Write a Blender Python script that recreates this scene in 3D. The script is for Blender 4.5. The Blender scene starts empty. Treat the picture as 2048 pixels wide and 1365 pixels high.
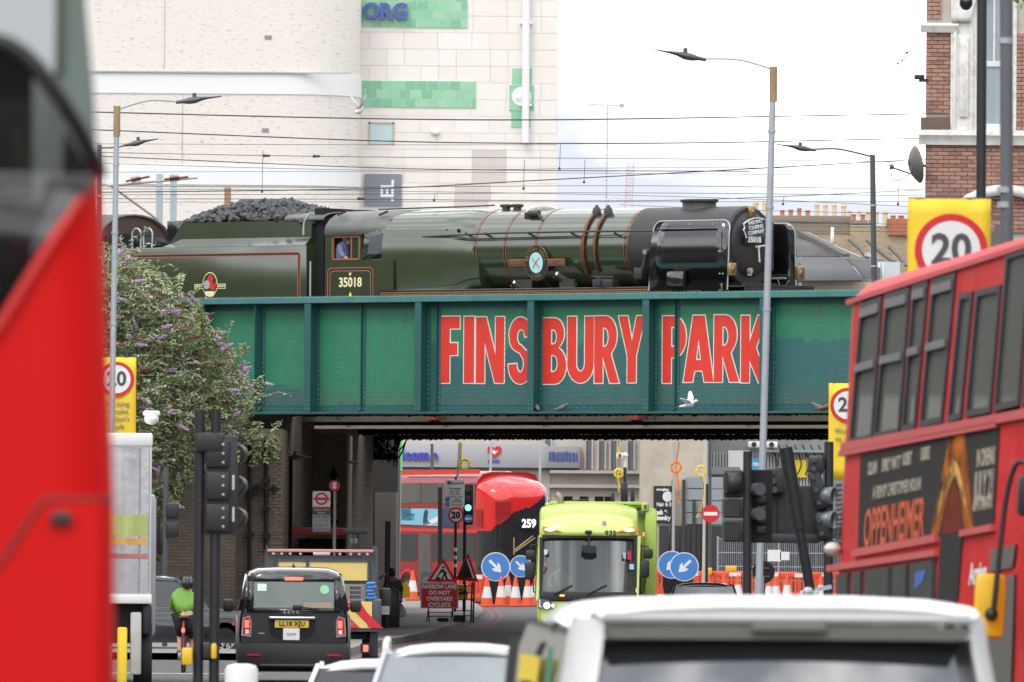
import bpy, bmesh, math, random
from mathutils import Vector, Matrix, noise
random.seed(7)
SC = bpy.context.scene
COL = SC.collection
PI = math.pi
rad = math.radians
# ------------------------------------------------------------ camera
F = 17800.0                       # focal length in pixels of a 2048 px wide frame
EYE = Vector((0, 0, 3.0))
cam = bpy.data.cameras.new('camera')
cam.sensor_width = 36; cam.lens = F / 2048 * 36
cam.clip_start = 1; cam.clip_end = 6000
cam.dof.use_dof = True; cam.dof.focus_distance = 200; cam.dof.aperture_fstop = 8.0
camo = bpy.data.objects.new('camera', cam); COL.objects.link(camo); SC.camera = camo
RC = Matrix.Rotation(PI/2 + math.atan(357.5/F), 3, 'X') @ Matrix.Rotation(rad(0.42), 3, 'Z')
camo.location = EYE; camo.rotation_euler = RC.to_euler()
# ------------------------------------------------------------ light: overcast day
w = bpy.data.worlds.new('World'); SC.world = w; w.use_nodes = True
nt = w.node_tree; nt.nodes.clear()
SUN_EL, SUN_AZ = rad(52), rad(215)          # sun behind and left of the camera, veiled by cloud
sky = nt.nodes.new('ShaderNodeTexSky'); sky.sky_type = 'NISHITA'; sky.sun_disc = False
sky.sun_elevation = SUN_EL; sky.sun_rotation = SUN_AZ; sky.dust_density = 3; sky.ozone_density = 1
hs = nt.nodes.new('ShaderNodeHueSaturation'); hs.inputs['Saturation'].default_value = 0.16
tcw = nt.nodes.new('ShaderNodeTexCoord'); mpw = nt.nodes.new('ShaderNodeMapping'); mpw.inputs['Scale'].default_value = (1, 1, 2.5); mpw.inputs['Location'].default_value = (9.1, 4.4, .2)
nzw = nt.nodes.new('ShaderNodeTexNoise'); nzw.inputs['Scale'].default_value = 9; nzw.inputs['Detail'].default_value = 7
rmp = nt.nodes.new('ShaderNodeValToRGB'); rmp.color_ramp.elements[0].position = .42; rmp.color_ramp.elements[1].position = .72
rmp.color_ramp.elements[0].color = (3.5, 3.75, 4.2, 1); rmp.color_ramp.elements[1].color = (19, 18.8, 18.5, 1)     # cloud layer over the clear sky
mlw = nt.nodes.new('ShaderNodeMix'); mlw.data_type = 'RGBA'; mlw.inputs[0].default_value = .85
bg = nt.nodes.new('ShaderNodeBackground'); bg.inputs['Strength'].default_value = 0.15
ow = nt.nodes.new('ShaderNodeOutputWorld')
nt.links.new(sky.outputs[0], hs.inputs['Color']); nt.links.new(tcw.outputs['Generated'], mpw.inputs[0])
nt.links.new(mpw.outputs[0], nzw.inputs['Vector']); nt.links.new(nzw.outputs[0], rmp.inputs[0])
nt.links.new(hs.outputs[0], mlw.inputs[6]); nt.links.new(rmp.outputs[0], mlw.inputs[7])
nt.links.new(mlw.outputs[2], bg.inputs['Color']); nt.links.new(bg.outputs[0], ow.inputs[0])
sl = bpy.data.lights.new('sun', 'SUN'); sl.energy = .6; sl.angle = rad(14); sl.color = (1, .96, .9)
so = bpy.data.objects.new('sun', sl); COL.objects.link(so)
sd = Vector((math.sin(SUN_AZ)*math.cos(SUN_EL), math.cos(SUN_AZ)*math.cos(SUN_EL), math.sin(SUN_EL)))
so.rotation_euler = sd.to_track_quat('Z', 'Y').to_euler()
SC.view_settings.view_transform = 'Standard'; SC.view_settings.look = 'None'
SC.view_settings.exposure = 0.75; SC.view_settings.gamma = 1; SC.view_settings.use_curve_mapping = False
SC.cycles.max_bounces = 7; SC.cycles.transparent_max_bounces = 16; SC.cycles.use_denoising = True
# ------------------------------------------------------------ helpers
def P(u, v, Y):
 """world point seen at pixel (u, v) of the photograph, Y metres ahead"""
 d = RC @ Vector(((u-1024)/F, (682.5-v)/F, -1.0))
 return EYE + d * (Y / d.y)
GPTS = [(-60, 1.9), (0, 1.35), (40, .85), (70, .42), (100, .33), (146, .28), (190, .1), (222, 0), (260, .08), (297, .2), (400, .5), (3000, 2)]
def GZ(Y):
 for (a, za), (b, zb) in zip(GPTS, GPTS[1:]):
  if Y <= b: return za + (zb-za)*max(0, (Y-a))/(b-a)
 return GPTS[-1][1]
def GP(u, Y, dz=0):
 p = P(u, 1200, Y); return Vector((p.x, Y, GZ(Y)+dz))
class Fr:
 """a vertical frame: x along yaw direction, y to its left, z up; maps pixels onto its planes"""
 def __init__(s, o, yaw):
  s.o = Vector(o); s.yaw = yaw
  s.a = Vector((math.cos(yaw), math.sin(yaw), 0)); s.n = Vector((-math.sin(yaw), math.cos(yaw), 0))
 def on_y(s, u, v, lat=0):            # local (x, z) of the pixel on plane y = lat
  d = RC @ Vector(((u-1024)/F, (682.5-v)/F, -1.0))
  t = ((s.o + s.n*lat - EYE).dot(s.n)) / d.dot(s.n)
  p = EYE + d*t - s.o
  return p.dot(s.a), p.z
 def on_x(s, u, v, x=0):
  d = RC @ Vector(((u-1024)/F, (682.5-v)/F, -1.0))
  t = ((s.o + s.a*x - EYE).dot(s.a)) / d.dot(s.a)
  p = EYE + d*t - s.o
  return p.dot(s.n), p.z
def tag(o, label=None, cat=None, group=None, kind=None):
 if label: o['label'] = label
 if cat: o['category'] = cat
 if group: o['group'] = group
 if kind: o['kind'] = kind
 return o
def E(name, label, cat, loc=(0, 0, 0), rz=0, group=None, rot=None):
 o = bpy.data.objects.new(name, None); COL.objects.link(o)
 o.location = loc; o.rotation_euler = rot if rot else (0, 0, rz); o.empty_display_size = .2
 return tag(o, label, cat, group)
def kids(o): return [c for c in bpy.data.objects if c.parent == o]
def dup(o, loc=None, rz=None, label=None, parent=None, kd=None):
 if kd is None:
  kd = {}
  for c in bpy.data.objects:
   if c.parent: kd.setdefault(c.parent.name, []).append(c)
 r = o.copy(); COL.objects.link(r)
 if parent: r.parent = parent
 if loc is not None: r.location = loc
 if rz is not None: r.rotation_euler = (0, 0, rz) if not hasattr(rz, '__len__') else rz
 if label: r['label'] = label
 for c in kd.get(o.name, []): dup(c, parent=r, kd=kd)
 return r
def clone(o, parent, loc, rot=None, scale=None, m=None):
 r = o.copy(); COL.objects.link(r); r.parent = parent; r.location = loc
 if rot: r.rotation_euler = rot
 if scale: r.scale = scale
 return r
def rrect(x0, x1, y0, y1, r, n=4):
 r = min(r, abs(x1-x0)/2-1e-4, abs(y1-y0)/2-1e-4); out = []
 for cx, cy, a in ((x1-r, y1-r, 0), (x0+r, y1-r, 90), (x0+r, y0+r, 180), (x1-r, y0+r, 270)):
  for k in range(n+1):
   t = rad(a + 90*k/n); out.append((cx+r*math.cos(t), cy+r*math.sin(t)))
 return out
def circ(cx, cy, r, n=24, ry=None): return [(cx+r*math.cos(2*PI*k/n), cy+(ry or r)*math.sin(2*PI*k/n)) for k in range(n)]
def smooth_path(pts, n=8):
 pts = [Vector(p) for p in pts]; out = []
 for i in range(len(pts)-1):
  p0 = pts[max(0, i-1)]; p1 = pts[i]; p2 = pts[i+1]; p3 = pts[min(len(pts)-1, i+2)]
  for k in range(n):
   t = k/n
   out.append(.5*((2*p1)+(p2-p0)*t+(2*p0-5*p1+4*p2-p3)*t*t+(3*p1-p0-3*p2+p3)*t**3))
 out.append(pts[-1]); return out
SPLIT = set('pillar side_stake channel rear_frame post band section_knob bolt marker_light white_band safety_valve roof_lug filler_hoop pipe_clip washout_plug notice lamp_cluster lit_lamp permit_sticker section_rib horn kerb_mirror window_surround clamp frame_slat stanchion window_frame glazing_bar side_camera handhold blue_symbol stair_stake'.split())
class MB:
 def __init__(s): s.v = []; s.f = []; s.mi = []; s.m = 0
 def add(s, vs, fs):
  b = len(s.v); s.v += [tuple(x) for x in vs]; s.f += [tuple(b+i for i in f) for f in fs]; s.mi += [s.m]*len(fs); return s
 def box(s, x0, x1, y0, y1, z0, z1, bev=0):
  x0, x1 = min(x0, x1), max(x0, x1); y0, y1 = min(y0, y1), max(y0, y1); z0, z1 = min(z0, z1), max(z0, z1)
  if not bev:
   return s.add([(x0,y0,z0),(x1,y0,z0),(x1,y1,z0),(x0,y1,z0),(x0,y0,z1),(x1,y0,z1),(x1,y1,z1),(x0,y1,z1)],
                         [(0,3,2,1),(4,5,6,7),(0,1,5,4),(1,2,6,5),(2,3,7,6),(3,0,4,7)])
  b = min(bev, (x1-x0)/2.1, (y1-y0)/2.1, (z1-z0)/2.1)
  bm = bmesh.new(); bmesh.ops.create_cube(bm, size=1)
  for q in bm.verts: q.co = Vector(((x0+x1)/2+q.co.x*(x1-x0), (y0+y1)/2+q.co.y*(y1-y0), (z0+z1)/2+q.co.z*(z1-z0)))
  bmesh.ops.bevel(bm, geom=bm.edges[:], offset=b, segments=2 if bev > .012 else 1, affect='EDGES', profile=.5)
  return s.addbm(bm)
 def addbm(s, bm, M=None):
  bm.verts.index_update()
  vs = [(M @ q.co if M else q.co) for q in bm.verts]; fs = [[q.index for q in f.verts] for f in bm.faces]
  s.add(vs, fs); bm.free(); return s
 def obox(s, c, ax, ay, az, hx, hy, hz):
  c = Vector(c); ax, ay, az = Vector(ax).normalized(), Vector(ay).normalized(), Vector(az).normalized()
  vs = [c+ax*hx*i+ay*hy*j+az*hz*k for k in (-1, 1) for j in (-1, 1) for i in (-1, 1)]
  return s.add(vs, [(0,2,3,1),(4,5,7,6),(0,1,5,4),(1,3,7,5),(3,2,6,7),(2,0,4,6)])
 def beam(s, p0, p1, w, h, up=(0, 0, 1)):
  p0, p1 = Vector(p0), Vector(p1); d = (p1-p0); ax = d.normalized(); up = Vector(up)
  if abs(ax.dot(up)) > .98: up = Vector((0, 1, 0))
  ay = up.cross(ax).normalized(); az = ax.cross(ay)
  return s.obox((p0+p1)/2, ax, ay, az, d.length/2, w/2, h/2)
 def cyl(s, p0, p1, r0, r1=None, n=14, caps=True):
  p0, p1 = Vector(p0), Vector(p1); r1 = r0 if r1 is None else r1
  ax = (p1-p0).normalized(); t = Vector((0, 0, 1)) if abs(ax.z) < .9 else Vector((1, 0, 0))
  u = t.cross(ax).normalized(); w = ax.cross(u)
  vs = [p+(u*math.cos(2*PI*k/n)+w*math.sin(2*PI*k/n))*r for p, r in ((p0, r0), (p1, r1)) for k in range(n)]
  fs = [(k, (k+1) % n, n+(k+1) % n, n+k) for k in range(n)]
  if caps: fs += [tuple(range(n-1, -1, -1)), tuple(range(n, 2*n))]
  return s.add(vs, fs)
 def tube(s, pts, r, n=8, caps=True):
  pts = [Vector(p) for p in pts]; rs = r if hasattr(r, '__len__') else [r]*len(pts); rings = []
  prev = None
  for i, p in enumerate(pts):
   d = (pts[min(i+1, len(pts)-1)]-pts[max(i-1, 0)]).normalized()
   if prev is None:
    t = Vector((0, 0, 1)) if abs(d.z) < .9 else Vector((1, 0, 0)); u = t.cross(d).normalized()
   else:
    u = (prev - d*prev.dot(d)).normalized()
   prev = u; w = d.cross(u)
   rings.append([p+(u*math.cos(2*PI*k/n)+w*math.sin(2*PI*k/n))*rs[i] for k in range(n)])
  return s.loft(rings, True, caps)
 def loft(s, rings, closed=True, caps=True):
  n = len(rings[0]); vs = [q for r in rings for q in r]; fs = []
  for i in range(len(rings)-1):
   for k in range(n if closed else n-1):
    a = i*n+k; b = i*n+(k+1) % n; fs.append((a, b, b+n, a+n))
  if caps and closed: fs += [tuple(range(n-1, -1, -1)), tuple(range((len(rings)-1)*n, len(rings)*n))]
  return s.add(vs, fs)
 def prism(s, poly, ax, a, b):
  """poly in the plane across axis ax ('x': (y,z), 'y': (x,z), 'z': (x,y))"""
  g = {'x': lambda p, t: (t, p[0], p[1]), 'y': lambda p, t: (p[0], t, p[1]), 'z': lambda p, t: (p[0], p[1], t)}[ax]
  n = len(poly); vs = [g(p, a) for p in poly]+[g(p, b) for p in poly]
  fs = [(k, (k+1) % n, n+(k+1) % n, n+k) for k in range(n)]+[tuple(range(n-1, -1, -1)), tuple(range(n, 2*n))]
  return s.add(vs, fs)
 def lathe(s, prof, c=(0, 0, 0), ax='z', n=20, caps=True):
  c = Vector(c); rings = []
  for r, h in prof:
   ring = []
   for k in range(n):
    a, b = r*math.cos(2*PI*k/n), r*math.sin(2*PI*k/n)
    ring.append(c+Vector({'z': (a, b, h), 'x': (h, a, b), 'y': (b, h, a)}[ax]))
   rings.append(ring)
  return s.loft(rings, True, caps)
 def ball(s, c, r, n=10, sc=(1, 1, 1)):
  m = max(4, n//2+1); prof = [(max(.0005, r*math.sin(PI*i/m)), -r*math.cos(PI*i/m)) for i in range(m+1)]
  b = len(s.v); s.lathe(prof, (0, 0, 0), 'z', n)
  for i in range(b, len(s.v)):
   q = s.v[i]; s.v[i] = (c[0]+q[0]*sc[0], c[1]+q[1]*sc[1], c[2]+q[2]*sc[2])
  return s
 def quad(s, a, b, c, d): return s.add([a, b, c, d], [(0, 1, 2, 3)])
 def sheet(s, poly, ax, t):
  g = {'x': lambda p: (t, p[0], p[1]), 'y': lambda p: (p[0], t, p[1]), 'z': lambda p: (p[0], p[1], t)}[ax]
  return s.add([g(p) for p in poly], [tuple(range(len(poly)))])
 def xf(s, M, start=0):
  for i in range(start, len(s.v)): s.v[i] = tuple(M @ Vector(s.v[i]))
  return s
 def mesh(s, name, m, smooth=35, sub=0):
  me = bpy.data.meshes.new(name); me.from_pydata(s.v, [], s.f)
  for q in (m if isinstance(m, (list, tuple)) else [m]): me.materials.append(q)
  if any(s.mi): me.polygons.foreach_set('material_index', s.mi)
  bm = bmesh.new(); bm.from_mesh(me); bmesh.ops.recalc_face_normals(bm, faces=bm.faces[:]); bm.to_mesh(me); bm.free()
  if smooth:
   me.polygons.foreach_set('use_smooth', [True]*len(me.polygons)); me.set_sharp_from_angle(angle=rad(smooth))
  me.update(); return me
 def islands(s):
  par = list(range(len(s.v)))
  def find(a):
   while par[a] != a: par[a] = par[par[a]]; a = par[a]
   return a
  for f in s.f:
   r = find(f[0])
   for i in f[1:]: par[find(i)] = r
  g = {}
  for f, mi in zip(s.f, s.mi): g.setdefault(find(f[0]), []).append((f, mi))
  out = []
  for fs in g.values():
   q = MB(); ix = {}
   for f, mi in fs:
    for i in f:
     if i not in ix: ix[i] = len(q.v); q.v.append(s.v[i])
    q.f.append(tuple(ix[i] for i in f)); q.mi.append(mi)
   out.append(q)
  return out
 def build(s, name, m, parent=None, loc=None, smooth=35, rz=0, label=None, cat=None, group=None, kind=None, sub=0, solid=0):
  if name in SPLIT and not kind:
   il = s.islands()
   if 1 < len(il) < 90: return [q.build2(name, m, parent, loc, smooth, rz, label, cat, group, kind, sub, solid) for q in il][0]
  return s.build2(name, m, parent, loc, smooth, rz, label, cat, group, kind, sub, solid)
 def build2(s, name, m, parent=None, loc=None, smooth=35, rz=0, label=None, cat=None, group=None, kind=None, sub=0, solid=0):
  o = bpy.data.objects.new(name, s.mesh(name, m, smooth)); COL.objects.link(o)
  if parent: o.parent = parent
  if loc is not None: o.location = loc
  if rz: o.rotation_euler = (0, 0, rz) if not hasattr(rz, '__len__') else rz
  if solid:
   k = o.modifiers.new('solid', 'SOLIDIFY'); k.thickness = solid; k.offset = 0
  if sub:
   k = o.modifiers.new('sub', 'SUBSURF'); k.levels = k.render_levels = sub
  return tag(o, label, cat, group, kind)
def c2m(name, c, m):
 t = bpy.data.objects.new('lettering_source', c); me = bpy.data.meshes.new_from_object(t); me.name = name
 me.materials.clear(); me.materials.append(m)
 bpy.data.objects.remove(t); bpy.data.curves.remove(c)
 o = bpy.data.objects.new(name, me); COL.objects.link(o); return o
# text lies in the local XZ plane facing -Y unless another basis is given
def TXT(s, h, m, parent, loc, name='lettering', bold=0, sx=1, ex=.004, align='CENTER', rot=None, shear=0, sp=1, lead=1):
 c = bpy.data.curves.new(name, 'FONT'); c.body = s; c.size = h*1.38; c.extrude = ex; c.offset = bold
 c.align_x = align; c.align_y = 'CENTER'; c.resolution_u = 3; c.shear = shear; c.space_character = sp; c.space_line = lead
 o = c2m(name, c, m); o.parent = parent; o.location = loc
 o.rotation_euler = rot if rot is not None else (PI/2, 0, 0); o.scale = (sx, 1, 1)
 return o
def CURVE(polys, m, name, parent, loc=(0, 0, 0), rot=None, ex=.004, off=0, cyc=True):
 """flat filled outline (with holes) in the XZ plane of its parent"""
 c = bpy.data.curves.new(name, 'CURVE'); c.dimensions = '2D'; c.fill_mode = 'BOTH'; c.extrude = ex; c.offset = off
 for p in polys:
  sp = c.splines.new('POLY'); sp.points.add(len(p)-1); sp.use_cyclic_u = True
  for q, (x, y) in zip(sp.points, p): q.co = (x, y, 0, 1)
 o = c2m(name, c, m); o.parent = parent; o.location = loc
 o.rotation_euler = rot if rot is not None else (PI/2, 0, 0); return o
# ------------------------------------------------------------ materials
def _n(t, k, **kw):
 q = t.nodes.new(k)
 for a, b in kw.items(): q.inputs[a.replace('_', ' ')].default_value = b
 return q
def mat(name, col, rough=.5, metal=0, var=.12, scale=4, bump=0, bscale=None, coat=0, dirt=0, dcol=(.06, .05, .04), dscale=1.3, streak=False, emit=0, spec=.5, rvar=.1, con=0, cior=1.5, crough=.04):
 m = bpy.data.materials.new(name); m.use_nodes = True; t = m.node_tree; b = t.nodes['Principled BSDF']
 b.inputs['Metallic'].default_value = metal; b.inputs['Coat Weight'].default_value = coat; b.inputs['Coat Roughness'].default_value = crough; b.inputs['Coat IOR'].default_value = cior
 b.inputs['Specular IOR Level'].default_value = spec
 tc = t.nodes.new('ShaderNodeTexCoord'); src = tc.outputs['Object']
 if streak:
  mp = t.nodes.new('ShaderNodeMapping'); mp.inputs['Scale'].default_value = (1, 1, .12); t.links.new(src, mp.inputs[0]); src = mp.outputs[0]
 n1 = _n(t, 'ShaderNodeTexNoise', Scale=scale, Detail=6, Roughness=.62); t.links.new(src, n1.inputs['Vector'])
 mx = t.nodes.new('ShaderNodeMix'); mx.data_type = 'RGBA'
 mx.inputs[6].default_value = (*[max(0, c*(1-var*1.6)) for c in col], 1); mx.inputs[7].default_value = (*[min(1, c*(1+var*1.2)) for c in col], 1)
 if con:
  cr = t.nodes.new('ShaderNodeMapRange'); cr.inputs[1].default_value = .5-con; cr.inputs[2].default_value = .5+con; t.links.new(n1.outputs[0], cr.inputs[0]); t.links.new(cr.outputs[0], mx.inputs[0])
 else: t.links.new(n1.outputs[0], mx.inputs[0])
 out = mx.outputs[2]
 if dirt:
  n2 = _n(t, 'ShaderNodeTexNoise', Scale=dscale, Detail=8, Roughness=.68); t.links.new(src, n2.inputs['Vector'])
  r = t.nodes.new('ShaderNodeValToRGB'); r.color_ramp.elements[0].position = .46; r.color_ramp.elements[1].position = .78
  r.color_ramp.elements[1].color = (dirt, dirt, dirt, 1); t.links.new(n2.outputs[0], r.inputs[0])
  m2 = t.nodes.new('ShaderNodeMix'); m2.data_type = 'RGBA'; m2.inputs[7].default_value = (*dcol, 1)
  t.links.new(r.outputs[0], m2.inputs[0]); t.links.new(out, m2.inputs[6]); out = m2.outputs[2]
 t.links.new(out, b.inputs['Base Color'])
 mr = t.nodes.new('ShaderNodeMapRange'); mr.inputs[3].default_value = max(0, rough-rvar); mr.inputs[4].default_value = min(1, rough+rvar)
 t.links.new(n1.outputs[0], mr.inputs[0]); t.links.new(mr.outputs[0], b.inputs['Roughness'])
 if bump:
  n3 = _n(t, 'ShaderNodeTexNoise', Scale=bscale or scale*6, Detail=5); t.links.new(tc.outputs['Object'], n3.inputs['Vector'])
  bp = _n(t, 'ShaderNodeBump', Strength=bump, Distance=.02); t.links.new(n3.outputs[0], bp.inputs['Height']); t.links.new(bp.outputs[0], b.inputs['Normal'])
 if emit:
  t.links.new(out, b.inputs['Emission Color']); b.inputs['Emission Strength'].default_value = emit
 return m
def glass(name, tint=(.75, .85, .82), rough=.02, refl=1.0, op=.0, opcol=(.02, .02, .025)):
 """tinted pane: what lies behind shows through, the sky mirrors in it"""
 m = bpy.data.materials.new(name); m.use_nodes = True; t = m.node_tree; t.nodes.clear()
 o = t.nodes.new('ShaderNodeOutputMaterial'); tr = t.nodes.new('ShaderNodeBsdfTransparent'); tr.inputs[0].default_value = (*tint, 1)
 gl = t.nodes.new('ShaderNodeBsdfGlossy'); gl.inputs['Roughness'].default_value = rough
 fr = _n(t, 'ShaderNodeFresnel', IOR=1.5); mu = t.nodes.new('ShaderNodeMath'); mu.operation = 'MULTIPLY_ADD'; mu.inputs[1].default_value = refl; mu.inputs[2].default_value = .03; mu.use_clamp = True
 df = t.nodes.new('ShaderNodeBsdfDiffuse'); df.inputs[0].default_value = (*opcol, 1)
 m0 = t.nodes.new('ShaderNodeMixShader'); m0.inputs[0].default_value = op; t.links.new(tr.outputs[0], m0.inputs[1]); t.links.new(df.outputs[0], m0.inputs[2])
 mx = t.nodes.new('ShaderNodeMixShader'); t.links.new(fr.outputs[0], mu.inputs[0]); t.links.new(mu.outputs[0], mx.inputs[0])
 t.links.new(m0.outputs[0], mx.inputs[1]); t.links.new(gl.outputs[0], mx.inputs[2]); t.links.new(mx.outputs[0], o.inputs[0])
 return m
def brickmat(name, cols, mort, bw, bh, mortar=.012, squash=1, bump=.3, streaky=.3, bias=0, dirt=0, dcol=(.05, .04, .03)):
 m = bpy.data.materials.new(name); m.use_nodes = True; t = m.node_tree; p = t.nodes['Principled BSDF']; p.inputs['Roughness'].default_value = .85
 tc = t.nodes.new('ShaderNodeTexCoord'); mp = t.nodes.new('ShaderNodeMapping'); mp.inputs['Rotation'].default_value = (PI/2, 0, 0); t.links.new(tc.outputs['Object'], mp.inputs[0])
 # brick pattern in the wall's own x/z
 sx = t.nodes.new('ShaderNodeSeparateXYZ'); t.links.new(tc.outputs['Object'], sx.inputs[0]); cb = t.nodes.new('ShaderNodeCombineXYZ'); t.links.new(sx.outputs[0], cb.inputs[0]); t.links.new(sx.outputs[2], cb.inputs[1])
 br_ = t.nodes.new('ShaderNodeTexBrick'); br_.inputs['Scale'].default_value = 1; br_.inputs['Brick Width'].default_value = bw; br_.inputs['Row Height'].default_value = bh; br_.inputs['Mortar Size'].default_value = mortar
 br_.inputs['Color1'].default_value = (*cols[0], 1); br_.inputs['Color2'].default_value = (*cols[1], 1); br_.inputs['Mortar'].default_value = (*mort, 1); br_.inputs['Bias'].default_value = bias
 t.links.new(cb.outputs[0], br_.inputs['Vector'])
 n = _n(t, 'ShaderNodeTexNoise', Scale=1/bw*.9, Detail=4); mp2 = t.nodes.new('ShaderNodeMapping'); mp2.inputs['Scale'].default_value = (1, bw/bh, 1); t.links.new(cb.outputs[0], mp2.inputs[0]); t.links.new(mp2.outputs[0], n.inputs['Vector'])
 mr = t.nodes.new('ShaderNodeMapRange'); mr.inputs[1].default_value = .58; mr.inputs[2].default_value = .72; mr.inputs[4].default_value = streaky; t.links.new(n.outputs[0], mr.inputs[0])
 mx = t.nodes.new('ShaderNodeMix'); mx.data_type = 'RGBA'; t.links.new(mr.outputs[0], mx.inputs[0]); t.links.new(br_.outputs[0], mx.inputs[6]); mx.inputs[7].default_value = (*cols[2], 1); out = mx.outputs[2]
 if dirt:
  n2 = _n(t, 'ShaderNodeTexNoise', Scale=.35, Detail=7, Roughness=.7); t.links.new(tc.outputs['Object'], n2.inputs['Vector']); r2 = t.nodes.new('ShaderNodeMapRange'); r2.inputs[1].default_value = .45; r2.inputs[2].default_value = .75; r2.inputs[4].default_value = dirt; t.links.new(n2.outputs[0], r2.inputs[0])
  m2 = t.nodes.new('ShaderNodeMix'); m2.data_type = 'RGBA'; t.links.new(r2.outputs[0], m2.inputs[0]); t.links.new(out, m2.inputs[6]); m2.inputs[7].default_value = (*dcol, 1); out = m2.outputs[2]
 t.links.new(out, p.inputs['Base Color'])
 bp = _n(t, 'ShaderNodeBump', Strength=bump, Distance=.01); t.links.new(br_.outputs['Fac'], bp.inputs['Height']); bp.invert = True; t.links.new(bp.outputs[0], p.inputs['Normal'])
 return m
WHITE = mat('white_paint', (.78, .78, .77), .45, var=.04, scale=2)
BLACK = mat('black_plastic', (.022, .022, .025), .5, var=.2)
BLACKM = mat('black_matt', (.014, .014, .016), .75, var=.2, spec=.3)
GLOSSK = mat('black_gloss', (.012, .012, .015), .12, var=.1, coat=.6, rvar=.03)
RUBBER = mat('rubber', (.02, .02, .02), .8, var=.2)
CHROME = mat('chrome', (.75, .75, .76), .14, 1, var=.05)
STEEL = mat('galvanised_steel', (.42, .45, .49), .5, .35, var=.1, scale=6, dirt=.25, dcol=(.3, .28, .25))
DGREY = mat('dark_grey_paint', (.075, .082, .092), .5, var=.1)
RED = mat('red_paint', (.62, .012, .012), .3, var=.06, coat=.3)
SIGNRED = mat('sign_red', (.62, .02, .03), .45, var=.04)
SIGNBLUE = mat('sign_blue', (.06, .22, .58), .45, var=.05)
SIGNYEL = mat('sign_yellow', (.85, .62, .03), .5, var=.05)
ORANGE = mat('orange_plastic', (.85, .12, .02), .5, var=.1)
INK = mat('ink_black', (.015, .015, .018), .6, var=.05)
DGLASS = mat('dark_window', (.012, .014, .016), .06, var=.3, spec=.8, rvar=.03)
SKIN = mat('skin', (.5, .28, .2), .55, var=.08, scale=12)
HAIRG = mat('grey_hair', (.45, .44, .43), .7, var=.2, scale=30)
YELLOW = mat('yellow_plastic', (.82, .52, .02), .4, var=.05)
ASPH = mat('asphalt', (.085, .083, .086), .85, var=.22, scale=.8, bump=.35, bscale=60, dirt=.35, dcol=(.05, .048, .05), dscale=.35)
PAVE = mat('paving', (.21, .2, .19), .85, var=.15, scale=2, bump=.2, bscale=40, dirt=.45, dcol=(.1, .095, .09), dscale=.7)
KERB = mat('kerb_stone', (.24, .235, .225), .85, var=.16, scale=3, bump=.25, dirt=.5, dcol=(.1, .09, .09))
# ============================================================ ground, road, pavements
def strip_sheet(name, m, left, right, ys, dz=0, kind='structure', label=None, nx=2):
 """ground-following sheet between two X(Y) functions"""
 b = MB(); rows = []
 for Y in ys: rows.append([(left(Y)+(right(Y)-left(Y))*i/nx, Y, GZ(Y)+dz) for i in range(nx+1)])
 b.loft(rows, closed=False, caps=False)
 return b.build(name, m, kind=kind, label=label)
YS = [-60, -20, 0, 20, 40, 55, 70, 85, 100, 120, 146, 165, 190, 205, 222, 240, 260, 280, 297, 330, 400, 600, 1200, 3000]
strip_sheet('ground', ASPH, lambda y: -900, lambda y: 900, YS, nx=4)
# raised pavement on the left, ending in the nose where the signs stand
nose = [(-3.55, 178), (-3.2, 197), (-3.0, 205), (-2.55, 214), (-2.1, 224), (-1.62, 236), (-1.18, 247), (-.92, 256), (-.8, 265), (-.84, 274), (-1.05, 284), (-1.3, 292), (-1.75, 300)]
b = MB(); n = len(nose)
top = [(x, y, GZ(y)+.14) for x, y in nose]; far = [(-9.5+min(0, (y-230)*.01), y, GZ(y)+.14) for x, y in nose]
b.loft([far, [(x-.3, y, z) for x, y, z in top]], False, False)
b.build('pavement', PAVE, kind='structure')
kb = []
for i in range(n-1):                                  # kerb stones, one by one
 (x0, y0, z0), (x1, y1, z1) = top[i], top[i+1]; L = math.hypot(x1-x0, y1-y0); k = max(1, int(L/2.2))
 for j in range(k):
  t0, t1 = j/k+.004, (j+1)/k-.004
  q = MB().beam((x0+(x1-x0)*t0-.15, y0+(y1-y0)*t0, z0+(z1-z0)*t0-.07+random.uniform(-.004, .006)), (x0+(x1-x0)*t1-.15, y0+(y1-y0)*t1, z0+(z1-z0)*t1-.07), .3, .16)
  kb.append(q)
kr = bpy.data.objects.new('kerb', None); COL.objects.link(kr); tag(kr, kind='structure')
for q in kb: q.build('kerbstone', KERB, kr)
# far pavement of the side road on the left, with its kerb
def sidewalk(u0, u1, Y0, Y1, name='pavement'):
 a, b2, c, d = GP(u0, Y0), GP(u1, Y0), GP(u1+14, Y1), GP(u0, Y1)
 m = MB(); m.prism([(a.x, a.y), (b2.x, b2.y), (c.x, c.y), (d.x, d.y)], 'z', min(a.z, c.z)-.1, max(a.z, c.z)+.13)
 m.build(name, PAVE, kind='structure')
sidewalk(180, 470, 192, 204)
b = MB()
for k in range(9):
 x0 = GP(180, 191).x+k*.62; b.box(x0+.005, x0+.61, 191.2, 191.98, -.05, GZ(191)+.15, .02)
b.build('kerb', KERB, kind='structure')
REDLINE = mat('red_line_paint', (.26, .06, .055), .8, var=.3, scale=3, dirt=.9, dcol=(.085, .08, .08), dscale=2.5)
WLINE = mat('white_line_paint', (.62, .62, .6), .8, var=.1, scale=3, dirt=.5, dcol=(.12, .11, .11), dscale=2.5)
YLINE = mat('yellow_line_paint', (.55, .4, .06), .8, var=.2, scale=3, dirt=.6, dcol=(.1, .09, .08), dscale=3)
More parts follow.
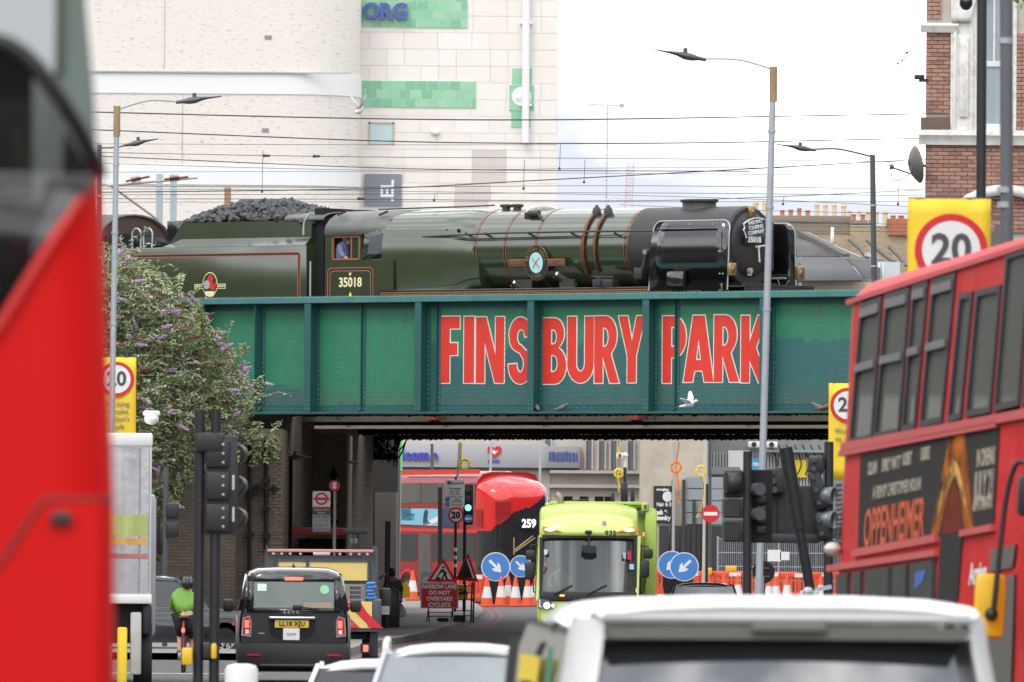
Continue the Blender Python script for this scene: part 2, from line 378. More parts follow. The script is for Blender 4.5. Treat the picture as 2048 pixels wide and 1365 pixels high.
def line(m, pts, w, name='road_marking', dz=.008):
 b = MB(); rings = []
 for i, (x, y) in enumerate(pts):
  x2, y2 = pts[min(i+1, len(pts)-1)]; x1, y1 = pts[max(i-1, 0)]; L = math.hypot(x2-x1, y2-y1); nx, ny = (y2-y1)/L, -(x2-x1)/L
  rings.append([(x-nx*w/2, y-ny*w/2, GZ(y)+dz), (x+nx*w/2, y+ny*w/2, GZ(y)+dz)])
 b.loft(rings, False, False); return b.build(name, m, kind='structure')
for off in (.28, .55): line(REDLINE, [(x+off, y-off*2) for x, y in nose], .1)
line(WLINE, [(-.6, 300), (0, 304), (.6, 308), (1.4, 309)], .7, dz=.01)
line(REDLINE, [(-.9, 288), (-.3, 293), (.2, 296)], .8)
line(WLINE, [(-9.5, 157.5), (-6.9, 157.5), (-4.4, 157.2)], .5)
line(REDLINE, [(-9.5, 188), (-6.2, 188), (-5.2, 187)], .6)
line(REDLINE, [(-9.5, 184.5), (-6.2, 184.5), (-5.2, 183.5)], .6)
for k in range(9): line(YLINE, [(-2.9+k*.33, 190+k*1.2), (-2.75+k*.33, 191.4+k*1.2)], .16)
strip_sheet('road', mat('red_road_surface', (.2, .1, .08), .85, var=.2, scale=1, dirt=.5, dcol=(.1, .08, .075)), lambda y: -2.9, lambda y: -1.2, [176, 180, 184], dz=.004)
# ============================================================ railway bridge
TH = rad(38.5)
B = Fr((5.84, 207, 0), -TH)
ZT, ZB = 8.36, 5.52
br = E('railway_bridge', 'green riveted steel girder railway bridge across the road with red painted letters', 'bridge', B.o, -TH)
TEAL = (.022, .105, .105)
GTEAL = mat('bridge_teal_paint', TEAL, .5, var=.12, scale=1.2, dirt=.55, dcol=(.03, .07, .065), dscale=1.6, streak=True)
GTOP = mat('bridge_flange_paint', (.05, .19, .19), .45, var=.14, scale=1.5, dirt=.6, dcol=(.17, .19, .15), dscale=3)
def webmat(i, thr, invert=False):
 m = bpy.data.materials.new('bridge_web_paint'); m.use_nodes = True; t = m.node_tree; p = t.nodes['Principled BSDF']
 tc = t.nodes.new('ShaderNodeTexCoord'); sx = t.nodes.new('ShaderNodeSeparateXYZ'); t.links.new(tc.outputs['Object'], sx.inputs[0])
 n1 = _n(t, 'ShaderNodeTexNoise', Scale=1.1, Detail=2); t.links.new(tc.outputs['Object'], n1.inputs['Vector'])
 ma = t.nodes.new('ShaderNodeMath'); ma.operation = 'MULTIPLY_ADD'; ma.inputs[1].default_value = 1.1; t.links.new(n1.outputs[0], ma.inputs[0]); t.links.new(sx.outputs[2], ma.inputs[2])
 st = t.nodes.new('ShaderNodeMapRange'); st.inputs[1].default_value = thr+.55-.03; st.inputs[2].default_value = thr+.55+.03; t.links.new(ma.outputs[0], st.inputs[0])
 n2 = _n(t, 'ShaderNodeTexNoise', Scale=2.5, Detail=7, Roughness=.65); t.links.new(tc.outputs['Object'], n2.inputs['Vector'])
 g = t.nodes.new('ShaderNodeMix'); g.data_type = 'RGBA'; g.inputs[6].default_value = (.018, .155, .088, 1); g.inputs[7].default_value = (.04, .24, .135, 1); t.links.new(n2.outputs[0], g.inputs[0])
 h = t.nodes.new('ShaderNodeMix'); h.data_type = 'RGBA'; h.inputs[6].default_value = (.022, .1, .1, 1); h.inputs[7].default_value = (.038, .145, .15, 1); t.links.new(n2.outputs[0], h.inputs[0])
 mx = t.nodes.new('ShaderNodeMix'); mx.data_type = 'RGBA'; t.links.new(st.outputs[0], mx.inputs[0]); t.links.new(h.outputs[2], mx.inputs[6]); t.links.new(g.outputs[2], mx.inputs[7])
 # grime that runs down from the flange and sits on the foot
 mp = t.nodes.new('ShaderNodeMapping'); mp.inputs['Scale'].default_value = (3, 1, .25); t.links.new(tc.outputs['Object'], mp.inputs[0])
 n3 = _n(t, 'ShaderNodeTexNoise', Scale=2.2, Detail=7, Roughness=.7); t.links.new(mp.outputs[0], n3.inputs['Vector'])
 lo = t.nodes.new('ShaderNodeMapRange'); lo.inputs[1].default_value = ZB+.75; lo.inputs[2].default_value = ZB; lo.inputs[3].default_value = 0; lo.inputs[4].default_value = .5; t.links.new(sx.outputs[2], lo.inputs[0])
 rr = t.nodes.new('ShaderNodeMapRange'); rr.inputs[1].default_value = .5; rr.inputs[2].default_value = .8; rr.inputs[4].default_value = .55; t.links.new(n3.outputs[0], rr.inputs[0])
 ad = t.nodes.new('ShaderNodeMath'); ad.operation = 'ADD'; ad.use_clamp = True; t.links.new(lo.outputs[0], ad.inputs[0]); t.links.new(rr.outputs[0], ad.inputs[1])
 m2 = t.nodes.new('ShaderNodeMix'); m2.data_type = 'RGBA'; rs = t.nodes.new('ShaderNodeMix'); rs.data_type = 'RGBA'; rs.inputs[6].default_value = (.08, .11, .095, 1); rs.inputs[7].default_value = (.17, .09, .045, 1); r3 = t.nodes.new('ShaderNodeMapRange'); r3.inputs[1].default_value = .55; r3.inputs[2].default_value = .68; n5 = _n(t, 'ShaderNodeTexNoise', Scale=1.7, Detail=5); t.links.new(mp.outputs[0], n5.inputs['Vector']); t.links.new(n5.outputs[0], r3.inputs[0]); t.links.new(r3.outputs[0], rs.inputs[0]); t.links.new(rs.outputs[2], m2.inputs[7]); t.links.new(ad.outputs[0], m2.inputs[0]); t.links.new(mx.outputs[2], m2.inputs[6])
 t.links.new(m2.outputs[2], p.inputs['Base Color']); p.inputs['Roughness'].default_value = .48
 return m
PW = 3.4475; KL, KR = -7, 3
WY = .34                                            # web stands back from the stiffener edges
WM = [webmat(0, ZB+.72), webmat(1, ZB+.3), webmat(2, ZB+1.55), webmat(3, ZB+1.75), webmat(4, ZB+3.2)]
pick = {-7: 4, -6: 4, -5: 0, -4: 1, -3: 2, -2: 3, -1: 3, 0: 3, 1: 3, 2: 3}
riv = MB()
def rivet(x, y, z, r=.021):
 r *= 1.2
 riv.add([(x-r, y, z), (x, y, z-r), (x+r, y, z), (x, y, z+r), (x, y-r*.8, z)], [(0, 1, 4), (1, 2, 4), (2, 3, 4), (3, 0, 4)])
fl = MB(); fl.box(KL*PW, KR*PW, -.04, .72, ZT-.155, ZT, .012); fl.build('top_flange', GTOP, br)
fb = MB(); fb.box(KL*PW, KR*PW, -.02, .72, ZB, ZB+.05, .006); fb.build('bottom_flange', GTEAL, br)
an = MB(); an.box(KL*PW, KR*PW, WY-.12, WY, ZB+.05, ZB+.075); an.box(KL*PW, KR*PW, WY-.022, WY-.002, ZB+.075, ZB+.2); an.box(KL*PW, KR*PW, WY-.022, WY-.002, ZT-.3, ZT-.16)
an.build('flange_angle', GTEAL, br)
stm = None
for k in range(KL, KR):
 x0, x1 = k*PW+.02, (k+1)*PW-.02
 q = MB(); q.box(x0, x1, WY, WY+.02, ZB+.05, ZT-.155); q.build('web_panel', WM[pick[k]], br)
 q = MB(); q.box(x0+.2, x1-.16, WY-.011, WY-.001, ZB+.21, ZB+.66);
 q.build('splice_plate', WM[pick[k]], br)
 if stm is None:
  q = MB(); q.box(-.0, .2, -.025, .0, ZB+.055, ZT-.16, .004); q.box(.09, .115, .001, WY-.001, ZB+.055, ZT-.16)
  q.box(.116, .2, WY-.025, WY-.002, ZB+.08, ZT-.3); stm = q.build('stiffener', GTEAL, br, loc=(k*PW-.09, 0, 0))
 else: clone(stm, br, (k*PW-.09, 0, 0))
 # thin tee with a curved foot in mid panel
 off = {-5: .5, -4: .42, -3: .1, -1: .19, 1: .5}.get(k)
 if off:
  X = k*PW+off*PW; q = MB()
  dpt = .3 if k == -5 else .09
  q.box(X, X+.02, WY-dpt, WY-.001, ZB+.3, ZT-.16)
  q.prism([(WY-dpt, ZB+.3), (WY-dpt-.0, ZB+.24), (WY-dpt+.03, ZB+.15), (WY-.1, ZB+.09), (WY-.02, ZB+.08), (WY-.02, ZB+.3)], 'x', X, X+.02)
  q.box(X+.021, X+.1, WY-.018, WY-.002, ZB+.22, ZT-.3)
  q.box(X-.03, X+.05, WY-.16, WY-.03, ZB+.076, ZB+.12)
  q.build('tee_stiffener', GTEAL, br)
  for j in range(22): rivet(X+.06, WY-.018, ZB+.3+j*.105, .02)
 cols = {-5: (.74,), -4: (.2, .62, .8), -3: (.36, .68, .86), -2: (.26, .52, .78), -1: (.36, .58, .8), 0: (.38, .6, .8), 1: (.3, .6, .8)}.get(k, (.3, .6))
 for c in cols:
  for j in range(15):
   z = ZB+.74+j*.125
   rivet(k*PW+c*PW-.045, WY, z); rivet(k*PW+c*PW+.045, WY, z)
 for j in range(28):
  x = x0+.26+j*(x1-x0-.46)/27
  for r_, z in enumerate((.62, .53, .44)): rivet(x+(r_ % 2)*.05, WY-.011, ZB+z, .017)
  if j % 2 == 0: rivet(x, WY-.022, ZB+.14, .019)
  if j % 7 in (1, 2): rivet(x, WY-.011, ZB+.34, .02); rivet(x, WY-.011, ZB+.25, .02)
 for j in range(20): rivet(k*PW+.07, WY-.025, ZB+.25+j*.115, .024)
 for j in range(3): rivet(k*PW-.04, -.025, ZB+.12+j*.1, .02); rivet(k*PW+.06, -.025, ZB+.12+j*.1, .02)
x = KL*PW
while x < KR*PW:
 riv.box(x, x+.03, 0, .03, ZT, ZT+.022); x += .1
riv.build('rivet', GTOP, br, smooth=0, kind='stuff')
# ---- painted letters
LR = mat('letter_red_paint', (.72, .035, .022), .5, var=.1, scale=3, dirt=.55, dcol=(.42, .1, .07), dscale=4, streak=True); LW = mat('letter_white_paint', (.8, .79, .77), .5, var=.08, dirt=.5, dcol=(.35, .45, .42), dscale=5)
def arc(cx, cy, rx, ry, a0, a1, n=10): return [(cx+rx*math.cos(rad(a0+(a1-a0)*k/n)), cy+ry*math.sin(rad(a0+(a1-a0)*k/n))) for k in range(n+1)]
# unit letters: width about .5, height 1.  stroke .17
G = {
 'F': [[(0, 0), (.2, 0), (.2, .42), (.38, .42), (.38, .6), (.2, .6), (.2, .82), (.43, .82), (.43, 1), (0, 1)]],
 'I': [[(0, 0), (.19, 0), (.19, 1), (0, 1)]],
 'N': [[(0, 0), (.17, 0), (.17, .62), (.38, 0), (.56, 0), (.56, 1), (.39, 1), (.39, .42), (.2, 1), (0, 1)]],
 'S': [arc(.24, .27, .24, .27, 180, 360, 10)+[(.48, .32)]+arc(.27, .32, .21, .2, 0, 70, 4)+[(.25, .58)]+arc(.25, .7, .08, .12, 250, 60, 8)+arc(.25, .71, .08, .12, 60, 0, 2)+[(.47, .7)]+arc(.24, .73, .23, .27, 5, 180, 10)+[(.02, .7)]+arc(.23, .68, .21, .2, 190, 250, 4)+[(.24, .46)]+arc(.24, .3, .075, .13, 80, -180, 10)+[(0, .29)]],
 'B': [[(0, 0)]+arc(.27, .28, .25, .28, -90, 70, 8)+[(.34, .54)]+arc(.25, .77, .22, .23, -50, 90, 8)+[(0, 1)], [(.18, .18), (.18, .44)]+arc(.24, .31, .09, .13, 90, -90, 6), [(.18, .6), (.18, .83)]+arc(.23, .715, .08, .115, 90, -90, 6)],
 'U': [[(0, 1), (0, .28)]+arc(.27, .28, .27, .28, 180, 360, 12)+[(.54, 1), (.36, 1), (.36, .3)]+arc(.27, .29, .09, .12, 0, -180, 8)+[(.18, 1)]],
 'R': [[(0, 0), (.18, 0), (.18, .4), (.34, 0), (.54, 0), (.36, .43)]+arc(.24, .71, .25, .29, -50, 90, 8)+[(0, 1)], [(.18, .54), (.18, .83)]+arc(.22, .685, .09, .145, 90, -90, 6)],
 'Y': [[(.17, 0), (.35, 0), (.35, .4), (.54, 1), (.36, 1), (.26, .62), (.17, 1), (-.02, 1), (.17, .4)]],
 'P': [[(0, 0), (.18, 0), (.18, .38)]+arc(.24, .69, .25, .31, -90, 90, 10)+[(0, 1)], [(.18, .54), (.18, .84)]+arc(.22, .69, .09, .15, 90, -90, 6)],
 'A': [[(-.02, 0), (.16, 0), (.2, .17), (.36, .17), (.4, 0), (.58, 0), (.4, 1), (.17, 1)], [(.23, .33), (.28, .66), (.33, .33)]],
 'K': [[(0, 0), (.18, 0), (.18, .34), (.38, 0), (.58, 0), (.32, .52), (.56, 1), (.36, 1), (.18, .6), (.18, 1), (0, 1)]]}
spots = [('F', 883, 919, 634, 766), ('I', 929, 948, 634, 766), ('N', 953, 1008, 635, 766), ('S', 1018, 1064, 635, 768), ('B', 1087, 1132, 637, 768), ('U', 1136, 1187, 634, 766), ('R', 1190, 1238, 633, 766), ('Y', 1238, 1290, 633, 765),
         ('P', 1326, 1372, 633, 766), ('A', 1368, 1427, 632, 764), ('R', 1429, 1478, 631, 764), ('K', 1483, 1536, 632, 765)]
for ch, u0, u1, v0, v1 in spots:
 xa, zt = B.on_y(u0, v0, WY-.003); xb, zb = B.on_y(u1, v1, WY-.003)
 g = G[ch]; mn = min(p[0] for p in g[0]); mxx = max(p[0] for p in g[0]); hh = zt-zb; sc = (xb-xa)/(mxx-mn)
 pl = [[((p[0]-mn)*sc, p[1]*hh) for p in r] for r in g]
 c = CURVE(pl, LW, 'letter', br, (xa, WY-.005, zb), ex=.003, off=.028)
 CURVE(pl, LR, 'letter_face', c, (0, 0, .007), rot=(0, 0, 0), ex=.003)
# ---- the rest of the deck: further girders, cross beams and the gap between the decks
SOOT = mat('sooty_steel', (.035, .034, .03), .8, var=.35, scale=2, dirt=.5, dcol=(.1, .09, .07))
OLDG = mat('weathered_steel', (.1, .1, .08), .75, var=.3, scale=2.5, dirt=.7, dcol=(.16, .13, .09), dscale=2)
RUST = mat('red_oxide', (.3, .06, .035), .7, var=.25, scale=6)
CONC = mat('stained_concrete', (.24, .215, .17), .85, var=.2, scale=1.5, dirt=.5, dcol=(.12, .1, .08))
def deck(y0, y1, zb):
 d0, d1 = -y0*.795, -y1*.795; q = MB(); q.prism([(KL*PW-3+d0, y0+.1), (KR*PW+d0, y0+.1), (KR*PW+d1, y1-.1), (KL*PW-3+d1, y1-.1)], 'z', zb+1.0, zb+1.25)
 q.build('deck_slab', SOOT, br)
 for k in range(KL*2-2, KR*2):
  q = MB(); X = k*PW/2+.3+(d0+d1)/2; q.box(X, X+.03, y0+.2, y1-.2, zb+.28, zb+1.0); q.box(X-.13, X+.16, y0+.2, y1-.2, zb+.25, zb+.28); q.build('cross_beam', SOOT, br)
def girder(y, zb, h, m, name='girder'):
 d = -y*.795; xa, xb = KL*PW-3+d, KR*PW+d
 q = MB(); q.box(xa, xb, y, y+.025, zb+.04, zb+h); q.box(xa, xb, y-.2, y+.22, zb, zb+.04); q.box(xa, xb, y-.2, y+.22, zb+h, zb+h+.05)
 for k in range(KL, KR): q.box(k*PW+.6+d, k*PW+.64+d, y-.18, y, zb+.04, zb+h)
 return q.build(name, m, br)
deck(.36, 8.6, ZB+.0)
girder(8.8, ZB+.1, 1.4, SOOT)
girder(12, ZB-.02, 1.5, OLDG)
for k in (-5.3, -3.35, -1.45, .45):
 q = MB(); q.box(k*PW-8, k*PW-7.62, 11.6, 11.97, ZB+.02, ZB+.3); q.build('bearing_block', RUST, br)
deck(12.1, 20, ZB+.0); girder(20.2, ZB, 1.4, SOOT)
girder(23.4, ZB-.05, 1.3, CONC); deck(23.6, 29.5, ZB+.1); girder(29.6, ZB-.12, 1.4, SOOT)
girder(32.8, ZB-.1, 1.2, CONC); deck(33, 39.5, ZB+.1); girder(39.7, ZB-.14, 1.4, SOOT)
# ragged drip fringe of old netting along two soffits
fr_ = MB()
for y, zb in ((29.4, ZB-.12), (39.5, ZB-.14), (8.6, ZB+.1)):
 x = -25-y*.795
 while x < 9-y*.795:
  wd = random.uniform(.1, .3); d = random.uniform(.02, .06); fr_.add([(x, y, zb), (x+wd, y, zb), (x+wd*.8, y-.01, zb-d*.6), (x+wd*.4, y, zb-d)], [(0, 1, 2, 3)]); x += wd*.8
fr_.build('netting_fringe', BLACKM, br, smooth=0, kind='stuff')
# parapet and ballast between the tracks, out of sight behind the girder
q = MB(); q.prism([(KL*PW-3, .72), (KR*PW, .72), (KR*PW-6.8, 8.5), (KL*PW-9.8, 8.5)], 'z', ZB+1.26, ZB+1.36); q.build('ballast', mat('ballast', (.16, .14, .12), .95, var=.3, scale=8), br)
# ============================================================ brick abutments under the bridge
SOOTBRICK = brickmat('sooty_brick', ((.15, .115, .09), (.19, .145, .11), (.05, .042, .036)), (.1, .09, .078), .235, .08, streaky=.6, dirt=.75, dcol=(.035, .03, .027), bump=.5)
PALEB = mat('lit_pier_brick', (.3, .265, .23), .85, var=.25, scale=4, dirt=.6, dcol=(.12, .1, .085), dscale=1, streak=True)  # pale base colour stands in for daylight falling between the decks
def pier(u0, u1, Y, depth, v_top, name_label, m=SOOTBRICK, courses=True):
 a, b2 = P(u0, 1200, Y), P(u1, 1200, Y); zt = P((u0+u1)/2, v_top, Y).z
 t = E('bridge_pier', name_label, 'pier', ((a.x+b2.x)/2, Y, GZ(Y)))
 h = zt-GZ(Y); w2 = (b2.x-a.x)/2
 q = MB(); q.box(-w2, w2, .03, depth, -.1, h); q.build('core', m, t)
 if courses:                      # individual brick faces, slightly proud and uneven
  lay = []; bw, bh = .225, .075; nr = int(h/bh); ncol = int(2*w2/bw)
  rest = MB(); cnt = 0
  cells = [(r, c) for r in range(nr) for c in range(ncol+1)]
  random.Random(5).shuffle(cells)
  for r, c in cells:
   x0 = -w2+c*bw+(bw/2 if r % 2 else 0)-bw/2; x1 = min(x0+bw-.012, w2); x0 = max(x0, -w2)
   if x1-x0 < .03: continue
   z0 = r*bh; d = random.uniform(-.002, .006)
   rest.box(x0, x1, -d, .035, z0, z0+bh-.009)
  rest.build('brick', m, t, smooth=0, kind='stuff')
 return t
pier(470, 562, 211, 6, 858, 'sooty brick bridge pier under the left end of the girder, nearest the bush')
pier(626, 692, 236, 8, 868, 'pale streaked brick pier behind the bus stop flag', PALEB, True)
t = E('retaining_wall', 'dark soot stained brick wall along the pavement under the bridge', 'wall', (0, 0, 0))
q = MB()
for (u0, Y0, u1, Y1, vt) in ((562, 224, 626, 236, 850), (690, 246, 745, 262, 860)):
 a, b2 = P(u0, 1200, Y0), P(u1, 1200, Y1); q.add([(a.x, Y0, 0), (b2.x, Y1, 0), (b2.x, Y1, 6.4), (a.x, Y0, 6.4), (a.x-3, Y0+.2, 0), (b2.x-3, Y1+3, 0), (b2.x-3, Y1+3, 6.4), (a.x-3, Y0+.2, 6.4)],
  [(0, 1, 2, 3), (0, 4, 7, 3), (1, 5, 6, 2), (4, 5, 6, 7), (3, 2, 6, 7)])
q.build('brickwork', SOOTBRICK, t)
a = P(742, 1200, 270); b2 = P(796, 1200, 270)
pier(748, 792, 268, 5, 985, 'narrow pale stone pier at the far mouth of the underpass', mat('pale_pier', (.3, .26, .245), .85, var=.15, dirt=.4, streak=True), False)
t = E('cable_bundle', 'black sagging cables bundled under the far end of the bridge', 'cables', P(770, 900, 262))
q = MB()
for k in range(26):
 x = random.uniform(-1.2, .42); q.tube(smooth_path([(x-.5, random.uniform(-.4, .4), .35), (x, 0, random.uniform(-.35, .0)), (x+.3, random.uniform(-.3, .3), .36)], 5), .022, 5)
for k in range(12):
 x = random.uniform(-.1, .42); q.tube([(x, 0, .4), (x+random.uniform(-.05, .05), 0, random.uniform(-.5, -.3))], .014, 5)
q.box(-1.2, .35, -.2, .3, -.3, -.12, .05)
q.build('cable', BLACKM, t)
pier(740, 794, 269.5, 6, 860, 'black pier end filling the dark void at the far mouth of the underpass', SOOT, False)  # black block stands in for the dark void above the pale pier
# pipes and clamps on the pier faces
def wall_pipe(u, v0, v1, Y, m=BLACKM, r=.05, label='thin black conduit clipped to the sooty brick pier'):
 a = P(u, v0, Y); b2 = P(u, v1, Y); q = MB(); q.cyl((0, 0, 0), b2-a, r, n=8)
 for k in range(4): c = (b2-a)*(k+.5)/4; q.box(c.x-.1, c.x+.1, -.06, .06, c.z-.05, c.z+.05)
 q.build('drain_pipe', m, None, loc=a, label=label, cat='pipe')
wall_pipe(499, 870, 1190, 210.85); wall_pipe(532, 880, 1100, 210.85, label='short black conduit beside the drain pipe on the left pier')
wall_pipe(668, 935, 1060, 235.8, label='black conduit on the pale pier behind the bus stop pole')
for (u, v, od) in ((500, 975, 'first'), (517, 976, 'second'), (533, 977, 'third'), (548, 978, 'fourth')):
 q = MB(); q.box(-.1, .1, -.16, 0, -.05, .05, .02); q.box(-.03, .03, -.2, -.05, -.14, .1, .01); q.build('cable_bracket', BLACKM, None, loc=P(u, v, 210.9), label=od+' small black cable bracket from the left across the brick pier', cat='bracket', group='cable brackets on the pier')
# ============================================================ steam locomotive
OFF = 2.9
ox, oz = B.on_y(1499, 494.5, OFF)
LO = B.o + B.a*ox + B.n*OFF
RAIL = oz - 2.95
Lf = Fr((LO.x, LO.y, RAIL), -TH)
def L(u, v, lat): return Lf.on_y(u, v, lat)
def LX(u, lat): return Lf.on_y(u, 500, lat)[0]
lo = E('steam_locomotive', 'dark green steam locomotive with black smokebox and oval nameplate on the bridge', 'locomotive', Lf.o, -TH)
LG = mat('loco_green', (.03, .044, .018), .2, var=.12, scale=2, coat=1, spec=.6, rvar=.06, cior=1.75, crough=.16)
LGR = mat('loco_roof_grey', (.13, .14, .13), .5, var=.2, scale=3, dirt=.4)
LK = mat('smokebox_black', (.03, .028, .028), .5, var=.2, scale=5, dirt=.3, dcol=(.06, .05, .045))
LKG = mat('loco_gloss_black', (.008, .008, .011), .1, var=.1, coat=1, spec=.5, rvar=.04, cior=1.6, crough=.12)
LOR = mat('lining_orange', (.4, .12, .055), .5, var=.05)
COPPER = mat('copper_pipe', (.2, .085, .055), .4, .6, var=.25, scale=8)
BRASS = mat('brass', (.4, .28, .13), .35, .8, var=.15)
CREAM = mat('cream_lettering', (.82, .74, .42), .5, var=.03)
WOOD = mat('varnished_wood', (.3, .12, .045), .35, var=.2, scale=20, coat=.4)
AZ = 2.95; R0 = .975
def ringx(x, r, az=AZ, n=40): return [(x, r*math.sin(2*PI*k/n), az+r*math.cos(2*PI*k/n)) for k in range(n)]
xj = LX(1253, -R0)                                     # smokebox / boiler joint
q = MB(); q.loft([ringx(0, R0-.03), ringx(-.03, R0), ringx(xj+.02, R0)]); sb = q.build('smokebox', LK, lo)
q = MB(); q.loft([ringx(0, R0-.03), ringx(.02, R0-.04), ringx(.02, .78)]); q.lathe([(.77, .0), (.77, .035), (.74, .06), (.6, .12), (.4, .17), (.2, .19), (.01, .2)], (0, 0, AZ+.06), 'x', 40); dr = q.build('smokebox_door', LK, lo)
q = MB()
for k in range(44): a = 2*PI*k/44; q.ball((.005, (R0-.1)*math.sin(a), AZ+(R0-.1)*math.cos(a)), .018, 6)
q.build('rivet', LK, sb, kind='stuff')
# door furniture
q = MB(); q.cyl((.2, 0, AZ), (.3, 0, AZ), .035, n=10); q.beam((.27, 0, AZ), (.28, .03, AZ-.36), .03, .03); q.beam((.3, 0, AZ+.02), (.3, .36, AZ+.05), .03, .03); q.build('door_handle', WHITE, dr)
q = MB(); q.box(.1, .14, .72, .78, AZ-.55, AZ+.6, .01); q.box(.1, .13, .3, .8, AZ+.42, AZ+.47); q.box(.1, .13, .3, .8, AZ-.42, AZ-.37); q.build('door_hinge', LK, dr)
def lamp(x, y, z, s=.11):
 q = MB(); q.box(x-.02, x+.1, y-s, y+s, z-s*1.35, z+s*1.35, .015); l = q.build('marker_lamp', BRASS, lo)
 q = MB(); q.cyl((x+.1, y, z), (x+.13, y, z), s*.6, n=14); q.build('lens', CHROME, l)
yy, zz = Lf.on_x(1501, 424, .05); lamp(.05, yy, zz, .1)
yy, zz = Lf.on_x(1461, 539, .5); lamp(.5, yy, zz, .11)
yy, zz = Lf.on_x(1597, 547, .9); lamp(.9, yy, zz, .12)
# headboard and number plate on the door
HB = E('headboard', None, None); HB.parent = lo
HB.scale = (.86,)*3; y0, z0 = Lf.on_x(1511, 456, .32); HB.location = (.32, y0, z0); HB.rotation_euler = (0, rad(-8), PI/2)
hp = arc(0, -1.0, 1.28, 1.28, 66, 114, 8)+[(-.48, .06), (-.55, .0), (-.5, -.08)]+[(-.44, -.24)]+arc(0, -1.0, .88, .88, 114, 66, 8)[1:-1]+[(.44, -.24), (.5, -.08), (.55, 0), (.48, .06)]
NAVY = mat('headboard_navy', (.03, .045, .075), .4, var=.08)
hp2 = [(p[0]*.94, p[1]*.92-.002) for p in hp]
q = MB(); q.prism(hp, 'y', 0, .03); q.build('rim', WHITE, HB); q = MB(); q.prism(hp2, 'y', -.012, .01); q.build('plate', NAVY, HB)
for i, s in enumerate(('RAILWAY', 'TOURING', 'COMPANY')): TXT(s, .11, WHITE, HB, (0, -.016, .155-.14*i), bold=.003, sx=1.0)
y1, z1 = Lf.on_x(1510, 480.5, .3); q = MB(); q.box(.24, .28, y1-.36, y1+.36, z1-.1, z1+.1, .01); npl = q.build('number_plate', LKG, lo)
TXT('35018', .13, WHITE, npl, (.285, y1, z1), bold=.008, rot=(PI/2, 0, PI/2), sx=1.15)
q = MB(); yb, zb = Lf.on_x(1500, 542, .2); q.cyl((.16, yb, zb), (.24, yb, zb), .07, n=10); q.box(.18, .22, yb-.08, yb+.05, zb-.12, zb-.06); q.build('shed_plate', STEEL, lo)
# chimney
xc = LX(1398, 0); q = MB(); zt_ = AZ+R0
for sgn in (1,):
 pr = []
 for zz_, rx, ry in ((zt_-.25, .62, .48), (zt_-.06, .48, .36), (zt_+.03, .44, .33), (zt_+.1, .44, .33), (zt_+.12, .5, .38), (zt_+.17, .5, .38), (zt_+.18, .4, .3), (zt_-.05, .38, .28)):
  pr.append([(xc+rx*math.cos(2*PI*k/28), ry*math.sin(2*PI*k/28), zz_) for k in range(28)])
 q.loft(pr)
q.build('chimney', LK, lo)
# boiler barrel, gently tapered to the firebox
xb_ = LX(951, -R0)
q = MB(); q.loft([ringx(xj+.02, R0-.012), ringx(xb_-.3, R0+.03)]); bo = q.build('boiler', LG, lo)
def rad_at(x): return R0-.012+(x-xj)/(xb_-xj)*.04
for u in (951, 1010, 1072, 1163, 1249):
 x = LX(u, -R0); r = rad_at(x)
 q = MB(); q.m = 0
 q.loft([ringx(x-.026, r+.002), ringx(x-.026, r+.008), ringx(x+.026, r+.008), ringx(x+.026, r+.002)], True, False); bn = q.build('boiler_band', LKG, lo)
 q = MB()
 for d in (-.038, .028): q.loft([ringx(x+d, r), ringx(x+d, r+.01), ringx(x+d+.01, r+.01), ringx(x+d+.01, r)], True, False)
 q.build('lining', LOR, bn)
# firebox cladding: wide shoulders, flat flanks
def sec(x, hw, zt, zb, e=2.6, n=40):
 out = []
 for k in range(n):
  a = 2*PI*k/n; c, s_ = math.cos(a), math.sin(a)
  zc = 2.85; hz = (zt-zc) if c > 0 else (zc-zb)
  ee = e if c > 0 else 5
  out.append((x, hw*math.copysign(abs(s_)**(2/ee), s_), zc+hz*math.copysign(abs(c)**(2/ee), c)))
 return out
xfa = LX(790, -1.12); FBT = AZ+R0+.03
q = MB(); q.loft([sec(xb_+.12, .99, FBT-.01, 1.98, 2.0), sec(xb_-.2, 1.02, FBT+.015, 1.95, 2.15), sec(xb_-.5, 1.1, FBT+.03, 1.75, 2.35), sec(xb_-1.1, 1.15, FBT+.03, 1.5, 2.5), sec(xfa-.25, 1.335, FBT+.02, 1.4, 2.6)])
fb_ = q.build('firebox', LG, lo, smooth=60)
for u, v in ((800, 467), (824, 466.5), (847, 465.5), (871, 464.5), (894, 462.5), (917, 461.5)):
 x, z = L(u, v, -1.02); q = MB(); q.cyl((x, -1.03, z), (x, -.9, z), .045, n=10); q.build('washout_plug', LKG, fb_)
# seam bands on the cladding
for x in (xfa+.9, xfa+.02):
 q = MB(); q.loft([[(p[0]+d, p[1]*1.004, 2.85+(p[2]-2.85)*1.004) for p in sec(x, 1.175, FBT+.03, 1.45, 2.55)] for d in (-.012, .012)], True, False); q.build('cladding_band', LG, fb_)
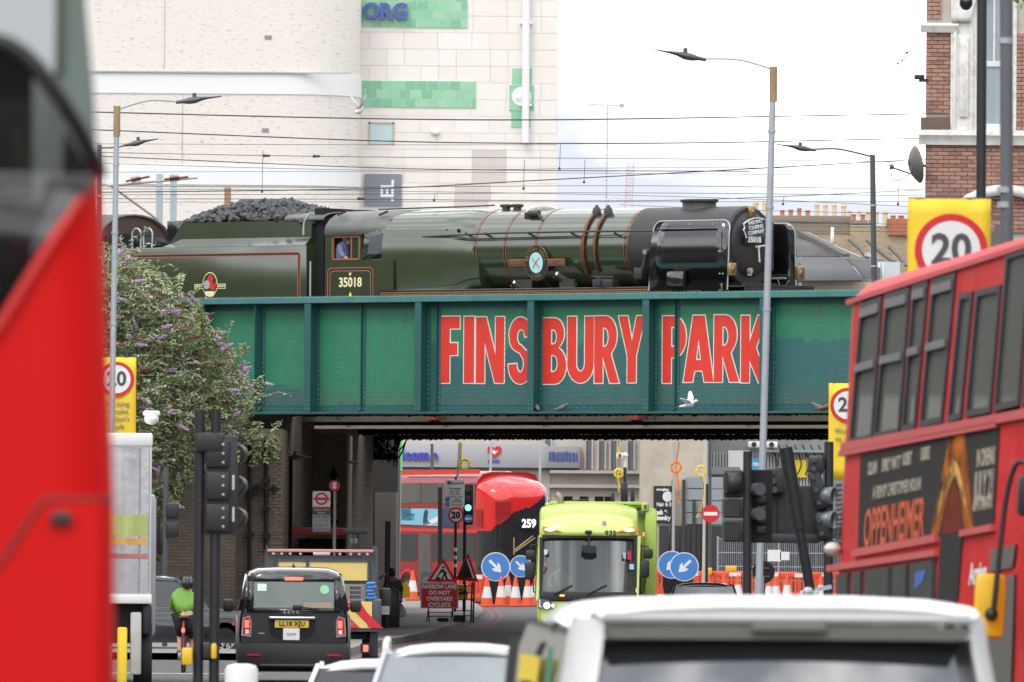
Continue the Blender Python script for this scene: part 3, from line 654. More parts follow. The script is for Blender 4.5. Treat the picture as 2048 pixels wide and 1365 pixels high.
# top clutter: safety valves, whistle, dome
q = MB()
for u, s in ((1012, 1), (1034, 1)):
 x = LX(u, 0); q.cyl((x, 0, FBT-.02), (x, 0, FBT+.07), .1, n=12); q.box(x-.13, x+.13, -.1, .1, FBT+.05, FBT+.13, .03)
q.build('safety_valve', LK, lo)
q = MB(); x = LX(1080, -.1); q.ball((x, 0, FBT-.25), .42, 16, (1.6, 1, .8)); q.build('dome', LG, lo)
x, z = L(1070, 428, -.55); q = MB(); q.cyl((x-.12, -.62, z), (x+.18, -.62, z), .08, n=10); q.box(x-.25, x-.05, -.66, -.45, z-.12, z+.04, .02); q.tube([(x+.15, -.66, z+.02), (x+.38, -.72, z-.18)], .025, 6); q.tube([(x+.15, -.6, z-.1), (x+.38, -.7, z-.2), (x+.2, -.68, z-.05)], .02, 6); q.build('injector_valve', LK, lo)
# clack valves with copper pipes
for u in (1192, 1215):
 q = MB(); xt, zt2 = L(u, 432, -.55); yv = -.52
 q.lathe([(.03, -.12), (.1, -.1), (.12, 0), (.1, .14), (.05, .2), (.03, .24)], (xt, yv, zt2+.02), 'z', 10)
 q.cyl((xt-.02, yv, zt2-.02), (xt+.22, yv+.05, zt2-.02), .06, n=8); q.cyl((xt-.08, yv-.12, zt2-.14), (xt+.06, yv-.02, zt2-.14), .07, n=8)
 q.build('clack_valve', LK, lo)
 pts = []
 for k in range(9):
  a = rad(38+k*11); pts.append((xt-.03-.0*k, -(R0+.05)*math.sin(a), AZ+(R0+.05)*math.cos(a)))
 q = MB(); q.tube([(xt-.02, yv-.08, zt2-.1)]+pts, .04, 8); q.build('feed_pipe', COPPER, lo)
# handrail
hr = [L(796, 477.5, -1.14), L(900, 471, -1.16), L(1000, 466.5, -1.18), L(1150, 463.5, -1.2), L(1312, 462, -1.25)]
q = MB(); q.tube([(x, -1.14, z) for x, z in hr], .022, 8); h1 = q.build('handrail', LK, lo)
for u in (930, 968, 1056, 1142, 1228):
 x, z = L(u, 468, -1.14); q = MB(); q.beam((x, -1.14, z+.02), (x+.12, -.98, z-.08), .04, .05); q.build('stanchion', LK, h1)
q = MB(); q.tube([(L(800, 481, -1.1)[0], -1.08, L(800, 482, -1.1)[1]), (L(1250, 471, -1.0)[0], -1.0, L(1250, 470, -1.0)[1])], .014, 6); q.build('lubricator_pipe', LK, lo)
# nameplate
xn, zn = L(1075, 526, -R0-.06); yn = -R0-.1
NP = E('nameplate', None, None); NP.parent = lo; NP.location = (xn, yn, zn); NP.rotation_euler = (rad(4), 0, 0)
q = MB(); q.prism(circ(0, 0, .355, 36, .43), 'y', 0, .03); q.build('rim', BRASS, NP); q = MB(); q.prism(circ(0, 0, .335, 36, .41), 'y', -.012, .01); q.build('ring', INK, NP)
q = MB(); q.prism(circ(0, 0, .205, 32, .25), 'y', -.022, -.005); q.build('enamel', mat('enamel_pale_blue', (.42, .72, .72), .3, var=.03), NP)
q = MB(); q.beam((-.1, -.026, -.12), (.1, -.026, .12), .012, .022, up=(0, 1, 0)); q.beam((-.1, -.028, .12), (.1, -.028, -.12), .012, .022, up=(0, 1, 0)); q.build('red_cross_flag', SIGNRED, NP)
for i, ch in enumerate('BRITISH INDIA'):
 a = rad(168-i*156/12); TXT(ch, .085, BRASS, NP, (.275*math.cos(a), -.016, .325*math.sin(a)), bold=.004, rot=(PI/2, PI/2-a, 0) if False else (PI/2, -(a-PI/2), 0), sx=.9)
for i, ch in enumerate('LINE'):
 a = rad(-115+i*50/3); TXT(ch, .085, BRASS, NP, (.275*math.cos(a), -.016, .33*math.sin(a)), bold=.004, rot=(PI/2, -(a+PI/2), 0), sx=.9)
for s, t_ in ((-1, 'MERCHANT'), (1, 'NAVY CLASS')):
 q = MB(); q.box(s*.34, s*.86, -.002, .02, -.085, .085, .006); w_ = q.build('wing_plate', BRASS, NP); q = MB(); q.box(s*.36, s*.845, -.006, .0, -.07, .07); q.build('field', mat('dark_red_field', (.16, .05, .03), .5), w_)
 TXT(t_, .075, BRASS, NP, (s*.6, -.01, 0), bold=.003, sx=.78)
# running plate valance with lining
zr = L(1075, 577, -1.36)[1]; x0 = L(757, 582, -1.36)[0]; x1 = L(1402, 580, -1.36)[0]
q = MB(); q.box(x0, x1+1.3, -1.36, 1.36, zr-.03, zr, .006); q.box(x0, x1, -1.36, -1.33, zr-.34, zr-.031); q.box(x0, x1, 1.33, 1.36, zr-.34, zr-.031); q.build('running_plate', LG, lo)
q = MB(); q.box(x0+.05, x1-.1, -1.366, -1.361, zr-.075, zr-.055); q.box(x0+.05, x1-.1, -1.366, -1.361, zr-.115, zr-.1); q.tube([(x1-.1, -1.364, zr-.065), (x1-.03, -1.364, zr-.1), (x1-.02, -1.364, zr-.2)], .012, 5); q.build('lining', LOR, lo)
q = MB(); q.box(x1+1.28, x1+1.3, -1.36, 1.36, zr-.7, zr+.05); q.box(-2.2, .3, -.7, .7, 1.6, 2.1); q.build('front_framing', LK, lo)
q = MB(); xw = L(1442, 580, -1.36)[0]; q.box(xw-.06, xw+.06, -1.38, -1.35, zr-.1, zr+.06); q.build('data_panel', WHITE, lo)
# smoke deflectors
def deflector(y, s):
 a = L(1308, 443, -1.35); b_ = L(1456, 580, -1.35); q = MB()
 bl = [(a[0]-.1, b_[1])]; w0, w1, zt3 = a[0]-.05, b_[0], a[1]
 pr = [(w0-.07, b_[1]), (w1, b_[1])]+[(w1, zt3-.3)]+arc(w1-.22, zt3-.22, .22, .22, 0, 90, 6)+arc(w0+.2, zt3-.2, .2, .2, 90, 180, 6)
 lean = lambda z: s*max(0, z-(zt3-.62))**1.25*.24            # the top third folds in towards the boiler
 zs = [b_[1], zt3-.62, zt3-.5, zt3-.38, zt3-.26, zt3-.17, zt3-.09, zt3-.03, zt3]
 def xr_(z):
  k = max(0, z-(zt3-.21)); c = .21-math.sqrt(max(0, .21**2-k*k)); return w0-.07*(zt3-z)/(zt3-b_[1])+c, w1-c
 q.loft([[(xr_(z)[0]+(xr_(z)[1]-xr_(z)[0])*k/6, y+lean(z), z) for k in range(7)] for z in zs], False, False); d = q.build('smoke_deflector', LKG, lo, solid=.02, smooth=60)
 pr = [(p[0], min(p[1], zt3)) for p in pr]
 q = MB(); e = [(p[0], y-.005*s+lean(p[1]), p[1]) for p in pr[1:]]+[(pr[0][0], y-.005*s, pr[0][1])]; q.tube(e, .018, 6); q.build('beading', STEEL, d)
 if s > 0:
  q = MB(); zz = L(1340, 459, -1.38)[1]; yy_ = y-.06+lean(zz); q.tube([(w0+.15, yy_, zz), (w1-.32, yy_, zz), (w1-.2, yy_-.03, zz-.1), (w1-.18, y-.06, zz-.58)], .02, 7); q.build('grab_rail', LKG, d)
  q = MB()
  for u, v in ((1329, 449), (1374, 449), (1420, 449), (1438, 503), (1444, 503), (1440, 548), (1446, 548)): x, z = L(u, v, y); q.ball((x, y-.01+lean(z), z), .022, 6)
  q.build('bolt', STEEL, d)
 return w0, w1, zt3
w0, w1, zt3 = deflector(-1.37, 1); deflector(1.33, -1)
# slots cut at the front edge of the far deflector read as pale gaps: two handhold plates
for v in (523, 574):
 y_, z_ = 1.31, L(1601, v, 1.31)[1]; x_ = L(1600, v, 1.31)[0]; q = MB(); q.box(x_-.045, x_+.045, y_-.012, y_, z_-.1, z_+.1, .03); q.build('handhold', STEEL, lo)
q = MB(); y_, z_ = 1.28, L(1570, 557, 1.28)[1]; q.tube([(w1-.9, y_, z_), (w1-.25, y_, z_)], .03, 6); q.tube(smooth_path([(w1-.5, y_-.02, z_), (w1-.35, y_-.04, z_-.25), (w1-.15, y_-.02, z_-.05)], 6), .012, 5); q.build('lamp_iron', STEEL, lo)
# ejector, steam chest covers, lubricators
x, z = L(1353, 560, -1.45); q = MB(); q.box(x-.24, x+.3, -1.58, -1.38, z-.25, z+.22, .12); q.build('steam_pipe_cover', LKG, lo)
x, z = L(1285, 543, -1.1); q = MB(); q.box(x-.12, x+.12, -1.3, -1.0, z-.2, z+.08, .02); q.cyl((x+.0, -1.1, z), (x+.14, -1.1, z+.5), .06, n=8); q.build('ejector_valve', LK, lo)
q = MB(); q.cyl((x+.12, -1.12, z+.42), (x+.15, -1.14, z+.52), .09, n=10); q.build('ejector_cap', CHROME, lo)
x, z = L(1212, 562, -1.2); q = MB(); q.box(x-.3, x+.3, -1.35, -1.05, zr, zr+.2, .02); q.cyl((x-.1, -1.38, zr+.15), (x-.1, -1.2, zr+.15), .09, n=12); q.tube([(x-.35, -1.3, zr+.26), (x+.3, -1.3, zr+.24)], .02, 6)
for k in range(7): q.cyl((x-.28+k*.09, -1.25, zr+.2), (x-.28+k*.09, -1.25, zr+.3), .02, n=6)
q.build('mechanical_lubricator', LK, lo)
for u, v in ((1118, 551), (1033, 568)):
 x, z = L(u, v, -1.15); q = MB(); q.cyl((x, -1.25, z), (x+.3, -.9, z-.28), .1, n=12); q.box(x+.05, x+.5, -1.2, -1.16, zr, zr+.22); c_ = q.build('sand_filler', LK, lo); q = MB(); q.cyl((x, -1.25, z), (x-.03, -1.28, z+.03), .105, n=12); q.build('filler_cap', CHROME, c_)
q = MB(); q.box(-9, -.2, -.75, .75, 1.5, 2.02); q.build('frame', LK, lo)
for i in range(3):                                    # driving wheels, hidden behind the girder
 for s in (-1, 1):
  q = MB(); q.lathe([(.1, -.07), (.94, -.07), (.97, 0), (.94, .07), (.1, .07)], (-3.4-i*2.2, s*.72, .95), 'y', 24); q.build('driving_wheel', LK, lo)
for i in range(2):
 for s in (-1, 1): q = MB(); q.lathe([(.1, -.06), (.45, -.06), (.47, .0), (.45, .06), (.1, .06)], (-.1-i*2.0, s*.72, .46), 'y', 18); q.build('bogie_wheel', LK, lo)
# ---- cab
CW = 1.36
xA = L(650, 500, -CW)[0]; xC = L(722, 500, -CW)[0]; zsh = L(690, 470, -CW)[1]; ztop = FBT+.02; xD = xfa+.05
def cabsec(x, hw, zt, zsh, n=10):
 pts = [(x, -hw, zr-.4), (x, -hw, zsh-.05)]
 for k in range(n+1):
  a = PI*k/n; pts.append((x, -hw*math.copysign(abs(math.cos(a))**.75, math.cos(a)), zsh+(zt-zsh)*abs(math.sin(a))**.9))
 return pts+[(x, hw, zsh-.05), (x, hw, zr-.4)]
wz0 = L(664, 521, -CW)[1]; wz1 = L(664, 473, -CW)[1]; wx0 = L(664, 500, -CW)[0]; wx1 = L(720, 500, -CW)[0]
# side sheets with a real window opening
for s in (-1, 1):
 q = MB(); y0, y1 = s*CW, s*(CW-.03)
 q.box(xA, wx0, y0, y1, zr-.4, zsh+.01); q.box(wx1, xC+.02, y0, y1, zr-.4, zsh+.01); q.box(wx0, wx1, y0, y1, zr-.4, wz0); q.box(wx0, wx1, y0, y1, wz1, zsh+.01)
 q.box(xC+.02, xD+.1, y0, y1, zr-.4, L(740, 520, -CW)[1])
 q.build('cab_side', LG, lo)
q = MB(); rf = [[p for p in cabsec(x, hw, zt, zsh)[2:-2]] for x, hw, zt in ((xA-.02, CW+.01, ztop-.0), (xC, CW+.01, ztop), (xC+.75, CW-.28, ztop+.01), (xD+.1, CW-.42, ztop))]
q.loft(rf, False, False); q.build('cab_roof', LGR, lo, solid=.025, smooth=60)
# wedge front with spectacle window
zl = L(740, 520, -CW)[1]
Wq = [Vector((xC+.02, -CW, zl)), Vector((xD+.05, -1.1, zl+.08)), Vector((xD+.05, -1.02, ztop-.32)), Vector((xC+.1, -CW+.02, zsh))]
q = MB(); q.add(Wq, [(0, 1, 2, 3)]); q.build('spectacle_plate', LG, lo, solid=.03)
ce = sum(Wq, Vector())/4; nn = (Wq[1]-Wq[0]).cross(Wq[3]-Wq[0]).normalized(); nn = nn if nn.y < 0 else -nn
q = MB(); q.add([ce+(p-ce)*.68+nn*.03 for p in Wq], [(0, 1, 2, 3)]); q.build('spectacle_glass', mat('spectacle_glass', (.07, .08, .1), .08, var=.1, coat=.4), lo)
q = MB(); q.add([Wq[0]+Vector((0, 0, -.02)), Wq[1]+Vector((0, 0, -.06)), Wq[1]+Vector((.15, .3, .02)), Wq[0]+Vector((0, .2, .0))], [(0, 1, 2, 3)]); q.build('footplate_ledge', LGR, lo, solid=.04)
q = MB(); q.box(xA+.05, xD, -CW+.04, CW-.04, zr-.4, zr-.36); q.box(xD-.05, xD, -.85, .85, zr-.36, ztop-.3); q.build('cab_interior', BLACKM, lo)
# window frame, sliding half
q = MB(); f_ = .04
q.box(wx0, wx1, -CW-.012, -CW+.05, wz1-f_, wz1); q.box(wx0, wx1, -CW-.012, -CW+.05, wz0, wz0+f_); q.box(wx0, wx0+f_, -CW-.012, -CW+.05, wz0, wz1); q.box(wx1-f_, wx1, -CW-.012, -CW+.05, wz0, wz1)
xm = L(701, 500, -CW)[0]; q.box(xm, xm+f_, -CW-.0, -CW+.06, wz0, wz1); wf = q.build('cab_window_frame', WOOD, lo)
q = MB(); q.box(xm+f_, wx1-f_, -CW+.02, -CW+.03, wz0+f_, wz1-f_); q.build('pane', mat('dim_cab_glass', (.03, .04, .025), .08, coat=.3), wf)
q = MB(); q.box(wx0-.05, wx1+.05, -CW-.05, -CW, wz1+.01, wz1+.035); q.build('rain_strip', LK, lo)
for u, v in ((684, 427), (767, 427)):
 x, z = L(u, v, -1.05); q = MB(); q.beam((x-.1, -1.1, z-.05), (x+.1, -1.0, z+.05), .06, .05); q.build('roof_lug', LK, lo)
q = MB(); q.tube([(xA+.9, -.4, ztop+.03), (xD, -.45, ztop+.04), (xD+1.5, -.3, ztop+.06), (xb_, -.25, FBT+.1)], .02, 6); q.tube([(xA, -.3, ztop+.02), (xA, .3, ztop+.03)], .03, 6); q.build('whistle_rod', LK, lo)
# cabside number panel
def lined_panel(u0, u1, v0, v1, lat, par):
 xa, za = L(u0, v0, lat); xb2, zb2 = L(u1, v1, lat); q = MB(); r = .12
 for d, nm in ((0, LOR), (.03, INK), (.075, LOR)):
  w_ = .02 if nm is LOR else .045; q = MB()
  a0, a1, c0 = xa+d, xb2-d, za-d
  out = [(a0, zb2)]+[(a0, c0-r)]+[p for p in arc(a0+r, c0-r, r, r, 180, 90, 5)]+[p for p in arc(a1-r, c0-r, r, r, 90, 0, 5)]+[(a1, zb2)]
  r2 = r-w_*.5; b0, b1, c1 = a0+w_, a1-w_, c0-w_
  inn = [(b0, zb2)]+[(b0, c1-r2)]+[p for p in arc(b0+r2, c1-r2, r2, r2, 180, 90, 5)]+[p for p in arc(b1-r2, c1-r2, r2, r2, 90, 0, 5)]+[(b1, zb2)]
  q.loft([[(x, lat-.003, z) for x, z in out], [(x, lat-.003, z) for x, z in inn]], False, False); q.build('lining', nm, par)
lined_panel(655, 746, 536, 640, -CW-.002, lo)
xq, zq = L(700.5, 566, -CW-.005); TXT('35018', .23, CREAM, lo, (xq, -CW-.006, zq), name='cab_number', bold=.008, sx=.92)
xq, zq = L(700.5, 549, -CW-.005); TXT('8P', .065, CREAM, lo, (xq, -CW-.006, zq), name='power_class', bold=.004, sx=.8)
xq, zq = L(700.5, 591, -CW-.005); q = MB(); q.prism([(xq-.09, zq-.09), (xq+.09, zq-.09), (xq, zq+.09)], 'y', -CW-.006, -CW-.001); q.build('yellow_triangle', mat('lemon_paint', (.85, .8, .03), .5), lo)
q = MB()
for k in range(16): z = L(772, 505+k*4, -1.22)[1]; x = L(772-k*.35, 505, -1.22)[0]; q.ball((x, -1.23, z), .012, 5)
q.build('rivet', STEEL, lo, kind='stuff')
# ============================================================ tender
xT1 = L(622, 560, -CW)[0]; xT0 = L(228, 560, -CW)[0]
te = E('tender', 'dark green tender behind the locomotive cab with lion crest and orange lining', 'tender', Lf.o, -TH)
z_s = L(420, 494, -CW)[1]; z_b0 = L(480, 477, -1.1)[1]; z_bt = L(480, 444, -1.1)[1]
xB0 = L(362, 470, -1.15)[0]
q = MB(); q.box(xT0, xT1-.15, -CW, CW, .9, z_s, .02); q.build('tank', LG, te)
q = MB(); pr = [(-CW, z_s+.001), (-1.12, z_b0), (-1.1, z_bt), (-1.04, z_bt), (-1.0, z_s+.3), (1.0, z_s+.3), (1.04, z_bt), (1.1, z_bt), (1.12, z_b0), (CW, z_s+.001)]
q.loft([[(xB0-.45, p[0], z_s+.001+(p[1]-z_s-.001)*.05) for p in pr], [(xB0, *p) for p in pr], [(xT1-.2, *p) for p in pr]]); q.build('bunker', LG, te)
q = MB(); q.box(xB0-.55, xB0-.02, -1.05, 1.05, z_s, z_bt+.06, .02); q.build('bulkhead', LKG, te)
q = MB(); xa, za = L(640, 410, -.9); xf_ = L(610, 440, -1.1)[0]
q.loft([[(x, -1.12*math.copysign(abs(math.cos(PI*k/12))**.8, math.cos(PI*k/12)), z_bt+(ztop-z_bt-.02)*abs(math.sin(PI*k/12))**.8) for k in range(13)] for x in (xf_-.65, xA-.25)], False, False); q.build('fall_plate_roof', LGR, te, solid=.03)
q = MB(); q.box(xT1-.2, xT1+.1, -1.0, 1.0, 1.2, z_bt+.3); q.build('front_bulkhead', BLACKM, te)
q = MB(); q.tube(smooth_path([(xT1-.25, -CW, z_s+.25), (xT1-.23, -CW, z_s+.55), (xT1-.05, -CW, z_s+.75), (xT1+.05, -CW, z_s+.78)], 5), .025, 6); q.tube([(xT1-.02, -CW, z_s-.4), (xT1-.02, -CW, z_s-1.3)], .022, 6); q.build('handrail', STEEL, te)
q = MB()
for u in (273, 296):
 x = L(u, 480, -.6)[0]; q.tube(smooth_path([(x-.13, -.6, z_s), (x-.14, -.6, z_s+.4), (x, -.6, z_s+.52), (x+.14, -.6, z_s+.4), (x+.13, -.6, z_s)], 5), .022, 6)
q.build('filler_hoop', STEEL, te)
q = MB(); x = L(290, 480, -.2)[0]; q.lathe([(.45, 0), (.45, .18), (.3, .3), (.02, .32)], (x, 0, z_s), 'z', 18); q.build('water_filler', BLACKM, te)
def lining_l(par, lat):
 xa, za = L(236, 508, lat); xb2, zb2 = L(600, 640, lat)
 za = z_s-.16
 for d, w_, m in ((0, .02, LOR), (.02, .05, INK), (.07, .02, LOR)):
  q = MB(); q.box(xT0+.1, xb2-.1, lat-.004, lat-.001, za-d-w_, za-d); q.box(xb2-d-w_, xb2-d, lat-.004, lat-.001, zb2, za-.1)
  q.loft([[(x, lat-.004, z) for x, z in arc(xb2-.1, za-.1, .1-d, .1-d, 90, 0, 5)], [(x, lat-.004, z) for x, z in arc(xb2-.1, za-.1, .1-d-w_, .1-d-w_, 90, 0, 5)]], False, False); q.build('lining', m, par)
lining_l(te, -CW)
xq, zq = L(420, 570, -CW-.006); CR = E('crest', None, None); CR.parent = te; CR.location = (xq, -CW-.004, zq)
q = MB(); q.prism(circ(0, 0, .24, 28, .31), 'y', -.004, 0); q.build('border', CREAM, CR); q = MB(); q.prism(circ(0, 0, .222, 28, .29), 'y', -.007, -.003); q.build('field', LG, CR)
q = MB(); q.prism(circ(0, 0, .31, 4, .09) and [(-.5, -.1), (.5, -.1), (.5, .02), (-.5, .02)], 'y', -.003, .002); q.build('scroll', CREAM, CR); q = MB(); q.prism([(-.48, -.085), (.48, -.085), (.48, .005), (-.48, .005)], 'y', -.0045, -.002); q.build('scroll_field', LG, CR)
for s, tt in ((-.37, 'BRITISH'), (.37, 'RAILWAYS')): TXT(tt, .05, CREAM, CR, (s, -.006, -.04), bold=.002, sx=.8)
q = MB(); q.prism([(-.16, -.1), (-.1, -.05), (-.12, .08), (-.02, .24), (.06, .26), (.07, .2), (.13, .17), (.08, .1), (.1, 0), (.17, .02), (.19, .1), (.21, .02), (.17, -.05), (.16, -.14), (.06, -.12), (-.02, -.08)], 'y', -.011, -.006); q.build('lion', SIGNRED, CR)
q = MB(); q.prism(circ(-.1, -.0, .1, 18, .11), 'y', -.013, -.009); q.build('wheel', STEEL, CR); q = MB(); q.prism([(-.15, -.16), (.15, -.16), (.12, -.29), (-.12, -.29)], 'y', -.012, -.008); q.build('crown', CREAM, CR)
# coal heap
COALM = mat('coal', (.035, .035, .04), .45, var=.5, scale=9, spec=.6)
q = MB(); rc = random.Random(3); xs0, xs1 = xB0-.05, xA-.6
ico = bmesh.new(); bmesh.ops.create_icosphere(ico, subdivisions=1, radius=1); iv = [v.co.copy() for v in ico.verts]; ifc = [[v.index for v in f.verts] for f in ico.faces]; ico.free()
top_prof = [(370, 441), (392, 434), (425, 420), (470, 406), (510, 401), (555, 402), (590, 408), (612, 415), (640, 425)]
def coal_h(x):
 pts = [(L(u, v, -.35)) for u, v in top_prof]
 if x <= pts[0][0]: return pts[0][1]
 for (a, za), (b_, zb_) in zip(pts, pts[1:]):
  if x <= b_: return za+(zb_-za)*(x-a)/(b_-a)
 return pts[-1][1]
for k in range(1500):
 x = rc.uniform(xs0, xs1); y = rc.uniform(-1.05, .9); t = abs(y+.05)/1.05; zt4 = z_bt+(coal_h(x)-z_bt)*(1-t**1.7); s = rc.choice((.05, .06, .07, .08, .1, .13))
 M = Matrix.Rotation(rc.uniform(0, 6), 3, Vector((rc.uniform(-1, 1), rc.uniform(-1, 1), .3)).normalized()); st = (rc.uniform(.6, 1.3), rc.uniform(.6, 1.3), rc.uniform(.5, 1))
 q.add([Vector((x, y, zt4-.02))+M @ Vector((v.x*s*st[0]*rc.uniform(.75, 1.2), v.y*s*st[1]*rc.uniform(.75, 1.2), v.z*s*st[2])) for v in iv], ifc)
q.loft([[(xs0+(xs1-xs0)*i/16, -1.05+2.05*j/8, z_bt-.1+(coal_h(xs0+(xs1-xs0)*i/16)-z_bt)*(1-abs((-1.05+2.05*j/8)+.05)**1.7)) for j in range(9)] for i in range(17)], False, False)
q.build('coal', COALM, None, loc=Lf.o, rz=-TH, smooth=0, label='heap of black coal lumps piled in the tender', cat='coal', kind='stuff')
# coach behind the tender
co = E('railway_coach', 'maroon passenger coach end with arched roof behind the tender', 'coach', Lf.o, -TH)
xe = xT0-.55; zc_ = L(270, 432, -.3)[1]
MAR = mat('coach_maroon', (.075, .035, .035), .4, var=.2, scale=2, dirt=.4)
pr = [(-1.35, 1.1), (-1.35, zc_-.75)]+[(-1.35*math.cos(PI*k/14), zc_-.72+.72*math.sin(PI*k/14)**.9) for k in range(15)]+[(1.35, zc_-.75), (1.35, 1.1)]
q = MB(); q.prism(pr, 'x', xe-8, xe); q.build('body', MAR, co)
q = MB(); rr_ = [(-1.4*math.cos(PI*k/14), zc_-.73+.76*math.sin(PI*k/14)**.9) for k in range(15)]; q.loft([[(x, *p) for p in rr_] for x in (xe-8.05, xe+.08)], False, False); q.build('roof', LGR, co, solid=.05)
q = MB(); q.box(xe, xe+.4, -.5, .5, 1.4, zc_-.45, .05); q.build('gangway', BLACKM, co)
q = MB(); q.tube([(xe+.05, -1.1, 1.4), (xe+.05, -1.1, zc_-.5)], .03, 6); q.build('end_pipe', BLACKM, co)
q = MB(); q.box(xe-7, xe-.5, -1.2, 1.2, .6, 1.1); q.build('bogie', BLACKM, co)
# ---- driver at the cab window
def tubeperson(): pass
dv = E('person', 'engine driver in blue shirt with white beard leaning at the cab window', 'person', Lf.o, -TH)
xh, zh = L(689, 479, -CW+.18); xs_, zs_ = L(681, 500, -CW+.15)
SHIRT = mat('blue_work_shirt', (.14, .16, .28), .8, var=.15, scale=14)
q = MB(); rings = []
for z, w_, d_, x in ((-.55, .19, .15, .02), (-.3, .2, .16, 0), (0, .19, .16, -.02), (.14, .17, .14, 0), (.21, .09, .09, .05), (.25, .06, .06, .07)): rings.append([(xs_+x+d_*1.2*math.cos(2*PI*k/14), -CW+.28+w_*math.sin(2*PI*k/14), zs_+z) for k in range(14)])
q.loft(rings); q.tube(smooth_path([(xs_+.02, -CW+.13, zs_+.08), (xs_+.1, -CW+.08, zs_-.1), (xs_+.22, -CW+.07, zs_-.18)], 4), [.085]*4+[.075]*5, 10); q.build('shirt', SHIRT, dv, smooth=60)
q = MB(); q.tube(smooth_path([(xs_+.18, -CW+.075, zs_-.15), (xs_+.3, -CW+.06, zs_-.25), (xs_+.4, -CW+.07, zs_-.3)], 4), [.048]*4+[.042]*5, 8); q.ball((xs_+.42, -CW+.08, zs_-.31), .05, 8)
q.cyl((xs_+.07, -CW+.28, zs_+.2), (xh, -CW+.28, zh-.02), .055, n=10); q.ball((xh, -CW+.28, zh), .1, 14, (1, .8, 1.2)); q.ball((xh+.1, -CW+.28, zh-.01), .025, 6); q.ball((xh-.01, -CW+.19, zh), .025, 6, (1, .5, 1.3)); q.build('body', SKIN, dv, smooth=60)
q = MB(); q.ball((xh+.05, -CW+.28, zh-.075), .075, 10, (.8, .95, .8)); q.ball((xh-.03, -CW+.28, zh+.03), .1, 12, (.95, .92, .95)); q.build('beard', HAIRG, dv, smooth=60)
# ============================================================ cream retail building beyond the tracks
YB = 400; SB = F/YB
CRBR = mat('cream_brick', (.66, .6, .51), .85, var=.1, scale=3)
MORT = mat('pale_mortar', (.72, .68, .61), .9, var=.06)
CB = brickmat('cream_brickwork', ((.66, .62, .57), (.71, .65, .57), (.4, .34, .28)), (.74, .72, .69), .26, .085, streaky=.75)
WBAND = mat('white_stone_band', (.74, .74, .74), .7, var=.02)
def X_(u, Y=YB): return P(u, 500, Y).x
def Z_(v, Y=YB, u=700): return P(u, v, Y).z
bc = E('cream_brick_building', 'cream brick wing with a rounded corner and white stone bands behind the tender', 'building', (X_(150), YB, 0))
ox_ = X_(150)
def wing(z0, z1, name, m, pr=0):
 """flat front that curves away on the right"""
 xr = X_(716)-ox_; R = 3.2; q = MB(); pts = [(-14, -pr)]+[(xr-R, -pr)]+[(xr-R+(R+pr)*math.sin(rad(a)), R-(R+pr)*math.cos(rad(a))) for a in range(8, 91, 8)]+[(xr+pr, 16), (-14, 16)]
 q.prism(pts, 'z', z0, z1); return q.build(name, m, bc, smooth=30)
zz = [Z_(560), Z_(372), Z_(333), Z_(190), Z_(146), Z_(-40)]
wing(2, zz[1], 'brick_storey', CB); wing(zz[1], zz[2], 'stone_band', WBAND, .06); wing(zz[2], zz[3], 'brick_storey', CB); wing(zz[3], zz[4], 'stone_band', WBAND, .05); wing(zz[4], zz[5], 'brick_storey', CB)
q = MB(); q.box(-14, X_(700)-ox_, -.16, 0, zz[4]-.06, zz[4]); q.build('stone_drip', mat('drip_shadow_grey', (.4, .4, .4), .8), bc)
for u, v in ((533, 76), (529, 262)):
 q = MB(); x, z = X_(u)-ox_, Z_(v); q.box(x-.16, x+.16, -.03, 0, z-.09, z+.09)
 for k in range(4): q.box(x-.14, x+.14, -.05, -.03, z-.075+k*.045, z-.055+k*.045)
 q.build('air_vent', mat('vent_grey', (.36, .34, .36), .8), bc)
for u, v0, v1 in ((326, -20, 140), (363, 190, 330)):
 q = MB(); x = X_(u)-ox_; q.box(x-.015, x+.015, -.012, 0, Z_(v1), Z_(v0)); q.build('movement_joint', mat('joint_brown', (.5, .38, .25), .9), bc)
# stone wing with green glazed tiles
bs = E('stone_building', 'pale stone building with green tile panels and blue capital letters beside the loco dome', 'building', (X_(716, 404), 404, 0))
ox2 = X_(716, 404); Y2 = 404
def x2(u): return X_(u, Y2)-ox2
def z2(v): return Z_(v, Y2)
q = MB(); q.box(-.5, x2(1113), .04, 14, 2, z2(-40)); q.build('wall', mat('stone_joint', (.715, .675, .62), .9, var=.05), bs)
STN = [mat('ashlar_stone', c, .85, var=.05, scale=.8) for c in ((.745, .71, .66), (.755, .72, .675), (.735, .695, .64), (.745, .7, .645), (.765, .735, .69))]
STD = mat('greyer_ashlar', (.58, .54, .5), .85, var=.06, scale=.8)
GT = [mat('green_glazed_tile', c, .25, var=.08, scale=1.5) for c in ((.2, .5, .29), (.23, .54, .32), (.17, .44, .27), (.3, .53, .36), (.24, .5, .33))]
rb = random.Random(11)
hh_ = 1.52; z = z2(-36); row = 0
while z > 4:
 x = -.3-(row % 2)*.8
 while x < x2(1113):
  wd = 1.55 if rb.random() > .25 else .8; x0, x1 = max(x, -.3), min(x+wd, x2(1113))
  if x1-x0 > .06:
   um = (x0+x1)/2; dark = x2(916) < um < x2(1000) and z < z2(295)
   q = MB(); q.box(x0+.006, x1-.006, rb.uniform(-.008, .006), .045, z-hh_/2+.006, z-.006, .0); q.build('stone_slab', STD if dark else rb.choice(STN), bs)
  x += wd
 z -= hh_/2; row += 1
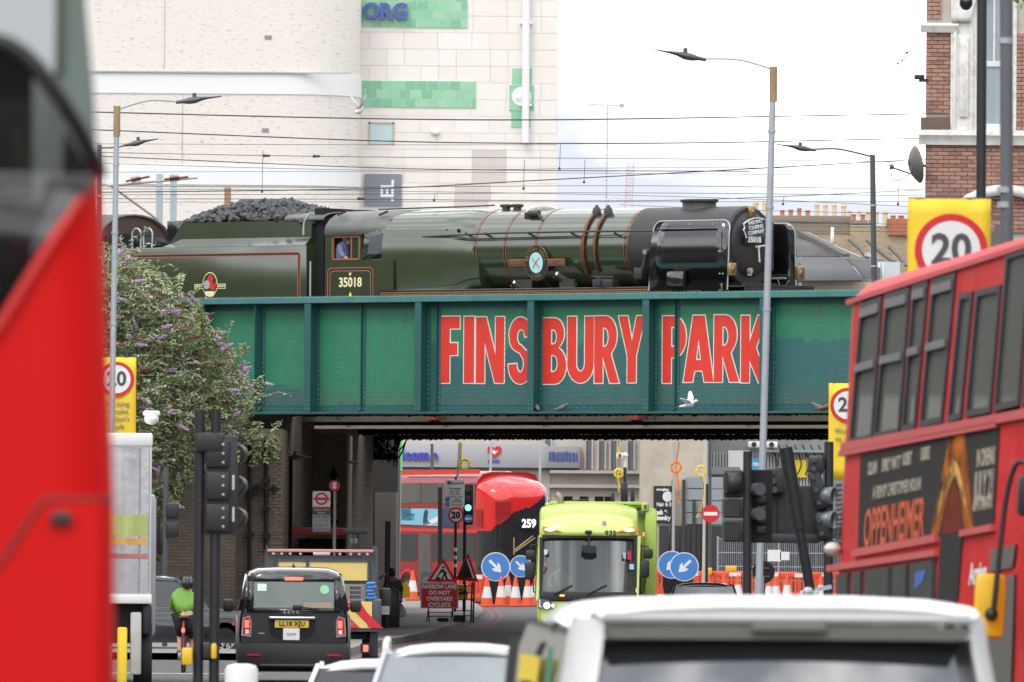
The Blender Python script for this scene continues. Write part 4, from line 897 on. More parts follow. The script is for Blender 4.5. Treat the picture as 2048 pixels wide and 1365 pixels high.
def tiles(u0, u1, v0, v1, nx, rows, yf=-.05):
 x0, x1, zt, zb = x2(u0), x2(u1), z2(v0), z2(v1); w_ = (x1-x0)/nx; h_ = (zt-zb)/rows
 for r in range(rows):
  k = -1
  while k < nx:
   a = x0+k*w_+(w_/2*((r % 2)) if nx > 3 else 0); b_ = a+w_; a2, b2 = max(a, x0), min(b_, x1); k += 1
   if b2-a2 < .04: continue
   q = MB(); q.box(a2+.012, b2-.012, yf, .0, zt-(r+1)*h_+.012, zt-r*h_-.012); q.build('green_tile', rb.choice(GT), bs)
 q = MB(); q.box(x0, x1, yf+.02, .0, zb, zt); q.build('tile_grout', WHITE, bs)
tiles(718, 932, -32, 55, 9.6, 5); tiles(718, 950, 161, 215, 10.4, 3)
tiles(1021, 1062, 134, 168, 2, 2); tiles(1016, 1066, 168, 219, 2, 3, -.08); tiles(1020, 1060, 219, 253, 2, 2)
NAVYL = mat('navy_sign_letter', (.06, .1, .32), .5, var=.03)
for ch, u in (('O', 739), ('R', 768), ('G', 797)): TXT(ch, .72, NAVYL, bs, (x2(u), -.28, z2(25)), name='sign_letter', bold=.045, ex=.09, sx=.95)
q = MB(); q.cyl((x2(1049), -.26, z2(-30)), (x2(1049), -.26, z2(285)), .17, n=12); q.build('downpipe', WHITE, bs)
q = MB()
for v in (44, 208): q.box(x2(1049)-.28, x2(1049)+.28, -.3, 0, z2(v)-.05, z2(v)+.05)
q.build('pipe_clip', WHITE, bs)
q = MB(); q.lathe([(.02, -.22), (.2, -.2), (.28, -.13), (.42, -.12), (.47, -.06), (.47, 0)], (x2(1041), 0, z2(192)), 'y', 28); q.build('medallion', mat('medallion', (.72, .76, .75), .6, var=.03), bs)
q = MB(); a, b_, c, d = x2(739), x2(783), z2(288), z2(248); q.box(a, b_, -.04, 0, c, d); wf = q.build('window', mat('pale_glass', (.45, .58, .6), .15, var=.08), bs); q = MB(); q.box(a-.08, a, -.07, 0, c, d+.08); q.box(b_, b_+.08, -.07, 0, c, d+.08); q.box(a-.08, b_+.08, -.07, 0, d, d+.08); q.build('frame', mat('stone_grey', (.45, .42, .38), .8), wf)
q = MB(); q.ball((x2(869), -.1, z2(263)), .2, 12, (1, .6, .8)); q.build('bulkhead_lamp', WHITE, bs)
q = MB(); q.box(x2(728), x2(802), -.12, -.05, z2(412), z2(348)); sg = q.build('sign_board', mat('grey_sign', (.2, .22, .26), .6, var=.03), bs)
TXT('.EL', .6, WHITE, bs, (x2(775), -.13, z2(382)), name='sign_letter', bold=.02, rot=(PI/2, -PI/2, 0))
# ============================================================ red brick corner house, right
YR = 168
RB = [mat('red_brick', c, .85, var=.2, scale=9, bump=.2, bscale=40) for c in ((.34, .185, .14), (.39, .22, .17), (.29, .155, .125), (.43, .235, .17), (.37, .23, .19))]
MOR = mat('lime_mortar', (.5, .45, .39), .9, var=.12)
WST = mat('flaking_white_paint', (.74, .73, .7), .7, var=.05, scale=3, dirt=.85, dcol=(.42, .36, .3), dscale=6)
oh = P(1848, 600, YR)
bh = E('red_brick_house', 'red brick corner house with white painted sash window surround at the right', 'house', (oh.x, YR, 0))
def xh_(u): return P(u, 300, YR).x-oh.x
def zh_(v): return P(1900, v, YR).z
q = MB(); q.prism([(.01, .05), (9, .05), (9, 9), (.62, 9)], 'z', 0, zh_(-30)); q.build('wall', MOR, bh)
def bricks(u0, u1, v0, v1, holder, rest, cnt, y=0, soldier=False):
 x0, x1, zt, zb = xh_(u0), xh_(u1), zh_(v0), zh_(v1); r = 0; z = zt
 while z-.072 > zb:
  x = x0-(.1125 if r % 2 else 0)
  while x < x1:
   a, b_ = max(x, x0), min(x+.215, x1)
   if b_-a > .03:
    d = rb.uniform(-.004, .007)
    if cnt[0] < 296:
     q = MB(); q.box(a, b_, y-d, y+.06, z-.064, z); q.build('brick', rb.choice(RB), holder, smooth=0); cnt[0] += 1
    else: rest.m = rb.randrange(5); rest.box(a, b_, y-d, y+.06, z-.064, z)
   x += .2275
  z -= .0765; r += 1
cnt = [0]; rest = MB()
bricks(1851, 1900, 66, 235, bh, rest, cnt); bricks(1851, 1880, -10, 44, bh, rest, cnt); bricks(1851, 1990, 288, 400, bh, rest, cnt)
bricks(2031, 2075, 66, 262, bh, rest, cnt); bricks(1990, 2075, 288, 470, bh, rest, cnt); bricks(1851, 1990, 400, 470, bh, rest, cnt)
rest.build('brick', RB, bh, smooth=0, kind='stuff')
DKB = mat('dark_brick_course', (.12, .075, .06), .85, var=.2, scale=8, dirt=.4)
q = MB(); q.prism([(0, 0), (-.03, -.04), (-.1, -.2), (-.12, -.28), (.1, -.28), (.1, 0)], 'x', -.08, xh_(1900)); q.xf(Matrix.Translation((0, 0, zh_(235)))); q.build('corbel_course', DKB, bh)
q = MB(); q.prism([(0, 0), (0, .02), (-.14, .02), (-.16, -.08), (-.1, -.16), (-.08, -.26), (0, -.26)], 'x', -.12, 9); q.xf(Matrix.Translation((0, 0, zh_(263)))); q.build('string_course', WST, bh)
q = MB(); q.prism([(0, 0), (-.1, .0), (-.14, -.05), (-.08, -.18), (0, -.18)], 'x', -.1, xh_(1915)); q.xf(Matrix.Translation((0, 0, zh_(47)))); q.build('impost', WST, bh)
q = MB(); q.box(xh_(1900), xh_(1945), -.06, .05, zh_(262), zh_(-10)); q.box(xh_(1918), xh_(1936), -.11, -.06, zh_(235), zh_(75), .03); q.box(xh_(1905), xh_(1912), -.09, -.06, zh_(260), zh_(40), .02); q.build('pilaster', WST, bh)
q = MB(); q.loft([[(xh_(1900)+.35*i+.65-.65*math.cos(rad(a)), y, zh_(45)+.75*math.sin(rad(a))) for a in range(0, 95, 9)] for i, y in ((0, -.12), (1, -.1), (1, .05))], False, False); q.build('arch_moulding', WST, bh, solid=.05)
q = MB(); q.box(xh_(1945), xh_(2032), -.02, .06, zh_(262), zh_(248), .01); q.box(xh_(1945), xh_(1953), -.02, .06, zh_(248), zh_(-10)); q.box(xh_(2024), xh_(2032), -.02, .06, zh_(248), zh_(-10)); wfm = q.build('sash_window', WST, bh)
q = MB(); q.box(xh_(1953), xh_(2024), .0, .04, zh_(133), zh_(122)); q.box(xh_(1985), xh_(1989), .005, .04, zh_(122), zh_(-10)); q.build('glazing_bar', WST, wfm)
q = MB(); q.box(xh_(1953), xh_(2024), .03, .045, zh_(248), zh_(-10)); q.build('pane', mat('net_curtain_glass', (.3, .36, .4), .12, var=.25, scale=3, streak=True), wfm)
q = MB(); q.loft([[(xh_(1930)+.0+.75-(1.0+d)*math.cos(rad(a))*1.0, -.1, zh_(470)+(.75+d)*math.sin(rad(a))) for a in range(0, 181, 9)] for d in (0, .2)], False, False); q.build('door_arch', WST, bh, solid=.12)
q = MB(); q.box(xh_(1955), xh_(2012), .0, .03, 4, zh_(430)); q.build('fanlight', mat('dim_fanlight', (.12, .12, .11), .4), bh)
# satellite dish, cctv, lamp and creeper on that house
sd_ = E('satellite_dish', 'grey satellite dish on the side of the red brick house', 'satellite dish', P(1830, 330, YR))
q = MB(); rings = [[(.16*(1-(r/.34)**2)-.05+.0, r*math.cos(2*PI*k/18), r*1.05*math.sin(2*PI*k/18)) for k in range(18)] for r in (.02, .12, .22, .3, .34)]; q.loft(rings, True, False); q.build('dish', mat('dish_grey', (.12, .115, .11), .5), sd_, rz=(0, rad(10), rad(195)), solid=.02)
q = MB(); q.tube([(.02, 0, -.2), (-.24, 0, -.12), (-.44, 0, -.05)], .018, 6); q.cyl((-.48, 0, -.05), (-.4, 0, -.03), .05, n=8); q.build('feed_arm', DGREY, sd_)
q = MB(); q.tube([(.02, 0, 0), (.1, 0, .0), (.2, .05, -.02)], .03, 6); q.tube(smooth_path([(.04, 0, -.2), (.14, 0, -.16), (.16, 0, 0)], 5), .008, 5); q.tube(smooth_path([(-.46, 0, -.08), (-.4, 0, -.3), (-.2, 0, -.24), (-.1, 0, -.17)], 5), .008, 5); q.build('bracket', DGREY, sd_)
q = MB(); q.box(-.14, .06, -.05, .05, -.05, .04, .02); q.box(-.05, .12, -.03, .03, -.1, -.04); q.build('floodlight', BLACK, None, loc=P(1843, 154, YR), label='small black floodlight on the edge of the red brick house', cat='floodlight')
cc = E('dome_camera', 'white bracket with black dome security camera high on the brick house', 'security camera', P(1932, 4, 120))
q = MB(); q.box(-.11, .11, -.1, .1, .02, .2, .03); q.build('housing', WHITE, cc); q = MB(); q.lathe([(.085, .04), (.09, .0), (.085, -.05), (.05, -.1), (.01, -.115)], (0, 0, 0), 'z', 16); q.build('dome', GLOSSK, cc); q = MB(); q.box(.1, .28, -.03, .03, .08, .14); q.build('arm', WHITE, cc)
tw = MB(); p0 = P(1846, 100, YR); r_ = random.Random(9)
pts = smooth_path([(0, 0, .05), (-.18, -.05, .02), (-.32, -.06, -.12), (-.45, 0, -.3), (-.52, 0, -.5)], 5); tw.tube(pts, .006, 4)
for k in range(60):
 p = r_.choice(pts)+Vector((r_.uniform(-.07, .07), r_.uniform(-.05, .05), r_.uniform(-.05, .05))); s = r_.uniform(.015, .04); d = Vector((r_.uniform(-1, 1), r_.uniform(-1, 1), r_.uniform(-1, 1))).normalized(); e = d.orthogonal().normalized()
 tw.add([p-d*s, p+e*s*.5, p+d*s, p-e*s*.5], [(0, 1, 2, 3)])
tw.build('creeper_twig', mat('twig', (.05, .06, .03), .8), None, loc=p0, smooth=0, label='thin leafy twig growing from the edge of the brick house', cat='plant')
# ============================================================ terrace with chimneys behind the loco front
YC = 360
def xc_(u): return P(u, 450, YC).x
def zc(v): return P(1650, v, YC).z
YB_ = brickmat('stock_brick', ((.42, .31, .17), (.33, .24, .13), (.1, .075, .055)), (.36, .32, .25), .235, .082, streaky=.8, dirt=.35, dcol=(.16, .12, .09))
DYB = brickmat('soot_stock_brick', ((.22, .18, .13), (.26, .21, .15), (.1, .08, .06)), (.2, .18, .15), .235, .082, streaky=.6)
TERR = mat('terracotta_pot', (.42, .16, .09), .75, var=.15, scale=4, dirt=.3); BUFF = mat('buff_pot', (.62, .5, .34), .8, var=.1, scale=4, dirt=.3)
SLATE = mat('slate', (.095, .09, .09), .8, var=.4, scale=9, dirt=.4, dcol=(.2, .19, .17)); LEAD = mat('lead_sheet', (.075, .078, .085), .6, var=.1, scale=4, dirt=.3, dcol=(.12, .12, .13)); FLASH = mat('flashing', (.28, .29, .3), .6, var=.1)
tr = E('terrace_house', 'yellow stock brick party wall with slate roofs beyond the bridge', 'house', (xc_(1700), YC, 0))
oxx = xc_(1700)
q = MB(); q.box(xc_(1480)-oxx, xc_(1800)-oxx, 0, 8, 3, zc(468)); q.box(xc_(1700)-oxx, xc_(1860)-oxx, -.12, 7, 3, zc(452)); q.build('party_wall', YB_, tr)
q = MB(); q.box(xc_(1500)-oxx, xc_(1702)-oxx, -.08, 1.2, zc(446), zc(432), .02); q.box(xc_(1500)-oxx, xc_(1700)-oxx, -.03, 1.1, zc(468), zc(446)); q.box(xc_(1698)-oxx, xc_(1745)-oxx, -.2, 1, zc(449), zc(441)); q.build('chimney_stack', DYB, tr)
q = MB(); q.box(xc_(1776)-oxx, xc_(1860)-oxx, -.3, 2, zc(470), zc(437)); q.build('red_stack', mat('red_stack_brick', (.45, .15, .08), .85, var=.2, scale=5, dirt=.4), tr)
pots = [(1565, 420, 431, 11, TERR), (1582, 419, 431, 11, TERR), (1599, 416, 431, 10, TERR), (1616, 420, 431, 11, TERR), (1634, 406, 431, 11, BUFF), (1651, 407, 431, 11, BUFF), (1669, 407, 431, 11, BUFF), (1688, 408, 433, 12, BUFF), (1707, 428, 441, 11, TERR), (1725, 428, 441, 11, TERR), (1700, 420, 433, 10, BUFF), (1719, 421, 432, 10, BUFF), (1736, 421, 445, 12, BUFF), (1752, 421, 446, 11, BUFF), (1770, 421, 450, 12, BUFF), (1786, 430, 440, 12, TERR), (1802, 430, 440, 14, TERR), (1822, 432, 440, 14, TERR), (1530, 402, 430, 12, BUFF), (1512, 403, 430, 12, BUFF)]
ORD = 'first second third fourth fifth sixth seventh eighth ninth tenth eleventh twelfth thirteenth fourteenth fifteenth sixteenth seventeenth eighteenth nineteenth twentieth'.split()
for i, (u, v0, v1, wp, m) in enumerate(pots):
 h = zc(v0)-zc(v1); r = wp/2*YC/F
 q = MB(); q.lathe([(r*.9, 0), (r*.82, h*.15), (r*.78, h*.75), (r*1.02, h*.8), (r*1.02, h*.9), (r*.85, h*.94), (r*.85, h), (r*.6, h), (r*.6, h*.8)], (0, 0, 0), 'z', 14)
 c_ = 'buff' if m is BUFF else 'red'
 q.build('chimney_pot', m, None, loc=(xc_(u), YC+.4-(.5 if v1 > 438 else 0), zc(v1)-.01), cat='chimney pot', group='chimney pots on the terrace', label=f'{ORD[sorted(x[0] for x in pots).index(u)]} pot from the left in the chimney row, {"tall" if v1-v0 > 18 else "short"} {c_} clay')
# slate roof with courses, and the grey lead roof below it
def slope(poly_px, Y0, Y1, m, name, par, rows=0):
 (ua, va), (ub, vb), (uc, vc), (ud, vd) = poly_px
 A, Bp, C, D = P(ua, va, Y1), P(ub, vb, Y1), P(uc, vc, Y0), P(ud, vd, Y0); o = Vector((oxx, YC, 0))
 A, Bp, C, D = A-o, Bp-o, C-o, D-o; q = MB()
 if not rows: q.add([A, Bp, C, D], [(0, 1, 2, 3)]); return q.build(name, m, par, solid=.08)
 for r in range(rows):
  t0, t1 = r/rows, (r+1)/rows; a0, b0, a1, b1 = A.lerp(D, t0), Bp.lerp(C, t0), A.lerp(D, t1), Bp.lerp(C, t1); n = max(3, int((b1-a1).length/.3))
  for k in range(n):
   off = .5/n if r % 2 else 0; s0, s1 = min(1, k/n+off+.01/n), min(1, (k+1)/n+off-.04/n)
   if s1 <= s0: continue
   dy = Vector((0, -.03, rb.uniform(0, .012))); q.add([a0.lerp(b0, s0), a0.lerp(b0, s1), a1.lerp(b1, s1)+dy, a1.lerp(b1, s0)+dy], [(0, 1, 2, 3)])
 slope([(ua, va+.6), (ub, vb+.6), (uc, vc+.6), (ud, vd+.6)], Y0+.1, Y1+.1, m, 'roof_deck', par)
 return q.build(name, m, par, smooth=0, kind='stuff')
slope([(1560, 465), (1600, 465), (1692, 513), (1560, 513)], 352, 358, SLATE, 'roof_slate', tr, 11)
RIDGE = mat('ridge_mortar', (.11, .103, .095), .85, var=.15, dirt=.3)
def ridge(pp, Ya, Yb, w_, m=RIDGE, name='roof_ridge'):
 q = MB(); pts = [P(u, v, Ya+(Yb-Ya)*i/(len(pp)-1))-Vector((oxx, YC, 0)) for i, (u, v) in enumerate(pp)]
 for a, b_ in zip(pts, pts[1:]): q.beam(a, b_, w_, w_*.6)
 return q.build(name, m, tr)
ridge([(1600, 466), (1650, 490), (1692, 513)], 357, 351.8, .3); ridge([(1612, 466), (1670, 494), (1722, 516)], 357.5, 354, .14, FLASH, 'flashing'); ridge([(1700, 480), (1722, 500), (1735, 516)], 357, 354, .16); ridge([(1735, 482), (1770, 512), (1788, 524)], 357, 354, .16); ridge([(1780, 495), (1800, 515), (1815, 533)], 357, 354, .16)
ridge([(1560, 515.5), (1692, 516), (1760, 524), (1810, 528)], 351, 351, .1, FLASH, 'roof_edge'); ridge([(1692, 517), (1710, 540), (1726, 562)], 351, 348, .09, FLASH, 'lead_hip')
slope([(1560, 517), (1690, 517), (1728, 562), (1560, 562)], 348, 350.5, LEAD, 'lead_roof', tr); slope([(1693, 518), (1760, 525), (1760, 566), (1729, 563)], 349, 350.4, LEAD, 'lead_roof', tr)
slope([(1722, 500), (1735, 514), (1765, 522), (1730, 512)], 354, 356, FLASH, 'flashing', tr); slope([(1660, 490), (1668, 494), (1668, 455), (1662, 455)], 355, 355, WHITE, 'white_flue', tr)
q = MB(); q.box(P(1560, 560, 349).x-oxx, P(1765, 560, 349).x-oxx, -11, -9.8, P(1600, 640, 349).z, P(1600, 559, 349).z); q.build('rendered_wall', mat('stained_render', (.42, .37, .27), .9, var=.15, scale=1.2, dirt=.6, dcol=(.2, .17, .12), streak=True), tr)
q = MB(); a = P(1755, 524, 350); b_ = P(1800, 524, 350); q.box(a.x-oxx, b_.x-oxx, -10, -7, P(1770, 600, 350).z, a.z); dm = q.build('dormer', mat('pale_blue_render', (.5, .55, .6), .8, var=.05), tr)
q = MB();
for u0, u1 in ((1756, 1760), (1765, 1768)): q.box(P(u0, 524, 350).x-oxx, P(u1, 524, 350).x-oxx, -10.05, -9.9, P(1770, 590, 350).z, P(1770, 527, 350).z)
q.build('window_frame', WHITE, dm)
# ============================================================ shops and offices seen under the bridge
YW = 350
def xw_(u): return P(u, 900, YW).x
def zw(v): return P(1000, v, YW).z
BEIGE = mat('beige_render', (.5, .46, .41), .85, var=.08, scale=1.5, dirt=.4, dcol=(.3, .26, .22), streak=True); FASC = mat('fascia_panel', (.4, .4, .42), .6, var=.04); BLUE3 = mat('blue_letter', (.06, .07, .42), .5, var=.03)
wb = E('office_building', 'beige office block with grey fascia and blue welcome lettering under the bridge', 'building', (xw_(900), YW, 0)); oxw = xw_(900)
q = MB(); q.box(-12, xw_(1330)-oxw, 0, 12, 0, 11); q.build('wall', BEIGE, wb)
q = MB(); q.box(-4, xw_(1095)-oxw, -.5, -.01, zw(936), zw(888), .02); q.build('fascia', FASC, wb); q = MB(); q.box(xw_(1092)-oxw, xw_(1160)-oxw, -.56, -.01, zw(936), zw(892), .02); q.build('fascia_panel', mat('grey_panel', (.3, .3, .32), .6, var=.05), wb)
for i, ch in enumerate('Welcome'):
 TXT(ch, .5 if ch in 'Wl' else .4, BLUE3, wb, (xw_(782+(0, 13, 24, 34, 49, 67, 88)[i])-oxw-.02, -.56, zw(910)-(.0 if ch in 'Wl' else .05)), name='sign_letter', bold=.03, ex=.04)
q = MB(); hp_ = [(0, -.26), (-.27, .02), (-.27, .17), (-.17, .25), (-.06, .22), (0, .14), (.06, .22), (.17, .25), (.27, .17), (.27, .02)]; q.prism(hp_, 'y', -.56, -.5); q.xf(Matrix.Translation((xw_(989)-oxw, 0, zw(905)))); ht = q.build('heart_logo', SIGNRED, wb)
q = MB(); q.prism([(-.12, .05), (0, -.08), (.16, .08), (.05, .04), (-.02, .1)], 'y', -.575, -.561); q.xf(Matrix.Translation((xw_(989)-oxw, 0, zw(906)))); q.build('bird', WHITE, ht)
TXT('ECHO', .12, BLUE3, wb, (xw_(988)-oxw, -.52, zw(924)), name='sign_letter', bold=.01)
TXT('HORNSEY', .27, BLUE3, wb, (xw_(1126)-oxw, -.58, zw(913)), name='sign_letter', bold=.035, sx=.8) if False else None
q = MB()
for k in range(26): u = 1097+k*2.25+rb.uniform(-1, 1); q.box(xw_(u)-oxw, xw_(u+1.6)-oxw, -.59, -.565, zw(922+rb.uniform(-2, 2)), zw(904+rb.uniform(-2, 3)))
q.build('worn_sign_lettering', NAVYL, wb)
for k, u in enumerate((1090, 1172, 1198, 1222, 1256)):
 q = MB(); a = xw_(u)-oxw; q.box(a, a+.22, -.04, 0, zw(938), zw(880)); w_ = q.build('window', mat('slim_window', (.14, .16, .18), .2), wb); q = MB(); q.box(a-.06, a, -.16, 0, zw(938), zw(878)); q.box(a+.22, a+.28, -.16, 0, zw(938), zw(878)); q.build('frame', BEIGE, w_)
q = MB(); q.box(xw_(1100)-oxw, xw_(1290)-oxw, -.5, 0, zw(946), zw(940)); q.box(xw_(1100)-oxw, xw_(1290)-oxw, -.3, 0, zw(975), zw(968)); q.box(-12, xw_(1100)-oxw, -.1, 0, zw(1000), zw(940)); q.build('cornice', BEIGE, wb)
for u in (1128, 1160, 1190, 1210): q = MB(); a = xw_(u)-oxw; q.box(a, a+.34, -.05, 0, zw(1010), zw(992)); q.build('window', DGLASS, wb)
for u, w_ in ((1270, 26),):
 pass
# shop with black hoarding, right
YH = 335
def xs2(u): return P(u, 1000, YH).x
def zs2(v): return P(1400, v, YH).z
oxs = xs2(1400); sh = E('shop_front', 'beige fronted shop with black hoarding and white hair salon lettering', 'shop', (oxs, YH, 0))
q = MB(); q.box(xs2(1286)-oxs, xs2(1415)-oxs, 0, 10, 0, 9); q.build('wall', mat('cream_render', (.52, .46, .37), .85, var=.1, scale=1, dirt=.5, dcol=(.2, .17, .14), dscale=.8), sh)
q = MB(); q.box(xs2(1307)-oxs, xs2(1345)-oxs, -.12, -.01, zs2(1046), zs2(973)); q.build('sign_board', mat('black_sign', (.02, .02, .022), .6, var=.1), sh)
for s, v, h, b_ in (('www.glamo', 980, .09, .008), ('Hair & B', 1010, .15, .006), ('ash &', 1026, .17, .016), ('lowdry', 1037, .17, .016)): TXT(s, h, WHITE, sh, (xs2(1313)-oxs, -.13, zs2(v)), bold=b_, align='LEFT', sx=.78)
q = MB(); q.prism(circ(0, 0, .19, 22, .2), 'y', -.14, -.125); q.xf(Matrix.Translation((xs2(1335)-oxs, 0, zs2(994)))); q.build('roundel', WHITE, sh)
GRB = mat('grey_green_shutter', (.26, .3, .31), .6, var=.05)
for k in range(4):
 q = MB(); q.box(xs2(1370)-oxs, xs2(1445)-oxs, -.2, -.1, zs2(955+k*24+22), zs2(955+k*24), .01); q.build('shutter_panel', GRB, sh)
HBK = mat('hoarding_black', (.03, .03, .035), .55, var=.2, scale=2, dirt=.3, dcol=(.08, .075, .07))
u = 1318
while u < 1700:
 q = MB(); q.box(xs2(u)-oxs+.01, xs2(u+21)-oxs-.01, -.24+rb.uniform(-.02, .02), -.18, GZ(YH), zs2(1052), .01); q.build('hoarding_panel', HBK, sh); u += 21
for u in (1346, 1367, 1388, 1408): q = MB(); a = xs2(u)-oxs; q.box(a-.06, a+.06, -.34, -.25, GZ(YH), zs2(960 if u < 1370 else 1000)); q.build('post', HBK, sh)
# grey industrial frontage further right
gb = E('grey_frontage', 'cluttered grey corrugated frontage with blue and yellow signs behind the traffic lights', 'building', (xs2(1560), 345, 0)); og = xs2(1560)
def xg(u): return P(u, 950, 345).x-og
def zg_(v): return P(1560, v, 345).z
CORR = mat('corrugated', (.42, .43, .44), .6, var=.1, scale=2, dirt=.5, dcol=(.25, .22, .2), streak=True)
q = MB(); q.box(xg(1415), xg(1750), .1, 8, 0, 9); q.build('wall', mat('mid_grey_wall', (.24, .25, .25), .8, var=.15, scale=1, dirt=.4), gb)
u = 1420
while u < 1660:
 q = MB(); q.box(xg(u), xg(u+4), -.02, .1, zg_(1000), zg_(905), .01); q.build('corrugation', CORR, gb); u += 6
q = MB(); q.box(xg(1502), xg(1524), -.12, -.03, zg_(942), zg_(917)); q.build('sign_panel', mat('sky_blue_sign', (.08, .38, .7), .5), gb); TXT('itin', .16, WHITE, gb, (xg(1512), -.13, zg_(929)), bold=.01)
q = MB(); q.box(xg(1584), xg(1612), -.14, -.03, zg_(955), zg_(920)); q.build('sign_panel', SIGNYEL, gb)
q = MB(); q.box(xg(1456), xg(1500), -.1, -.03, zg_(945), zg_(902)); q.build('sign_panel', WHITE, gb)
for u in (1495, 1530):
 q = MB(); q.box(xg(u), xg(u+24), -.5, -.05, zg_(896), zg_(884), .03); ac = q.build('air_conditioner', WHITE, gb); q = MB(); q.cyl((xg(u+12), -.51, zg_(890)), (xg(u+12), -.53, zg_(890)), .1, n=14); q.build('fan_grille', BLACK, ac)
for i in range(7):
 u = 1540+i*16; q = MB(); q.tube(smooth_path([(xg(u), -.2, zg_(890)), (xg(u+14), -.25, zg_(925)), (xg(u+6), -.2, zg_(950))], 5), .025, 5); q.build('loose_cable', BLACKM, gb)
q = MB(); q.box(xg(1420), xg(1480), -.3, 0, zg_(950), zg_(935)); q.box(xg(1530), xg(1660), -.4, 0, zg_(905), zg_(900)); q.build('canopy', GRB, gb)
for u in (1462, 1478): q = MB(); q.box(xg(u), xg(u+12), -.08, 0, zg_(960), zg_(940)); q.build('window', DGLASS, gb)
# paper notices and fence mesh behind the barriers
for u, v, w_, h_ in ((1535, 1100, 26, 22), (1560, 1104, 18, 16)):
 q = MB(); q.box(0, w_*.0188, -.02, 0, -h_*.0188, 0); q.build('notice', WHITE, None, loc=P(u, v, 320), label='white paper notice fixed to the mesh fence' if w_ > 20 else 'smaller white notice beside the other on the mesh fence', cat='notice')
mf = E('mesh_fence', 'silver mesh fence panels behind the orange barriers', 'fence', P(1540, 1190, 322)); q = MB()
for k in range(60): q.box(-1.9+k*.075, -1.888+k*.075, -.01, .01, 0, 2.0)
for z in (0, .5, 1.0, 1.5, 2.0): q.box(-1.9, 2.6, -.02, .02, z, z+.03)
q.build('mesh', STEEL, mf); q = MB()
for x in (-1.9, .3, 2.55): q.cyl((x, 0, -.3), (x, 0, 2.1), .03, n=8)
q.build('post', STEEL, mf)
# ============================================================ rooftop aerial and crane far off
ae = E('television_aerial', 'tall thin television aerial mast against the sky above the boiler', 'aerial', P(1212, 412, 380)); za = P(1212, 211, 380).z-P(1212, 412, 380).z
q = MB(); q.tube([(0, 0, -1), (.05, 0, za)], .022, 6)
for k in range(12): q.box(-.045, .075, -.03, .03, za*k/12, za*k/12+.03)
q.build('mast', STEEL, ae); q = MB(); q.tube([(-.75, 0, za+.04), (.72, 0, za-.02)], .018, 5)
for k in range(9): q.box(-.7+k*.16, -.69+k*.16, -.2, .2, za, za+.03)
q.box(.55, .75, -.1, .1, za-.09, za+.06); q.tube([(-.2, 0, za), (-.2, 0, za-.12), (.3, 0, za-.12), (.3, 0, za)], .015, 5); q.build('antenna', STEEL, ae)
cr = E('tower_crane', 'pale pink lattice crane jib far away against the sky', 'crane', P(1256, 405, 900)); q = MB(); zt = P(1256, 325, 900).z-P(1256, 405, 900).z
for x in (-.35, .35): q.tube([(x-.1, 0, -4), (x+.25, 0, zt)], .04, 4)
for k in range(10): t0, t1 = k/10*zt, (k+1)/10*zt; q.tube([(-.4+.035*k, 0, t0), (.35+.035*k, 0, t1)], .03, 4); q.tube([(-.4+.035*k, 0, t0), (.3+.035*k, 0, t0)], .03, 4)
q.build('jib', mat('hazy_pink', (.6, .42, .48), .8), cr)
q = MB(); q.tube(smooth_path([(-2.4, 0, -.4), (-1.6, 0, .5), (-.4, 0, .3)], 6), .05, 5); q.build('jib_tie', mat('hazy_grey', (.6, .6, .66), .8), cr)
# ============================================================ overhead line equipment
WIRE = mat('overhead_wire', (.06, .06, .065), .6, .3)
def wire(pp, Y, r=.012, label='thin overhead railway wire', Y2=None):
 n = len(pp); pts = [P(u, v, Y+((Y2 or Y)-Y)*i/(n-1)) for i, (u, v) in enumerate(pp)]; o = pts[0]
 q = MB(); q.tube([p-o for p in smooth_path(pts, 6)], r, 5); return q.build('overhead_wire', WIRE, None, loc=o, label=label, cat='wire', group='overhead wires above the track')
wl = [([(170, 224), (700, 237), (1100, 240), (1620, 232), (1860, 228)], .022, 'topmost heavy overhead wire running across the stone building'), ([(170, 259), (716, 281), (1050, 287), (1400, 286), (1700, 280), (1860, 277)], .02, 'second heavy overhead wire below the round medallion'), ([(170, 288), (760, 290), (1113, 290)], .008, 'faint thin wire just under the second heavy wire'), ([(180, 305), (700, 314), (1320, 318), (1850, 325)], .011, 'thin wire above the white stone band'), ([(180, 312), (720, 335), (1050, 341), (1500, 343)], .016, 'dark wire sloping down across the stone wall'), ([(200, 327), (760, 341), (1300, 336), (1850, 338)], .009, 'fine wire crossing the dark sloping wire'), ([(200, 345), (760, 344), (1850, 352)], .008, 'fine pale wire passing above the grey sign'), ([(200, 385), (730, 378), (1060, 362), (1500, 338), (1860, 318)], .018, 'dark wire rising to the right above the boiler'), ([(200, 372), (640, 375), (1300, 372), (1850, 380)], .01, 'level wire just above the coal heap'), ([(205, 390), (700, 389), (1240, 386), (1850, 392)], .01, 'lower level wire just above the cab roof'), ([(205, 398), (700, 399), (1250, 402), (1550, 394), (1850, 380)], .012, 'wire rising towards the satellite dish'), ([(205, 405), (800, 404), (1380, 404), (1850, 404)], .009, 'lowest level wire skimming the boiler top'), ([(205, 378), (800, 383), (1400, 395), (1850, 415)], .009, 'wire falling from left to right in front of the chimneys'), ([(1240, 410), (1540, 422), (1850, 428)], .009, 'fine wire crossing the chimney pots'), ([(1560, 443), (1700, 447), (1860, 450)], .009, 'fine wire across the sooty chimney stack'), ([(1560, 462), (1700, 463), (1860, 464)], .009, 'fine wire across the stock brick wall'), ([(1560, 452), (1860, 456)], .007, 'finest wire between two others across the party wall')]
for i, (pp, r, lb) in enumerate(wl): wire(pp, 224+i*1.3, r*.78, lb)
